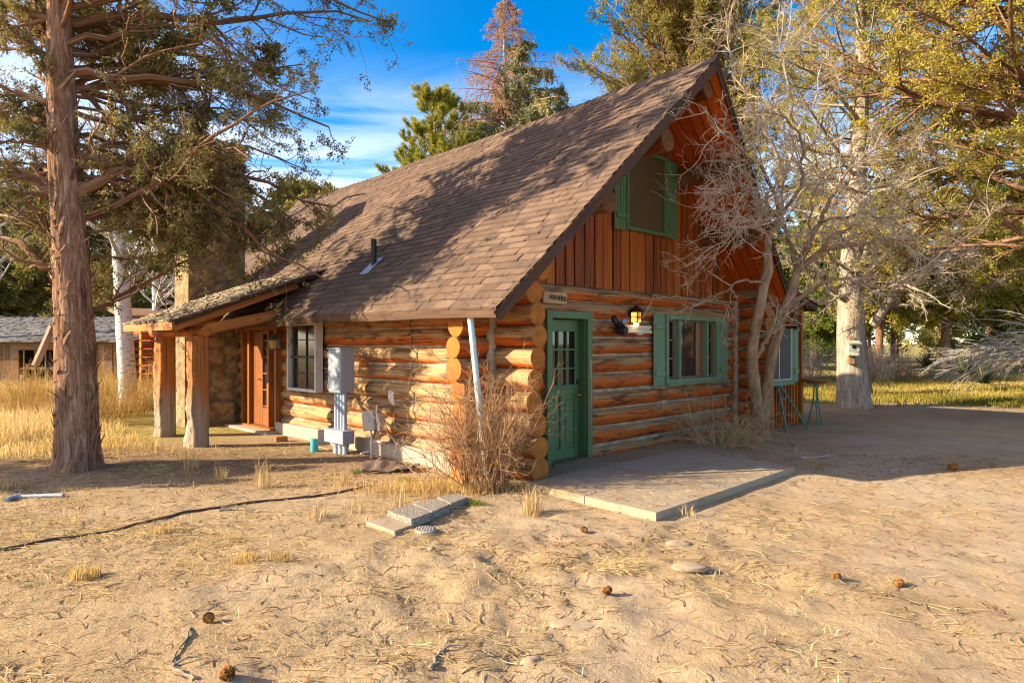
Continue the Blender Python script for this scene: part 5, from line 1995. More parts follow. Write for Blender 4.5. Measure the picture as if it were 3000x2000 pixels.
mb = MB()
mb.prism([(-0.30, -0.10, 1.93), (-0.26, -0.12, 1.90), (-0.46, -0.16, 1.38), (-0.50, -0.15, 1.40)], (0.03, 0.07, 0.0), .6)
mb.build("broken_branch_stub", M_POST, jt)


def poly_branch(pts, r0, r1, n=14):
    """a limb given by bends, in metres"""
    pts = np.asarray(pts, float)
    t = np.linspace(0, len(pts) - 1, n)
    P = np.stack([np.interp(t, np.arange(len(pts)), pts[:, c]) for c in range(3)], 1)
    P[1:-1] = (P[:-2] + 2 * P[1:-1] + P[2:]) / 4
    P[2:] += rng.normal(0, 0.025, (n - 2, 3))
    return P, np.linspace(r0, r1, n)


def J(x, y, Y):
    return at(x, y, Y) - JB


# limbs: (bends as (x, y, distance)), base radius
limbs = [
    ([(240, 570, 9.0), (320, 520, 9.0), (430, 480, 9.2), (540, 470, 9.5), (680, 540, 9.9), (860, 640, 10.2)], 0.085),
    ([(210, 210, 9.0), (330, 215, 9.1), (480, 240, 9.3), (640, 242, 9.6), (800, 300, 9.9), (960, 370, 10.1)], 0.07),
    ([(240, 450, 9.0), (330, 415, 9.3), (430, 440, 9.6), (560, 500, 10.0), (680, 590, 10.4), (760, 660, 10.7)], 0.04),
    ([(190, 60, 9.1), (330, 40, 9.3), (520, 45, 9.6), (660, 70, 9.9), (780, 45, 10.2), (900, 20, 10.4), (1090, 60, 10.6)], 0.07),
    ([(220, 250, 9.1), (300, 330, 9.5), (380, 420, 10.0), (470, 520, 10.5), (600, 620, 11.0)], 0.05),
    ([(205, 120, 9.0), (330, 100, 9.1), (500, 60, 9.2), (640, 120, 9.3), (760, 230, 9.5), (900, 290, 9.7)], 0.05),
    ([(225, 640, 9.0), (300, 640, 9.3), (420, 600, 9.8), (560, 610, 10.2), (700, 700, 10.5), (850, 780, 10.6)], 0.045),
    ([(170, 560, 9.0), (90, 530, 8.9), (0, 500, 8.9), (-120, 480, 9.0)], 0.09),
    ([(150, 300, 9.0), (70, 280, 8.9), (-20, 255, 8.8), (-160, 240, 8.8)], 0.075),
    ([(140, 170, 9.0), (80, 130, 8.9), (10, 100, 9.0), (-130, 40, 9.1)], 0.07),
    ([(130, 60, 9.0), (60, 20, 9.0), (-40, -10, 9.1), (-180, -40, 9.2)], 0.07),
    ([(165, 800, 9.0), (120, 770, 9.0), (30, 700, 9.1), (-80, 690, 9.2)], 0.10),
    ([(150, 360, 9.1), (60, 340, 9.4), (-60, 330, 9.8)], 0.05),
    ([(170, 700, 9.2), (90, 650, 9.7), (-10, 620, 10.3), (-120, 640, 10.8)], 0.05),
    ([(150, 430, 9.0), (60, 410, 8.6), (-60, 420, 8.3)], 0.05),
    ([(225, 330, 9.1), (330, 360, 9.4), (450, 350, 9.7), (560, 300, 10.0), (700, 330, 10.3), (800, 420, 10.6)], 0.045),
    ([(215, 160, 9.1), (300, 170, 9.6), (400, 140, 10.2), (540, 160, 10.8), (700, 170, 11.4), (860, 200, 11.8)], 0.05),
    ([(235, 520, 9.1), (310, 560, 9.6), (420, 640, 10.1), (520, 700, 10.5)], 0.035),
    ([(200, -30, 9.1), (350, -90, 9.3), (520, -120, 9.6), (760, -60, 10.0), (950, -20, 10.2), (1130, 60, 10.3)], 0.06),
    ([(180, -60, 9.1), (40, -130, 9.0), (-120, -150, 8.9)], 0.06),
    ([(200, -100, 9.2), (380, -220, 9.9), (620, -260, 10.6), (820, -180, 11.0)], 0.055),
    ([(190, -160, 9.3), (320, -330, 10.2), (520, -420, 11.0)], 0.05),
    ([(160, 120, 9.2), (120, 100, 10.0), (80, 90, 11.0), (20, 90, 12.2)], 0.06),
    ([(220, 380, 9.2), (270, 400, 10.0), (330, 420, 11.0), (420, 440, 12.2)], 0.05),
    ([(150, 500, 9.2), (110, 480, 10.0), (60, 500, 11.0)], 0.05),
    ([(190, -250, 9.3), (120, -420, 9.6), (60, -560, 10.0)], 0.05),
    ([(190, -250, 9.3), (330, -500, 9.9), (520, -640, 10.4)], 0.05),
    ([(190, -330, 9.4), (360, -700, 10.6), (560, -880, 11.4)], 0.05),
    ([(430, 480, 9.2), (560, 560, 9.5), (700, 660, 9.9), (840, 760, 10.2), (1000, 840, 10.4)], 0.05),
    ([(540, 470, 9.5), (680, 500, 10.0), (820, 560, 10.4), (960, 620, 10.8), (1060, 560, 11.0)], 0.05),
    ([(430, 480, 9.2), (520, 600, 9.8), (600, 720, 10.2), (690, 800, 10.5)], 0.04),
    ([(330, 520, 9.0), (450, 620, 9.5), (560, 760, 10.0)], 0.04),
    ([(540, 470, 9.5), (640, 420, 10.0), (760, 440, 10.6), (900, 500, 11.0)], 0.04),
    ([(430, 470, 9.3), (520, 540, 10.0), (620, 600, 10.6), (760, 640, 11.2)], 0.04),
]
for _ in range(11):       # secondary limbs thickening the big bough that reaches over the roof
    x0, y0, d0 = random.choice([(430, 480, 9.2), (540, 470, 9.5), (320, 520, 9.0), (680, 540, 9.9), (640, 250, 9.6)])
    x1, y1 = random.uniform(330, 900), random.uniform(330, 800)
    d1 = random.uniform(9.5, 11.2)
    limbs.append(([(x0, y0, d0), ((x0 + x1) / 2, (y0 + y1) / 2 - 20, (d0 + d1) / 2), (x1, y1, d1)], 0.03))
Ps, Rs, Ls = [], [], []
for pts, r0 in limbs:
    bends = [J(*q) for q in pts]
    k0 = np.argmin(np.abs(jP[:, 2] - (bends[0][2] - 0.08)))
    P, rr = poly_branch([jP[k0]] + bends, r0, r0 * 0.18)
    Ps.append(P)
    Rs.append(rr)
    Ls.append(np.linalg.norm(np.diff(P, axis=0), axis=1).sum())
# many thinner limbs between the big ones, none of them reaching far toward the photographer
nx_ = 16
az = np.where(rng.random(nx_) < 0.55, rng.uniform(0.05, 1.4, nx_), rng.uniform(1.6, 3.1, nx_))
k0 = np.where(az > 1.5, rng.integers(66, 190, nx_), rng.integers(104, 190, nx_))
S_ = jP[k0]
L_ = rng.uniform(1.8, 4.2, nx_) * np.clip(1.25 - 0.06 * S_[:, 2], 0.5, 1)
D_ = np.stack([np.cos(az), np.sin(az), rng.uniform(-0.1, 0.45, nx_)], 1)
P_, R_ = grow(S_, D_, L_, np.clip(0.012 * L_, 0.015, 0.05), 14, 0.10, -0.015, 0.2)
Ps, Rs, Ls = list(Ps) + list(P_), list(Rs) + list(R_), list(Ls) + list(L_)
main = (np.array(Ps), np.array(Rs), np.array(Ls))
w, l = crown(main, 13, 7, 19, 0.34, 0.42, (0.050, 0.018), 0.026, -0.02, 0.22, (0.52, 1.4, 1.4), 7, 0.12, 0.0045, 3, 0.3, n4=2, gap=0.36, gapf=1.9)
w.build("branches", M_BARKJR, jt, True)
l.build("foliage", M_LEAFJ, jt)
# the crown's dense upper storey, which throws its broken shade over the roof
nx_ = 60
az = rng.uniform(-1.1, 2.6, nx_)
k0 = np.where(az < 0.1, rng.integers(170, 254, nx_), rng.integers(154, 254, nx_))
S_ = jP[k0]
L_ = rng.uniform(1.8, 4.3, nx_) * np.clip(1.45 - 0.06 * S_[:, 2], 0.4, 1)
P_, R_ = grow(S_, np.stack([np.cos(az), np.sin(az), rng.uniform(0.10, 0.6, nx_)], 1), L_, np.clip(0.012 * L_, 0.015, 0.05), 10, 0.08, 0.03, 0.2)
w, l = crown((P_, R_, L_), 8, 5, 40, 0.24, 0.36, (0.080, 0.040), 0.045, 0.01, 0.14, (0.5, 1.4, 1.4), 6, 0.0, 0.0045, 5, 0.2, gap=0.54, gapf=1.7)
w.build("upper_branches", M_BARKJR, jt, True)
l.build("upper_foliage", M_LEAFJ, jt)


def conifer(name, label, loc, H, Rc, z0, mt_bark, mt_leaf, n1=60, n2=9, n3=6, nl=14, leaf=(0.075, 0.026), r0=0.25, prof='round', lift=0.03, seed=0,
            tcl=(0.5, 1.3, 0.8), group=None, flare=0.35, bare=0.05, kk=20, l2=0.42, l3=0.40, spread=0.03, up=0.15, gap=0.20, gapf=1.1):
    t = thing(name, label, "tree", loc, 0, group)
    nseg = 8
    zz_ = np.linspace(-0.1, H, nseg)
    path = np.stack([0.12 * r0 * 4 * np.sin(zz_ * 0.5 + seed), 0.12 * r0 * 4 * np.cos(zz_ * 0.43 + seed), zz_], 1)
    path[:, :2] -= path[0, :2]
    mb, P, rr = trunk_mesh(path, np.linspace(r0, r0 * 0.08, nseg), kk, 60, 0.10, flare, 0.5, 5, seed)
    mb.build("trunk", mt_bark, t, True)
    f = np.sort(rng.uniform(0, 1, n1))
    z = z0 + (H - z0) * f
    base = np.stack([np.interp(z, P[:, 2], P[:, c]) for c in range(2)] + [z], 1)
    az = np.arange(n1) * 2.4 + rng.normal(0, 0.4, n1)
    if prof == 'cone':
        Lm = Rc * (1.02 - f) ** 0.85 + 0.25
    elif prof == 'column':
        Lm = Rc * (0.55 + 0.6 * np.sin(math.pi * np.clip(f * 0.85 + 0.15, 0, 1))) * np.clip((1.03 - f) * 3, 0.15, 1)
    else:
        Lm = Rc * np.sin(math.pi * np.clip(f * 0.80 + 0.20, 0, 1)) ** 0.7 + 0.3
    Lm *= rng.uniform(0.7, 1.12, n1)
    D = np.stack([np.cos(az), np.sin(az), up + rng.normal(0, 0.15, n1) + 0.5 * f], 1)
    P1, R1 = grow(base, D, Lm, np.clip(Lm * 0.018, 0.012, r0 * 0.4), 7, 0.10, lift, 0.2)
    w, l = crown((P1, R1, Lm), n2, n3, nl, l2, l3, leaf, spread, lift, 0.16, tcl, 4, bare, 0.006, seed, 0.2, gap=gap, gapf=gapf)
    w.build("branches", mt_bark, t, True)
    l.build("foliage", mt_leaf, t)
    return t


# ---- the wide bird-box juniper beyond the cabin
bt = conifer("juniper_tree", "wide pale-trunked juniper with a bird box on its trunk, beyond the cabin", (8.98, 17.55, 0), 13.5, 3.6, 3.2, M_BARKG, M_LEAFM,
             64, 9, 6, 24, (0.060, 0.024), 0.37, 'round', 0.02, 4, (0.55, 1.4, 0.7), flare=0.28, bare=0.15, kk=64, spread=0.05)
# long bare lower limbs of that tree
mb = MB()
BB = np.array([8.98, 17.55, 0])
Ps, Rs, Ls = [], [], []
for pts, r0 in (
    ([(2560, 950, 17.4), (2600, 880, 17.0), (2650, 820, 16.6), (2700, 790, 16.2), (2790, 770, 15.8), (2900, 720, 15.4), (3050, 690, 15.0)], 0.13),
    ([(2590, 900, 17.2), (2680, 890, 16.8), (2760, 860, 16.4), (2860, 850, 16.0), (3000, 800, 15.6)], 0.06),
    ([(2480, 880, 17.3), (2430, 850, 17.0), (2400, 800, 16.8), (2340, 780, 16.6), (2280, 740, 16.4)], 0.08),
    ([(2490, 860, 17.3), (2420, 890, 16.9), (2360, 880, 16.5), (2300, 900, 16.2)], 0.05),
    ([(2520, 820, 17.2), (2500, 740, 16.8), (2450, 680, 16.4), (2380, 640, 16.2)], 0.07),
    ([(2540, 820, 17.2), (2600, 740, 16.8), (2680, 680, 16.5), (2760, 610, 16.2), (2850, 590, 16.0)], 0.08),
    ([(2530, 760, 17.4), (2560, 660, 17.1), (2540, 560, 16.8), (2600, 480, 16.6)], 0.06),
    ([(2500, 800, 17.2), (2440, 770, 16.4), (2400, 700, 15.6), (2420, 640, 15.0)], 0.05),
    ([(2550, 860, 17.2), (2620, 830, 16.2), (2700, 850, 15.2), (2780, 900, 14.6)], 0.05),
):
    P, rr = poly_branch([at(*q) - BB for q in pts], r0, r0 * 0.22)
    Ps.append(P)
    Rs.append(rr)
    Ls.append(np.linalg.norm(np.diff(P, axis=0), axis=1).sum())
main = (np.array(Ps), np.array(Rs), np.array(Ls))
w, l = crown(main, 13, 9, 4, 0.36, 0.42, (0.07, 0.02), 0.03, 0.0, 0.26, (0.6, 1.3, 0.9), 6, 0.72, 0.0055, 11, 0.2, n4=2)
w.build("bare_limbs", M_BARKG, bt, True)
l.build("limb_foliage", M_LEAFM, bt)
bx = thing("bird_box", "small pale bird box nailed to the wide juniper trunk", "bird box", (8.70, 17.07, 1.52), R(-14))
mb = MB()
mb.box((0, 0, 0), (0.25, 0.24, 0.32), None, .5, bev=0.006)
mb.build("box", m_paint("pale_green_paint", (0.46, 0.46, 0.36), 0.7), bx)
mb = MB()
mb.box((0, -0.04, 0.185), (0.32, 0.36, 0.03), np.array(Matrix.Rotation(R(14), 3, 'X')), .5, bev=0.004)
mb.build("lid", m_paint("pale_green_lid", (0.40, 0.42, 0.33), 0.7), bx)
mb = MB()
mb.tube([(-0.0, -0.125, 0.06), (-0.0, -0.134, 0.06)], 0.045, 16, True, .5)
mb.build("entrance_hole", M_DARK, bx, True)
mb = MB()
mb.box((0.0, 0.22, -0.02), (0.12, 0.3, 0.7), None, .5)
mb.build("back_board", M_OLDWOOD, bx)

# ---- golden juniper filling the right edge
conifer("juniper_tree", "huge golden-foliaged juniper crowding the right edge of the yard", (11.8, 14.2, 0), 13.0, 5.0, 3.2, M_BARKJ, M_LEAFG, 120, 12, 8, 42,
        (0.058, 0.025), 0.42, 'round', 0.03, 8, (0.60, 1.2, 0.8), bare=0.02, spread=0.04)
conifer("juniper_tree", "tall golden juniper with bare red trunk standing behind the bird-box tree", (11.2, 21.5, 0), 15.5, 3.3, 4.5, M_BARKJ, M_LEAFG, 60, 8, 6, 28,
        (0.075, 0.032), 0.30, 'round', 0.03, 15, (0.5, 1.3, 0.7), bare=0.05, spread=0.05)
# ---- dense juniper behind the ridge
conifer("juniper_tree", "dense olive-gold juniper rising behind the roof ridge", (7.9, 29.5, 0), 21.0, 4.9, 3.0, M_BARKJ, M_LEAFM, 150, 12, 8, 26,
        (0.10, 0.05), 0.35, 'column', 0.10, 21, (0.58, 1.3, 0.6), bare=0.0, spread=0.06, up=0.35)


# ---- dead-topped spruce behind the roof
def spruce():
    loc = np.array([-0.25, 27.0, 0])
    t = thing("spruce_tree", "tall spruce behind the ridge with a dead rusty top and blue-green skirt", "tree", loc)
    H = 15.7
    mb, P, rr = trunk_mesh([(0, 0, -0.1), (0.1, 0, 6), (0.0, 0, 11), (-0.1, 0, H)], [0.30, 0.22, 0.10, 0.015], 16, 60, 0.06, 0.2, 0.4, 4, 5)
    mb.build("trunk", M_DEADTWIG, t, True)
    n1 = 210
    f = np.linspace(0, 1, n1) ** 0.9
    z = 4.0 + (H - 4.2) * f
    az = np.arange(n1) * 2.39996 + rng.normal(0, 0.3, n1)
    Lm = (6.2 * (1 - f) ** 0.80 + 0.15) * rng.uniform(0.75, 1.15, n1)
    right = np.cos(az) > 0
    Lm = Lm * np.where((z > 9) & (np.cos(az) < -0.2), 0.95, 1.0)
    base = np.stack([0 * z, 0 * z, z], 1)
    D = np.stack([np.cos(az), np.sin(az), 0.10 + 0 * z], 1)
    P1, R1 = grow(base, D, Lm, np.clip(Lm * 0.014, 0.012, 0.06), 8, 0.05, -0.045, 0.25)
    live = z + rng.normal(0, 0.9, n1) + np.where(right, -0.9, 0.5) < 11.4
    dead_w, live_w, lf, rust = MB(), MB(), MB(), MB()
    for sel, wb in ((live, live_w), (~live, dead_w)):
        wb.tubes(P1[sel], R1[sel], 4)
        S, D2, L2, Rn = spawn(P1[sel], R1[sel], Lm[sel], 22, 0.12, 1.0, 60, 14, 0.22, 0.07, 0.5, 0.75, 0.5)
        D2[:, 2] -= 0.55
        P2, R2 = grow(S, D2, np.maximum(L2, 0.2), np.maximum(Rn, 0.008), 5, 0.10, -0.10, 0.4)
        wb.tubes(P2, R2, 3)
        S, D3, L3, Rn = spawn(P2, R2, np.maximum(L2, 0.2), 5, 0.1, 1.0, 45, 15, 0.5, 0.12, 0.7, 0.2, 0.3)
        D3[:, 2] -= 0.6
        P3, R3 = grow(S, D3, np.maximum(L3, 0.12), np.maximum(Rn, 0.006), 3, 0.10, -0.1, 0.5)
        wb.tubes(P3, R3, 3)
        if wb is live_w:
            leaves(lf, P2, 22, 0.04, 0.11, 0.05, 0.0, 0.8, cl=clump_tint(P2, 0.6, 0.5, 1.3, 3), droop=0.2)
            leaves(lf, P3, 14, 0.04, 0.10, 0.048, 0.0, 0.8, cl=clump_tint(P3, 0.6, 0.5, 1.3, 3), droop=0.2)
        else:
            k = (vnoise(P3[:, -1] * 0.55, 3) > 0.70)
            leaves(rust, P3[k], 8, 0.03, 0.10, 0.03, 0.0, 0.6, 0.5, 0.2, droop=0.6)
    live_w.build("branches", M_DEADTWIG, t, True)
    dead_w.build("dead_branches", M_DEADTWIG, t, True)
    lf.build("foliage", M_LEAFS, t)
    rust.build("rusty_foliage", M_RUSTL, t)


M_RUSTL = m_leaf("rusty_dead_needle", [(0.0, (0.18, 0.075, 0.025)), (0.5, (0.34, 0.15, 0.045)), (1.0, (0.46, 0.25, 0.09))], 0.2)
spruce()


# ---- ponderosa pine left of the spruce
def pine(name, label, loc, H, Rc, z0, seed, group=None, n1=46):
    t = thing(name, label, "tree", loc, 0, group)
    mb, P, rr = trunk_mesh([(0, 0, -0.1), (0.08, 0, H * 0.4), (-0.05, 0.05, H * 0.75), (0, 0, H)], [0.24, 0.17, 0.09, 0.02], 16, 50, 0.08, 0.2, 0.4, 4, seed)
    mb.build("trunk", M_BARKJR, t, True)
    f = np.sort(rng.uniform(0, 1, n1))
    z = z0 + (H - z0) * f
    az = np.arange(n1) * 2.4 + rng.normal(0, 0.3, n1)
    Lm = (Rc * (1.03 - f) ** 0.7 + 0.3) * rng.uniform(0.75, 1.1, n1)
    D = np.stack([np.cos(az), np.sin(az), 0.15 + 0.5 * f], 1)
    P1, R1 = grow(np.stack([0 * z, 0 * z, z], 1), D, Lm, np.clip(Lm * 0.016, 0.012, 0.07), 7, 0.08, 0.07, 0.3)
    wood, lf = MB(), MB()
    wood.tubes(P1, R1, 4)
    S, D2, L2, Rn = spawn(P1, R1, Lm, 8, 0.35, 1.0, 42, 12, 0.26, 0.08, 0.6, 0.3, 0.4)
    P2, R2 = grow(S, D2, np.maximum(L2, 0.35), np.maximum(Rn, 0.012), 5, 0.08, 0.18, 0.6)
    wood.tubes(P2, R2, 3)
    # needle tufts: long needles in bottlebrush ends
    allp = np.concatenate([P2, P1[:, -5:]])
    B = len(allp)
    per = 110
    idx = np.repeat(np.arange(B), per)
    tt = rng.uniform(0.45, 1.0, len(idx)) * 4
    i = np.minimum(tt.astype(int), 3)
    fr = (tt - i)[:, None]
    S = allp[idx, i] * (1 - fr) + allp[idx, i + 1] * fr
    T = unit(allp[idx, i + 1] - allp[idx, i])
    Dn = unit(T * 0.9 + rng.normal(0, 0.62, (len(idx), 3)) + np.array([0, 0, 0.15]))
    W = unit(np.cross(Dn, rng.normal(0, 1, (len(idx), 3))))
    l = rng.uniform(0.14, 0.24, len(idx))[:, None]
    V = np.stack([S - W * 0.011, S + W * 0.011, S + Dn * l], 1)
    ct = np.clip(rng.normal(0.5, 0.2, B), 0, 1)
    lf.add(V, None, np.arange(len(idx) * 3).reshape(-1, 3), None, np.repeat(np.clip(ct[idx] + rng.normal(0, 0.15, len(idx)), 0, 1), 3))
    wood.build("branches", M_BARKJR, t, True)
    lf.build("foliage", M_LEAFP, t)
    return t


pine("pine_tree", "bushy long-needled pine behind the ridge, left of the dead-topped spruce", (-2.75, 24.0, 0), 10.3, 3.0, 3.5, 3, n1=85)

# ---- background woods: three kinds, copied
BG = "junipers and pines in the woods behind the yard"
b1 = conifer("juniper_tree", "yellow-green juniper far left behind the grey shed", (-20.5, 31, 0), 9.5, 3.2, 1.2, M_BARKJ, M_LEAFM, 70, 9, 7, 18, (0.17, 0.085), 0.25, 'round', 0.03, 31, (0.5, 1.3, 0.6), BG, kk=12, spread=0.07)
b2 = conifer("juniper_tree", "golden ragged juniper with bare trunk at the back of the meadow", (20.5, 37.5, 0), 9.5, 2.9, 2.6, M_BARKJ, M_LEAFG, 60, 9, 6, 18, (0.16, 0.08), 0.24, 'round', -0.02, 32, (0.5, 1.3, 0.6), BG, kk=12, spread=0.07)
b3 = conifer("conifer_tree", "dark green conifer at the back of the meadow beside the cabin's far corner", (19.0, 42, 0), 12, 3.0, 0.8, M_BARKJ, m_leaf("dark_conifer_leaf", [(0, (0.04, 0.075, 0.022)), (0.5, (0.12, 0.18, 0.04)), (1.0, (0.26, 0.30, 0.05))], 0.45),
             70, 9, 7, 18, (0.16, 0.075), 0.26, 'cone', -0.02, 33, (0.5, 1.3, 0.6), BG, kk=12, spread=0.07)
copies = [
    (b1, (-15.5, 34, 0), 1.1, 1.0, "yellow-green juniper in the left woods behind the red juniper trunk"),
    (b1, (-24.5, 30, 0), 2.2, 0.95, "yellow-green juniper at the far left edge behind the shed roof"),
    (b1, (-11.5, 36, 0), 3.3, 1.05, "yellow-green juniper in the left woods between the aspen trunks"),
    (b1, (-9.2, 33, 0), 4.1, 0.95, "yellow-green juniper in the left woods just left of the chimney"),
    (b3, (-18.5, 38, 0), 0.5, 1.15, "dark green conifer deep in the left woods over the shed"),
    (b3, (-22.5, 52, 0), 1.9, 1.2, "dark green conifer deepest in the left woods beyond the shed"),
    (b1, (-6.2, 38, 0), 5.2, 0.95, "yellow-green juniper hidden behind chimney and porch roof"),
    (b2, (24.6, 38, 0), 2.0, 1.05, "golden ragged juniper at the back of the meadow, second trunk from the bird-box tree"),
    (b2, (30.5, 39.5, 0), 4.0, 1.15, "golden ragged juniper deep behind the grey fallen brush"),
    (b1, (16.2, 45, 0), 2.6, 1.1, "yellow-green juniper right of the cabin roof in the far woods"),
    (b1, (36.5, 47, 0), 0.9, 1.2, "yellow-green juniper in the woods at the right edge"),
    (b3, (33, 46, 0), 0.2, 1.3, "dark green conifer in the woods at the far right edge"),
    (b1, (27.5, 58, 0), 1.4, 1.3, "yellow-green juniper far back in the meadow woods"),
    (b1, (20.8, 58, 0), 3.6, 1.35, "yellow-green juniper farthest back behind the bird-box tree"),
    (b3, (-23.5, 44, 0), 2.9, 1.25, "dark green conifer at the far left back of the woods"),
    (b2, (-26.5, 36, 0), 2.9, 1.1, "golden ragged juniper at the far left edge of the woods"),
    (b2, (35.0, 36, 0), 5.0, 1.0, "golden ragged juniper at the right edge behind the fallen brush"),
]
copies.append((b1, (-15.2, 6.7, 0), 0.7, 0.52, "low bushy juniper just off the left side of the dry yard"))
for src, loc, rz, s_, lab in copies:
    dup(src, loc, rz, s_, lab)
# a continuous far wood beyond them
mb = MB()
wv = MB()
nT = 150
bx_ = rng.uniform(-75, 75, nT)
by_ = rng.uniform(54, 85, nT)
S = np.stack([bx_, by_, 0 * bx_], 1)
Hh = rng.uniform(5, 10.5, nT)
P, Rr_ = grow(S, np.tile([0, 0, 1.0], (nT, 1)), Hh, np.full(nT, 0.22), 7, 0.02, 0, 0.2)
wv.tubes(P, Rr_, 5)
S, D, L, Rn = spawn(P, Rr_, Hh, 26, 0.08, 1.0, 75, 12, 0.26, 0.07, 0.4, 0.2, 0.6)
P2, R2 = grow(S, D, L, np.maximum(Rn, 0.02), 5, 0.12, 0.02, 0.4)
wv.tubes(P2, R2, 3)
leaves(wv, P2, 26, 0.28, 0.42, 0.2, 0.1, 0.5, cl=clump_tint(P2, 0.25, 0.42, 1.3, 6), m=1)
tag(wv.build("far_woods", [M_BARKJ, M_LEAFM]), kind='stuff')
bpy.data.objects["far_woods"]['label'] = "mass of junipers far off behind the meadow"


# ---- aspens left of the chimney
def aspen(loc, H, r, lean, label, seed):
    t = thing("aspen_tree", label, "tree", loc, 0, "white-barked bare aspens left of the chimney")
    mb, P, rr = trunk_mesh([(0, 0, -0.1), (lean * 0.25, 0, H * 0.25), (lean * 0.6, 0.05, H * 0.55), (lean, 0.1, H)], [r, r * 0.85, r * 0.6, r * 0.12], 24, 80, 0.035, 0.12, 0.4, 4, seed)
    mb.build("trunk", M_ASPEN, t, True)
    n1 = 26
    f = np.sort(rng.uniform(0.3, 0.97, n1))
    i = (f * 79).astype(int)
    az = rng.uniform(0, 2 * math.pi, n1)
    D = np.stack([np.cos(az), np.sin(az), 0.9 + 0 * az], 1)
    Lm = (1 - f) * H * 0.32 + 0.5
    P1, R1 = grow(P[i], D, Lm, rr[i] * 0.35, 7, 0.10, 0.05, 0.25)
    w, l = crown((P1, R1, Lm), 7, 5, 1, 0.4, 0.4, (0.02, 0.01), 0.02, 0.03, 0.16, bare=1.1, k1=5, rmin=0.005)
    w.build("branches", M_ASPENB, t, True)


M_ASPENB = m_bark("aspen_twig", (0.30, 0.28, 0.25), (0.46, 0.43, 0.38), (0.58, 0.55, 0.5), (3, 9, 0), 0.2, 0.003)
aspen((-9.72, 17.0, 0), 12, 0.215, -0.75, "stout white aspen with black-flecked bark just right of the red juniper trunk", 2)
aspen((-11.9, 22.5, 0), 11, 0.13, -0.3, "slender white aspen behind the porch roof corner", 6)
aspen((-11.4, 23.5, 0), 10, 0.12, 0.9, "leaning white aspen with forked limb, nearest the chimney", 9)
aspen((-18.3, 23.0, 0), 11, 0.14, -0.4, "thin white aspen at the far left edge by the shed", 12)


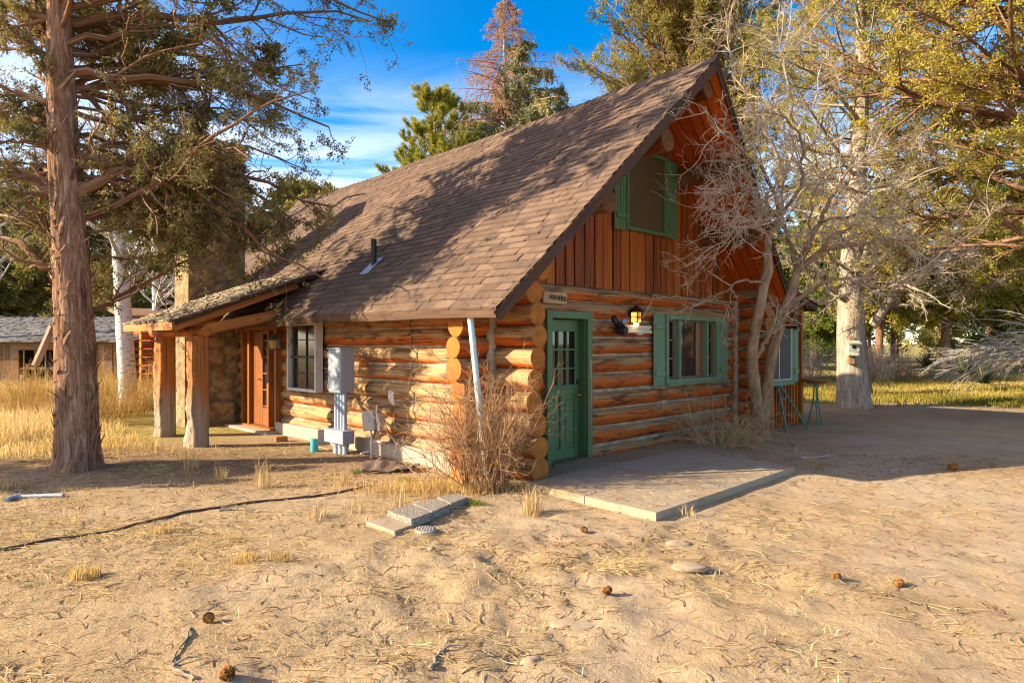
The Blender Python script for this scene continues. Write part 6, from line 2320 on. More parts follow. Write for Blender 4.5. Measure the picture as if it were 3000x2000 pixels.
# ---- bare forked fruit tree by the cabin's far corner
def bare_tree():
    loc = np.array([4.52, 12.25, 0.0])
    t = thing("bare_tree", "bare two-stemmed tree with pale curling twigs against the gable end", "tree", loc)
    Q_ = lambda x, y, Y: at(x, y, Y * np.interp(y, [900, 1250], [0.915, 1.0])) - loc   # it leans away from the gable
    stems = [
        ([(2226, 1270, 12.25), (2218, 1190, 12.2), (2206, 1110, 12.2), (2200, 1040, 12.15), (2212, 960, 12.1), (2228, 900, 12.1), (2238, 830, 12.1), (2252, 790, 12.1), (2246, 740, 12.1), (2250, 690, 12.15), (2285, 640, 12.2)], [0.115, 0.108, 0.11, 0.10, 0.088, 0.082, 0.078, 0.085, 0.07, 0.062, 0.055]),
        ([(2232, 1270, 12.25), (2240, 1180, 12.3), (2252, 1100, 12.3), (2262, 1030, 12.35), (2282, 960, 12.35), (2302, 900, 12.4), (2320, 860, 12.4), (2330, 810, 12.4), (2345, 760, 12.45), (2370, 715, 12.5)], [0.11, 0.10, 0.095, 0.10, 0.085, 0.08, 0.075, 0.07, 0.062, 0.05]),
    ]
    mb = MB()
    for pts, rr in stems:
        P = np.array([Q_(*p) for p in pts])
        n = 60
        tt = np.linspace(0, len(P) - 1, n)
        PP = np.stack([np.interp(tt, np.arange(len(P)), P[:, c]) for c in range(3)], 1)
        PP[2:-2] = (PP[:-4] + PP[1:-3] + PP[2:-2] + PP[3:-1] + PP[4:]) / 5
        mb.tube(PP, np.interp(tt, np.arange(len(P)), rr), 18, True, .5, rough=0.10, seed=3)
    mb.build("trunk", M_BARKT, t, True)
    limbs = [
        ([(2214, 1050, 12.15), (2250, 985, 12.2), (2275, 950, 12.25), (2310, 910, 12.3)], 0.045),
        ([(2310, 890, 12.4), (2360, 860, 12.3), (2400, 830, 12.2), (2460, 812, 12.0), (2520, 830, 11.8), (2600, 860, 11.7)], 0.045),
        ([(2340, 790, 12.4), (2390, 745, 12.3), (2450, 722, 12.2), (2540, 715, 12.0), (2660, 700, 11.8), (2800, 690, 11.7)], 0.055),
        ([(2335, 790, 12.45), (2320, 730, 12.6), (2300, 680, 12.7), (2290, 600, 12.8), (2300, 520, 12.9)], 0.05),
        ([(2368, 715, 12.5), (2400, 650, 12.6), (2430, 580, 12.7), (2480, 500, 12.8), (2560, 440, 12.9)], 0.045),
        ([(2285, 640, 12.2), (2240, 590, 11.7), (2190, 560, 11.2), (2140, 545, 10.7), (2090, 560, 10.4)], 0.035),
        ([(2285, 640, 12.2), (2270, 560, 11.8), (2220, 480, 11.3), (2160, 420, 10.9), (2090, 370, 10.5), (2045, 305, 10.3)], 0.036),
        ([(2250, 690, 12.15), (2200, 660, 11.5), (2150, 680, 11.0), (2110, 720, 10.6), (2080, 760, 10.4)], 0.028),
        ([(2285, 640, 12.2), (2330, 560, 12.1), (2360, 470, 11.7), (2350, 390, 11.3), (2300, 340, 10.9), (2200, 330, 10.5)], 0.036),
        ([(2300, 520, 12.9), (2260, 420, 13.0), (2200, 320, 13.1), (2140, 180, 13.2), (2130, 40, 13.3)], 0.035),
        ([(2300, 520, 12.9), (2330, 400, 13.1), (2320, 280, 13.3), (2280, 150, 13.4), (2300, 10, 13.5)], 0.032),
        ([(2450, 540, 12.7), (2520, 560, 12.4), (2600, 540, 12.2), (2700, 560, 12.0)], 0.03),
        ([(2400, 650, 12.6), (2450, 640, 12.2), (2540, 620, 11.8), (2620, 640, 11.6), (2680, 700, 11.5)], 0.03),
        ([(2400, 740, 12.3), (2440, 680, 11.9), (2500, 660, 11.5), (2580, 680, 11.3)], 0.028),
        ([(2350, 760, 12.4), (2380, 690, 12.1), (2370, 600, 11.8), (2420, 520, 11.6)], 0.03),
        ([(2250, 700, 12.15), (2215, 620, 11.5), (2180, 500, 10.9), (2190, 440, 10.6)], 0.03),
        ([(2270, 660, 12.1), (2200, 600, 11.3), (2130, 620, 10.7), (2090, 650, 10.4)], 0.026),
        ([(2600, 860, 11.7), (2680, 800, 11.6), (2800, 720, 11.5), (2950, 600, 11.4)], 0.022),
        ([(2560, 440, 12.9), (2640, 400, 12.8), (2740, 420, 12.6)], 0.022),
    ]
    Ps, Rs, Ls = [], [], []
    for pts, r0 in limbs:
        P, rr = poly_branch([Q_(*q) for q in pts], r0, r0 * 0.3)
        Ps.append(P)
        Rs.append(rr)
        Ls.append(np.linalg.norm(np.diff(P, axis=0), axis=1).sum())
    mainw = MB()
    P1, R1, L1 = np.array(Ps), np.array(Rs), np.array(Ls)
    mainw.tubes(P1, R1, 9)
    tw = MB()
    # one sparse limb sweeps left across the gable above the window
    Pa, ra = poly_branch([Q_(*q) for q in [(2240, 830, 12.1), (2190, 815, 11.6), (2140, 840, 11.2), (2100, 870, 11.0), (2060, 890, 10.9), (2000, 900, 10.8)]], 0.024, 0.006)
    Pb, rb = poly_branch([Q_(*q) for q in [(2142, 838, 11.2), (2138, 890, 11.1), (2125, 940, 11.0), (2110, 985, 11.0)]], 0.012, 0.004)
    Pm, Rm = np.array([Pa, Pb]), np.array([ra, rb])
    Lm = np.array([1.5, 0.9])
    mainw.tubes(Pm, Rm, 8)
    mainw.build("limbs", M_BARKT, t, True)
    S, D, L, Rn = spawn(Pm, Rm, Lm, 9, 0.35, 1.0, 50, 18, 0.30, 0.1, 0.5, 0.0, 0.3)
    L = np.clip(L, 0.2, 0.5)
    P2, R2 = grow(S, D, L, np.clip(Rn, 0.004, 0.008), 8, 0.22, -0.02, 0.5)
    tw.tubes(P2, R2, 4)
    S, D, L3, Rn = spawn(P2, R2, L, 5, 0.2, 1.0, 48, 18, 0.45, 0.14, 0.7, 0.0, 0.3)
    P3, R3 = grow(S, D, np.clip(L3, 0.08, 0.3), np.clip(Rn, 0.003, 0.005), 6, 0.3, -0.02, 0.6)
    tw.tubes(P3, R3, 3)
    S, D, L, Rn = spawn(P1, R1, L1, 12, 0.18, 1.0, 50, 18, 0.42, 0.14, 0.45, 0.0, 0.35)
    L = np.clip(L, 0.45, 1.5)
    P2, R2 = grow(S, D, L, np.clip(Rn, 0.006, 0.014), 10, 0.17, 0.02, 0.5)
    tw.tubes(P2, R2, 4)
    S, D, L3, Rn = spawn(P2, R2, L, 6, 0.1, 1.0, 48, 18, 0.45, 0.14, 0.7, 0.0, 0.3)
    L3 = np.clip(L3, 0.18, 0.7)
    P3, R3 = grow(S, D, L3, np.clip(Rn, 0.004, 0.008), 7, 0.24, 0.01, 0.6)
    tw.tubes(P3, R3, 3)
    S, D, L4, Rn = spawn(P3, R3, L3, 4, 0.2, 1.0, 45, 18, 0.45, 0.12, 0.8, 0.0, 0.2)
    P4, R4 = grow(S, D, np.clip(L4, 0.05, 0.22), np.clip(Rn, 0.003, 0.005), 4, 0.4, 0.02, 0.8)
    tw.tubes(P4, R4, 3)
    tw.build("twigs", M_TWIG, t, True)


bare_tree()


# ---- dry shrubs
def twig_shrub(name, label, loc, stems, Hs, spread_, mt, r=0.006, n2=7, n3=3, group=None, wander=0.16, droop=-0.02, base=0.15, cat="shrub"):
    t_ = MB()
    loc = np.array(loc, float)
    a = rng.uniform(0, 2 * math.pi, stems)
    rb = base * np.sqrt(rng.uniform(0, 1, stems))
    S = loc + np.stack([rb * np.cos(a), rb * np.sin(a), 0 * a - 0.03], 1)
    out_ = np.abs(rng.normal(0, spread_, stems))
    D = np.stack([np.cos(a) * out_, np.sin(a) * out_, np.ones(stems)], 1)
    L = Hs * rng.uniform(0.5, 1.1, stems)
    P1, R1 = grow(S, D, L, np.full(stems, r), 9, wander * 0.6, droop, 0.45)
    t_.tubes(P1, R1, 5)
    S, D, L2, Rn = spawn(P1, R1, L, n2, 0.25, 1.0, 42, 16, 0.38, 0.12, 0.65, 0, 0.4)
    P2, R2 = grow(S, D, np.maximum(L2, 0.06), np.maximum(Rn, 0.0022), 6, wander * 1.3, droop * 0.5, 0.5)
    t_.tubes(P2, R2, 3)
    S, D, L3, Rn = spawn(P2, R2, np.maximum(L2, 0.06), n3, 0.2, 1.0, 45, 18, 0.45, 0.12, 0.75, 0, 0.3)
    P3, R3 = grow(S, D, np.maximum(L3, 0.035), np.maximum(Rn, 0.0018), 4, wander * 1.8, 0, 0.6)
    t_.tubes(P3, R3, 3)
    o = t_.build(name, mt, None, True)
    return tag(o, label, cat, group)


twig_shrub("dry_shrub", "tangled leafless brown shrub in front of the cabin's near corner", hw(-0.55, -0.45, 0), 90, 1.35, 0.25, M_SHRUBTWIG, 0.0075, 8, 5, base=0.26, wander=0.17, droop=-0.035)
twig_shrub("dry_shrub", "thin sprawling grey shrub against the side logs left of the corner", hw(-0.48, 0.40, 0), 18, 1.25, 0.42, M_TWIG, 0.006, 6, 4, base=0.24, wander=0.15, droop=-0.03)
twig_shrub("tumbleweed", "flattened dry tumbleweed piled at the foot of the gable wall", (3.35, 10.85, 0.06), 60, 1.0, 1.9, M_TANTWIG, 0.005, 7, 4, base=0.35, wander=0.3, droop=-0.05, cat="tumbleweed")
twig_shrub("tumbleweed", "small dry tumbleweed against the forked tree's foot", (4.0, 11.4, 0.05), 40, 0.7, 1.7, M_SHRUBTWIG, 0.004, 7, 4, base=0.25, wander=0.3, droop=-0.05, cat="tumbleweed")
SG = "dry grey brush along the back of the meadow"
for k, (x, y, h, mt_, lab) in enumerate((
    (14.0, 26.5, 1.6, M_TWIG, "grey brush right beside the cabin's far corner"), (15.6, 27.6, 1.5, M_DEADTWIG, "rusty brush left of the bird-box trunk at the meadow's back"),
    (12.3, 28.0, 1.9, M_TWIG, "grey brush nearest the cabin's far roof corner"), (18.0, 27.5, 1.4, M_TWIG, "grey brush just right of the bird-box trunk"),
    (19.6, 28.6, 1.5, M_TWIG, "pale brush between bird-box trunk and the dark yucca"), (23.5, 28.4, 1.9, M_DEADTWIG, "rusty brush right of the yucca clump"),
    (20.5, 29.5, 1.6, M_DEADTWIG, "rusty brush behind the yucca clump"), (22.4, 24.0, 1.6, M_SHRUBTWIG, "brown brush under the fallen grey branches"),
    (20.4, 23.0, 1.5, M_SHRUBTWIG, "brown brush at the left foot of the fallen branches"), (16.8, 29.5, 1.8, M_TWIG, "grey brush behind the bird-box trunk"),
)):
    twig_shrub("dry_brush", lab, (x, y, 0), 60, h, 0.5, mt_, 0.012, 7, 4, SG, base=0.75)
# white bleached fallen branches on the right
mb = MB()
fb = []
S = np.array([12.3, 18.2, 1.0]) + rng.normal(0, 0.25, (26, 3)) * np.array([1, 1, 0.8])
S[:, 0] += 1.6
D = np.stack([-1.0 + rng.normal(0, 0.25, 26), rng.normal(0, 0.3, 26), rng.normal(0.25, 0.25, 26)], 1)
L = rng.uniform(1.6, 3.4, 26)
P1, R1 = grow(S + np.array([0.8, 0, 0.5]), D, L, np.full(26, 0.022), 8, 0.08, -0.07, 0.3)
mb.tubes(P1, R1, 5)
S, D, L2, Rn = spawn(P1, R1, L, 12, 0.15, 1, 30, 10, 0.3, 0.1, 0.6, 0, 0.3)
P2, R2 = grow(S, D, L2, np.maximum(Rn, 0.006), 6, 0.13, -0.04, 0.4)
mb.tubes(P2, R2, 3)
tag(mb.build("fallen_brush", m_bark("bleached_branch", (0.30, 0.27, 0.23), (0.48, 0.45, 0.40), (0.6, 0.57, 0.52)), None, True), "bleached white fallen branches drooping at the right edge of the meadow", "fallen branch")


# yucca
def yucca(loc, h, label):
    n = 90
    az = rng.uniform(0, 2 * math.pi, n)
    el = rng.uniform(0.1, 1.45, n)
    D = np.stack([np.cos(az) * np.cos(el), np.sin(az) * np.cos(el), np.sin(el)], 1)
    S = np.array(loc) + np.array([0, 0, 0.25]) + D * 0.08
    P, Rr_ = grow(S, D, h * rng.uniform(0.7, 1.0, n), np.full(n, 0.022), 5, 0.03, -0.03, 0.1)
    m_ = MB()
    W = unit(np.cross(D, np.array([0, 0, 1.0])))
    wv_ = (0.028 * np.array([1, 1, 0.85, 0.5, 0.05]))[None, :, None]
    V = np.concatenate([P - W[:, None, :] * wv_, P + W[:, None, :] * wv_], 1)
    b = (np.arange(n) * 10)[:, None, None]
    i = np.arange(4)[None, :, None]
    q = b + i + np.array([0, 5, 6, 1])[None, None, :]
    m_.add(V, q.reshape(-1, 4), None, None, np.repeat(rng.uniform(0, 1, n), 10))
    tag(m_.build("yucca", M_YUCCA), label, "yucca", "yucca clumps at the back of the meadow")


M_YUCCA = m_leaf("yucca_blade", [(0, (0.03, 0.045, 0.02)), (0.6, (0.09, 0.11, 0.05)), (1, (0.22, 0.18, 0.08))], 0.15)
yucca((17.0, 27.3, 0.3), 0.95, "dark spiky yucca between two far trunks behind the meadow")
yucca((16.7, 24.6, 0.2), 0.95, "grey-green spiky yucca at the left end of the fallen brush")
yucca((16.5, 23.4, 0.0), 0.8, "low dry yucca at the shaded meadow edge")


# ------------------------------------------------------------------ outbuildings
shed = thing("old_shed", "low grey board shed with shake roof and dark slatted opening behind the tall grass", "shed", (-17.2, 23.0, 0), R(-2))
mb = MB()
x = -6.0
while x < 3.8:
    w = random.uniform(0.2, 0.34)
    if not (0.15 < x + w / 2 < 1.75):
        mb.box((x + w / 2, random.uniform(-0.01, 0.01), 0.83), (w - 0.012, 0.03, 1.68), None, None, axis=2)
    x += w
mb.box((0.95, -0.005, 1.56), (1.75, 0.035, 0.22), None, .7)
mb.box((-1.2, 0.0, 1.68), (9.9, 0.05, 0.07), None, .3)
for yy in np.arange(0.15, 3.1, 0.26):
    mb.box((3.75, yy, 0.85), (0.03, 0.25, 1.7), None, None, axis=2)
    mb.box((-5.95, yy, 0.85), (0.03, 0.25, 1.7), None, None, axis=2)
mb.build("wall", M_OLDWOOD, shed)
mb = MB()
mb.box((0.95, 0.5, 0.75), (1.9, 0.02, 1.6), None, .5)
mb.build("dark_interior", M_DARK, shed)
mb = MB()
for x in (0.42, 0.82, 1.18, 1.6):
    mb.box((x, 0.02, 0.72), (0.045, 0.03, 1.42), None, None, axis=2)
mb.box((0.95, 0.05, 0.82), (1.6, 0.04, 0.10), None, .1)
mb.build("slats", M_OLDWOOD, shed)
mb = MB()
for s_ in (1, -1):
    for c in range(22):
        y0 = -0.35 + c * 0.17 if s_ > 0 else 7.0 - c * 0.17
        zf = lambda yy: 1.72 + (yy + 0.35) * 0.27 if s_ > 0 else 1.72 + (7.0 - yy) * 0.27
        x = -6.4
        while x < 4.2:
            w = random.uniform(0.12, 0.3)
            lift = 0.035 + random.uniform(0, 0.035)
            y1 = y0 + s_ * 0.3
            V = [(x, y0, zf(y0) + lift), (x + w - 0.01, y0 + random.uniform(-0.02, 0.02), zf(y0) + lift), (x + w - 0.01, y1, zf(y1)), (x, y1, zf(y1)),
                 (x, y0, zf(y0)), (x + w - 0.01, y0, zf(y0))]
            F = [(3, 2, 1, 0), (0, 1, 5, 4)]
            mb.add(V, F if s_ < 0 else [f[::-1] for f in F], None, None, random.random())
            x += w
mb.build("shake_roof", m_wood("grey_shake", (0.09, 0.085, 0.085), (0.20, 0.19, 0.185), (0.33, 0.31, 0.29), (0.9, 20, 0), 0.9), shed)

ls = thing("log_shed", "small log outbuilding with pale sawn log ends glimpsed left of the porch", "outbuilding", (-11.75, 21.9, 0), AZ)
mb = MB()
for k in range(8):
    z = 0.15 + 0.27 * k
    log_run(mb, 'v', 0.12, z, -0.35, 2.6, 0.125)
    log_run(mb, 'u', 0.12, z + 0.135, -0.35, 3.5, 0.125)
mb.build("wall", [LOG, LOGEND], ls, True)
mb = MB()
mb.prism([(-1.1, -0.6, 2.55), (3.9, -0.6, 2.55), (3.9, -0.6, 2.45), (-1.1, -0.6, 2.45)][::-1], (0, 1.5, 0.3), .5)
mb.build("plank_roof", M_OLDWOOD, ls)

# ------------------------------------------------------------------ garden bits by the lean-to
bb = thing("bird_bath", "rusty bowl bird bath on spindly teal metal legs past the lean-to corner", "bird bath", (gp(2390, 1246)[0], gp(2390, 1246)[1], 0))
mb = MB()
mb.lathe([(0.001, 0.84), (0.16, 0.86), (0.27, 0.92), (0.30, 0.95), (0.29, 0.955), (0.16, 0.885), (0.001, 0.87)], 28)
mb.build("bowl", M_RUST, bb, True)
mb = MB()
for a in (0.3, 2.4, 4.5):
    mb.tube([(0.03 * math.cos(a), 0.03 * math.sin(a), 0.85), (0.05 * math.cos(a), 0.05 * math.sin(a), 0.5), (0.17 * math.cos(a), 0.17 * math.sin(a), -0.02)], 0.014, 8, True, .5)
mb.build("legs", M_TEALMET, bb, True)
gs = thing("garden_stand", "folded green metal stand leaning against the lean-to boards", "garden stand", hw(7.0, -0.85, 0), AZ)
mb = MB()
for a, b in (((-0.15, 0.05, 0), (-0.10, 0.25, 0.85)), ((0.42, -0.12, 0), (-0.02, 0.22, 0.86)), ((-0.1, 0.22, 0.84), (0.0, 0.2, 0.86)), ((0.05, 0.15, 0.62), (-0.12, 0.2, 0.62))):
    mb.bar(a, b, 0.03, 0.03, .5)
mb.build("legs", M_TEALMET, gs)


# ------------------------------------------------------------------ grass and litter
def blades(mb, X, Y, H, W, bend=0.5, tint=None, Z=None, flop=0.0):
    n = len(X)
    Z = ground_z(X, Y) if Z is None else Z
    az = rng.uniform(0, 2 * math.pi, n)
    d = np.stack([np.cos(az), np.sin(az), 0 * az], 1)
    s = np.stack([-np.sin(az), np.cos(az), 0 * az], 1)
    rot = rng.uniform(0, math.pi, n)
    s = s * np.cos(rot)[:, None] + d * np.sin(rot)[:, None]
    b = np.abs(rng.normal(0, bend, n)) + flop
    S = np.stack([X, Y, Z - 0.01], 1)
    up = np.array([0, 0, 1.0])
    m1 = S + (up * 0.55 + d * (b * 0.22)[:, None]) * H[:, None]
    t1 = S + (up * np.clip(1.0 - b * 0.35, 0.1, 1)[:, None] + d * (b * 0.8)[:, None]) * H[:, None]
    w = (W * rng.uniform(0.6, 1.3, n))[:, None]
    V = np.stack([S - s * w, S + s * w, m1 + s * w * 0.8, m1 - s * w * 0.8, t1], 1)
    b5 = (np.arange(n) * 5)[:, None]
    ti = rng.uniform(0, 1, n) if tint is None else np.clip(tint + rng.normal(0, 0.16, n), 0, 1)
    mb.add(V, b5 + np.array([0, 1, 2, 3]), b5 + np.array([3, 2, 4]), None, np.repeat(ti, 5))


# tall dry grass behind the juniper
mb = MB()
n = 90000
X = rng.uniform(-19, -4.7, n)
Y = rng.uniform(9.6, 23, n)
k = rng.random(n) < lawn_mask(X, Y) * np.clip(1.2 - (Y - 10) * 0.06, 0.35, 1)
X, Y = X[k], Y[k]
u_ = (X - OO[0]) * UU[0] + (Y - OO[1]) * UU[1]
v_ = (X - OO[0]) * VV[0] + (Y - OO[1]) * VV[1]
k = ~((u_ > -2.1) & (v_ < 12)) 
X, Y = X[k], Y[k]
cn_ = fbm(np.stack([X * 0.8, Y * 0.8, 0 * X], -1), 3, 31)
H = np.clip(0.22 + 0.85 * cn_ + 0.055 * np.clip(Y - 11, 0, 6) + rng.normal(0, 0.08, len(X)), 0.05, 1.0)
blades(mb, X, Y, H, np.full(len(X), 0.006), 0.95, 0.66 + 1.2 * fbm(np.stack([X * 0.5, Y * 0.5, 0 * X], -1), 2, 8))
o = mb.build("tall_dry_grass", M_GOLDGRASS)
tag(o, "golden knee-high dry grass behind the juniper trunk", "grass", kind='stuff')
# seedy bushes standing in it
GG = "feathery dead weed clumps in the tall grass"
for x, y, h, lab in ((-10.2, 14.6, 1.25, "feathery dead weed clump at the foot of the stout aspen"), (-8.6, 14.0, 1.2, "feathery dead weed clump between aspen and porch post"),
                     (-12.8, 15.0, 1.05, "feathery dead weed clump left of the red juniper trunk"), (-11.2, 15.6, 1.2, "feathery dead weed clump under the shed opening"),
                     (-8.9, 15.5, 1.3, "feathery dead weed clump against the far porch post"), (-14.2, 16.5, 1.0, "feathery dead weed clump at the far left of the grass")):
    twig_shrub("dead_weed", lab, (x, y, 0), 70, h, 0.42, M_GOLDGRASS, 0.006, 6, 3, GG, base=0.5, cat="weed")

# meadow on the right
mb = MB()
n = 150000
X = rng.uniform(3.5, 27, n)
Y = 15.5 + rng.uniform(0, 1, n) ** 1.4 * 15
k = rng.random(n) < lawn_mask(X, Y)
X, Y = X[k], Y[k]
cn_ = fbm(np.stack([X * 0.7, Y * 0.7, 0 * X], -1), 3, 33)
H = np.clip(0.13 + 0.22 * cn_ + 0.022 * np.clip(Y - 20, 0, 9) + rng.normal(0, 0.04, len(X)), 0.04, 0.7)
blades(mb, X, Y, H, np.full(len(X), 0.010), 0.8, np.clip(0.42 + 0.04 * (Y - 20) + 1.2 * fbm(np.stack([X * 0.4, Y * 0.4, 0 * X], -1), 2, 9), 0, 1))
tag(mb.build("meadow_grass", M_LAWN), "yellow-green rough meadow grass beyond the bare yard", "grass", kind='stuff')

# short dry stubble and tufts in the front yard
mb = MB()
n = 60000
X = rng.uniform(-8, 3.5, n)
Y = rng.uniform(3.0, 11, n)
u_ = (X - OO[0]) * UU[0] + (Y - OO[1]) * UU[1]
v_ = (X - OO[0]) * VV[0] + (Y - OO[1]) * VV[1]
den = np.clip(straw_mask(X, Y) - 0.25, 0, 1) * (0.25 + 1.8 * np.clip(fbm(np.stack([X * 1.7, Y * 1.7, 0 * X], -1), 3, 51) + 0.1, 0, 1)) * (1 - 0.8 * duff_mask(X, Y))
k = (rng.random(n) < den * 0.9) & ~((u_ > -0.25) & (v_ > -2.8))
X, Y = X[k], Y[k]
blades(mb, X, Y, np.abs(rng.normal(0.03, 0.03, len(X))) + 0.015, np.full(len(X), 0.0035), 1.2)
tag(mb.build("dry_stubble", M_STRAW), "short dry straw stubble scattered over the yard", "grass", kind='stuff')

# straw and needles lying flat
mb = MB()
n = 90000
X = rng.uniform(-7, 8.5, n)
Y = 2.2 + 8.5 * rng.uniform(0, 1, n) ** 1.15
cl_ = fbm(np.stack([X * 1.2, Y * 1.2, 0 * X], -1), 3, 71)
den = np.clip(0.12 + 2.2 * cl_, 0.025, 1) * (0.18 + 0.82 * straw_mask(X, Y))
u_ = (X - OO[0]) * UU[0] + (Y - OO[1]) * UU[1]
v_ = (X - OO[0]) * VV[0] + (Y - OO[1]) * VV[1]
k = (rng.random(n) < den) & ~((u_ > -0.3) & (v_ > -2.7) & (u_ < 3.4)) & ~((u_ > -0.2) & (v_ > 0))
X, Y = X[k], Y[k]
n = len(X)
az = rng.normal(0.15, 0.75, n)
L = rng.uniform(0.03, 0.17, n)
d = np.stack([np.cos(az), np.sin(az)], 1)
kink = rng.normal(0, 0.25, n)
d2 = np.stack([np.cos(az + kink), np.sin(az + kink)], 1)
p0 = np.stack([X, Y], 1)
p1 = p0 + d * L[:, None] * 0.5
p2 = p1 + d2 * L[:, None] * 0.5
pts = np.stack([p0, p1, p2], 1)
Z = ground_z(pts[..., 0], pts[..., 1]) + 0.006 + np.abs(rng.normal(0, 0.006, (n, 3)))
P = np.concatenate([pts, Z[..., None]], -1)
mb.tubes(P, np.full((n, 3), 1.0) * (0.0016 + 0.0016 * rng.random(n))[:, None], 3, np.clip(rng.normal(0.62, 0.25, n), 0, 1))
tag(mb.build("straw_litter", M_STRAW, None, True), "pale straw and pine needles strewn flat over the dirt", "litter", kind='stuff')
# blown straw and grit on the slab
n = 420
a_, b_ = rng.uniform(0, 1, n), rng.uniform(0, 1, n) ** 2
side_ = rng.random(n) < 0.5
uu2 = np.where(side_, -0.2 + 3.3 * a_, -0.2 + 1.6 * b_)
vv2 = np.where(side_, -2.52 + 0.9 * b_, -2.5 + 1.65 * a_)
sx_ = np.array([hw(p, q, 0.0781) for p, q in zip(uu2, vv2)])
az = rng.uniform(0, math.pi, n)
sl2 = rng.uniform(0.02, 0.12, n)[:, None]
dd = np.stack([np.cos(az), np.sin(az), 0 * az], 1)
P = np.stack([sx_, sx_ + dd * sl2 * 0.5, sx_ + (dd + rng.normal(0, 0.15, (n, 3)) * np.array([1, 1, 0])) * sl2], 1)
sm = MB()
sm.tubes(P, np.full((n, 3), 0.0018), 3, np.clip(rng.normal(0.5, 0.25, n), 0, 1))
tag(sm.build("slab_litter", M_STRAW, None, True), "straw and needles blown onto the concrete pad", "litter", kind='stuff')
# dark twiggy litter and bark crumbs
mb = MB()
n = 14000
X = rng.uniform(-7, 7.5, n)
Y = 2.2 + 8 * rng.uniform(0, 1, n) ** 1.1
u_ = (X - OO[0]) * UU[0] + (Y - OO[1]) * UU[1]
v_ = (X - OO[0]) * VV[0] + (Y - OO[1]) * VV[1]
k = ~((u_ > -0.3) & (v_ > -2.7) & (u_ < 3.4)) & ~((u_ > -0.2) & (v_ > 0)) & (rng.random(n) < 0.35 + 1.5 * np.clip(fbm(np.stack([X * 0.9, Y * 0.9, 0 * X], -1), 2, 15), 0, 1))
X, Y = X[k], Y[k]
n = len(X)
S = np.stack([X, Y, ground_z(X, Y) + 0.006], 1)
az = rng.uniform(0, 2 * math.pi, n)
P, Rr_ = grow(S, np.stack([np.cos(az), np.sin(az), 0.08 + 0 * az], 1), rng.uniform(0.02, 0.14, n), rng.uniform(0.0015, 0.004, n), 4, 0.3, 0, 0.5)
P[..., 2] = np.maximum(ground_z(P[..., 0], P[..., 1]) + 0.004, np.minimum(P[..., 2], ground_z(P[..., 0], P[..., 1]) + 0.03))
mb.tubes(P, Rr_, 3)
tag(mb.build("twig_litter", M_BARKJ, None, True), "small dark twigs and bark crumbs strewn over the yard", "litter", kind='stuff')


def tuft(px, py, h, nb, label, mt_, cat="grass tuft", group="dry grass tufts standing in the yard", r=0.10, w=0.003):
    p = gp(px, py)
    m_ = MB()
    a = rng.uniform(0, 2 * math.pi, nb)
    rr = r * np.sqrt(rng.uniform(0, 1, nb))
    blades(m_, p[0] + rr * np.cos(a), p[1] + rr * np.sin(a), h * rng.uniform(0.4, 1.1, nb), np.full(nb, w), 0.45)
    tag(m_.build("grass_tuft", mt_), label, cat, group)


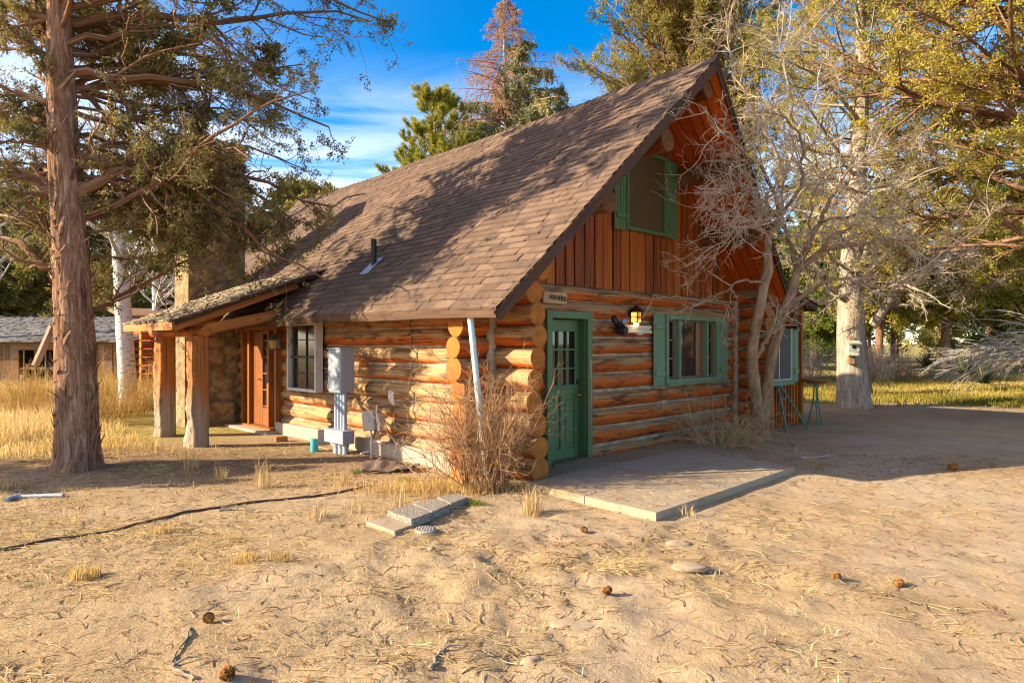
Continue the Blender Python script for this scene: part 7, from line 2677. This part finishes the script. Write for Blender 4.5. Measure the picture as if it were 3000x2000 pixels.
for px, py, h, nb, lab, mt_ in (
    (775, 1425, 0.42, 60, "tall seedy straw tuft between juniper and hose", M_STRAW), (645, 1405, 0.24, 50, "short straw tuft right of the juniper roots", M_STRAW),
    (250, 1685, 0.12, 240, "yellow-green grass tuft on the left of the yard", M_GOLDGRASS), (720, 1640, 0.10, 160, "bright yellow grass tuft in mid yard", M_GOLDGRASS),
    (820, 1635, 0.09, 90, "small yellow grass tuft right of the bright one", M_GOLDGRASS), (475, 1560, 0.09, 110, "orange-yellow grass tuft below the hose", M_GOLDGRASS),
    (1560, 1500, 0.34, 130, "tall pale weed tuft at the slab's left corner", M_STRAW), (1395, 1480, 0.08, 150, "green grass tuft beside the far paver", M_GREENG),
    (1050, 1383, 0.08, 140, "green grass tuft below the meter cabinet", M_GREENG), (1185, 1408, 0.07, 110, "green grass tuft in front of the tarp scrap", M_GREENG),
    (2010, 1510, 0.16, 30, "sparse weed sprig against the slab's front edge", M_STRAW), (2385, 1372, 0.22, 60, "single dry weed in the cabin's shadow beyond the slab", M_SHRUBTWIG),
    (1175, 1480, 0.34, 16, "few tall seed stalks behind the near paver", M_STRAW), (1040, 1500, 0.20, 26, "thin straw sprig left of the pavers", M_STRAW),
    (25, 1425, 0.22, 60, "brown weed tuft at the left edge of the yard", M_STRAW), (1000, 1420, 0.22, 60, "seedy straw tuft left of the tarp scrap", M_STRAW),
    (560, 1372, 0.28, 70, "straw tuft in front of the far porch post", M_STRAW), (930, 1520, 0.16, 50, "straw sprig in mid yard above the trodden dirt", M_STRAW),
):
    tuft(px, py, h, nb, lab, mt_)
# heap of cut straw
mb = MB()
p = gp(1820, 1660)
n = 700
S = np.array([p[0], p[1], 0.0]) + np.clip(rng.normal(0, 1, (n, 3)), -1.9, 1.9) * np.array([0.10, 0.06, 0.0])
S[:, 2] = ground_z(S[:, 0], S[:, 1]) + np.abs(rng.normal(0, 0.018, n)) + 0.004
az = rng.normal(0.0, 0.8, n)
P, Rr_ = grow(S, np.stack([np.cos(az), np.sin(az), rng.normal(0, 0.15, n)], 1), rng.uniform(0.04, 0.16, n), np.full(n, 0.0022), 3, 0.1)
P[..., 2] = np.maximum(P[..., 2], ground_z(P[..., 0], P[..., 1]) + 0.004)
mb.tubes(P, Rr_, 3, np.clip(rng.normal(0.75, 0.15, n), 0, 1))
tag(mb.build("straw_heap", M_STRAW), "small heap of pale straw in the yard below the slab", "straw heap")
# golden straw mat along the shrub
mb = MB()
n = 2600
p = gp(1330, 1432)
X = p[0] + rng.normal(0, 0.55, n)
Y = p[1] + 0.1 * (X - p[0]) + rng.normal(0, 0.2, n)
u_ = (X - OO[0]) * UU[0] + (Y - OO[1]) * UU[1]
v_ = (X - OO[0]) * VV[0] + (Y - OO[1]) * VV[1]
k = ~((u_ > -0.2) & (v_ > -2.8))
blades(mb, X[k], Y[k], rng.uniform(0.04, 0.18, k.sum()), np.full(k.sum(), 0.003), 1.0)
tag(mb.build("matted_grass", M_GOLDGRASS), "matted golden grass around the foot of the brown shrub", "grass", kind='stuff')
# loose cord on the ground by the bare tree
mb = MB()
mb.tube(on_ground([(2315, 1290), (2335, 1305), (2328, 1325), (2345, 1340), (2390, 1338), (2435, 1333), (2420, 1315)], 0.008, 40), 0.006, 6, True, .5)
tag(mb.build("ground_rope", M_WIRE, None, True), "thin pale cord loosely coiled on the shaded dirt right of the bare tree", "cord")
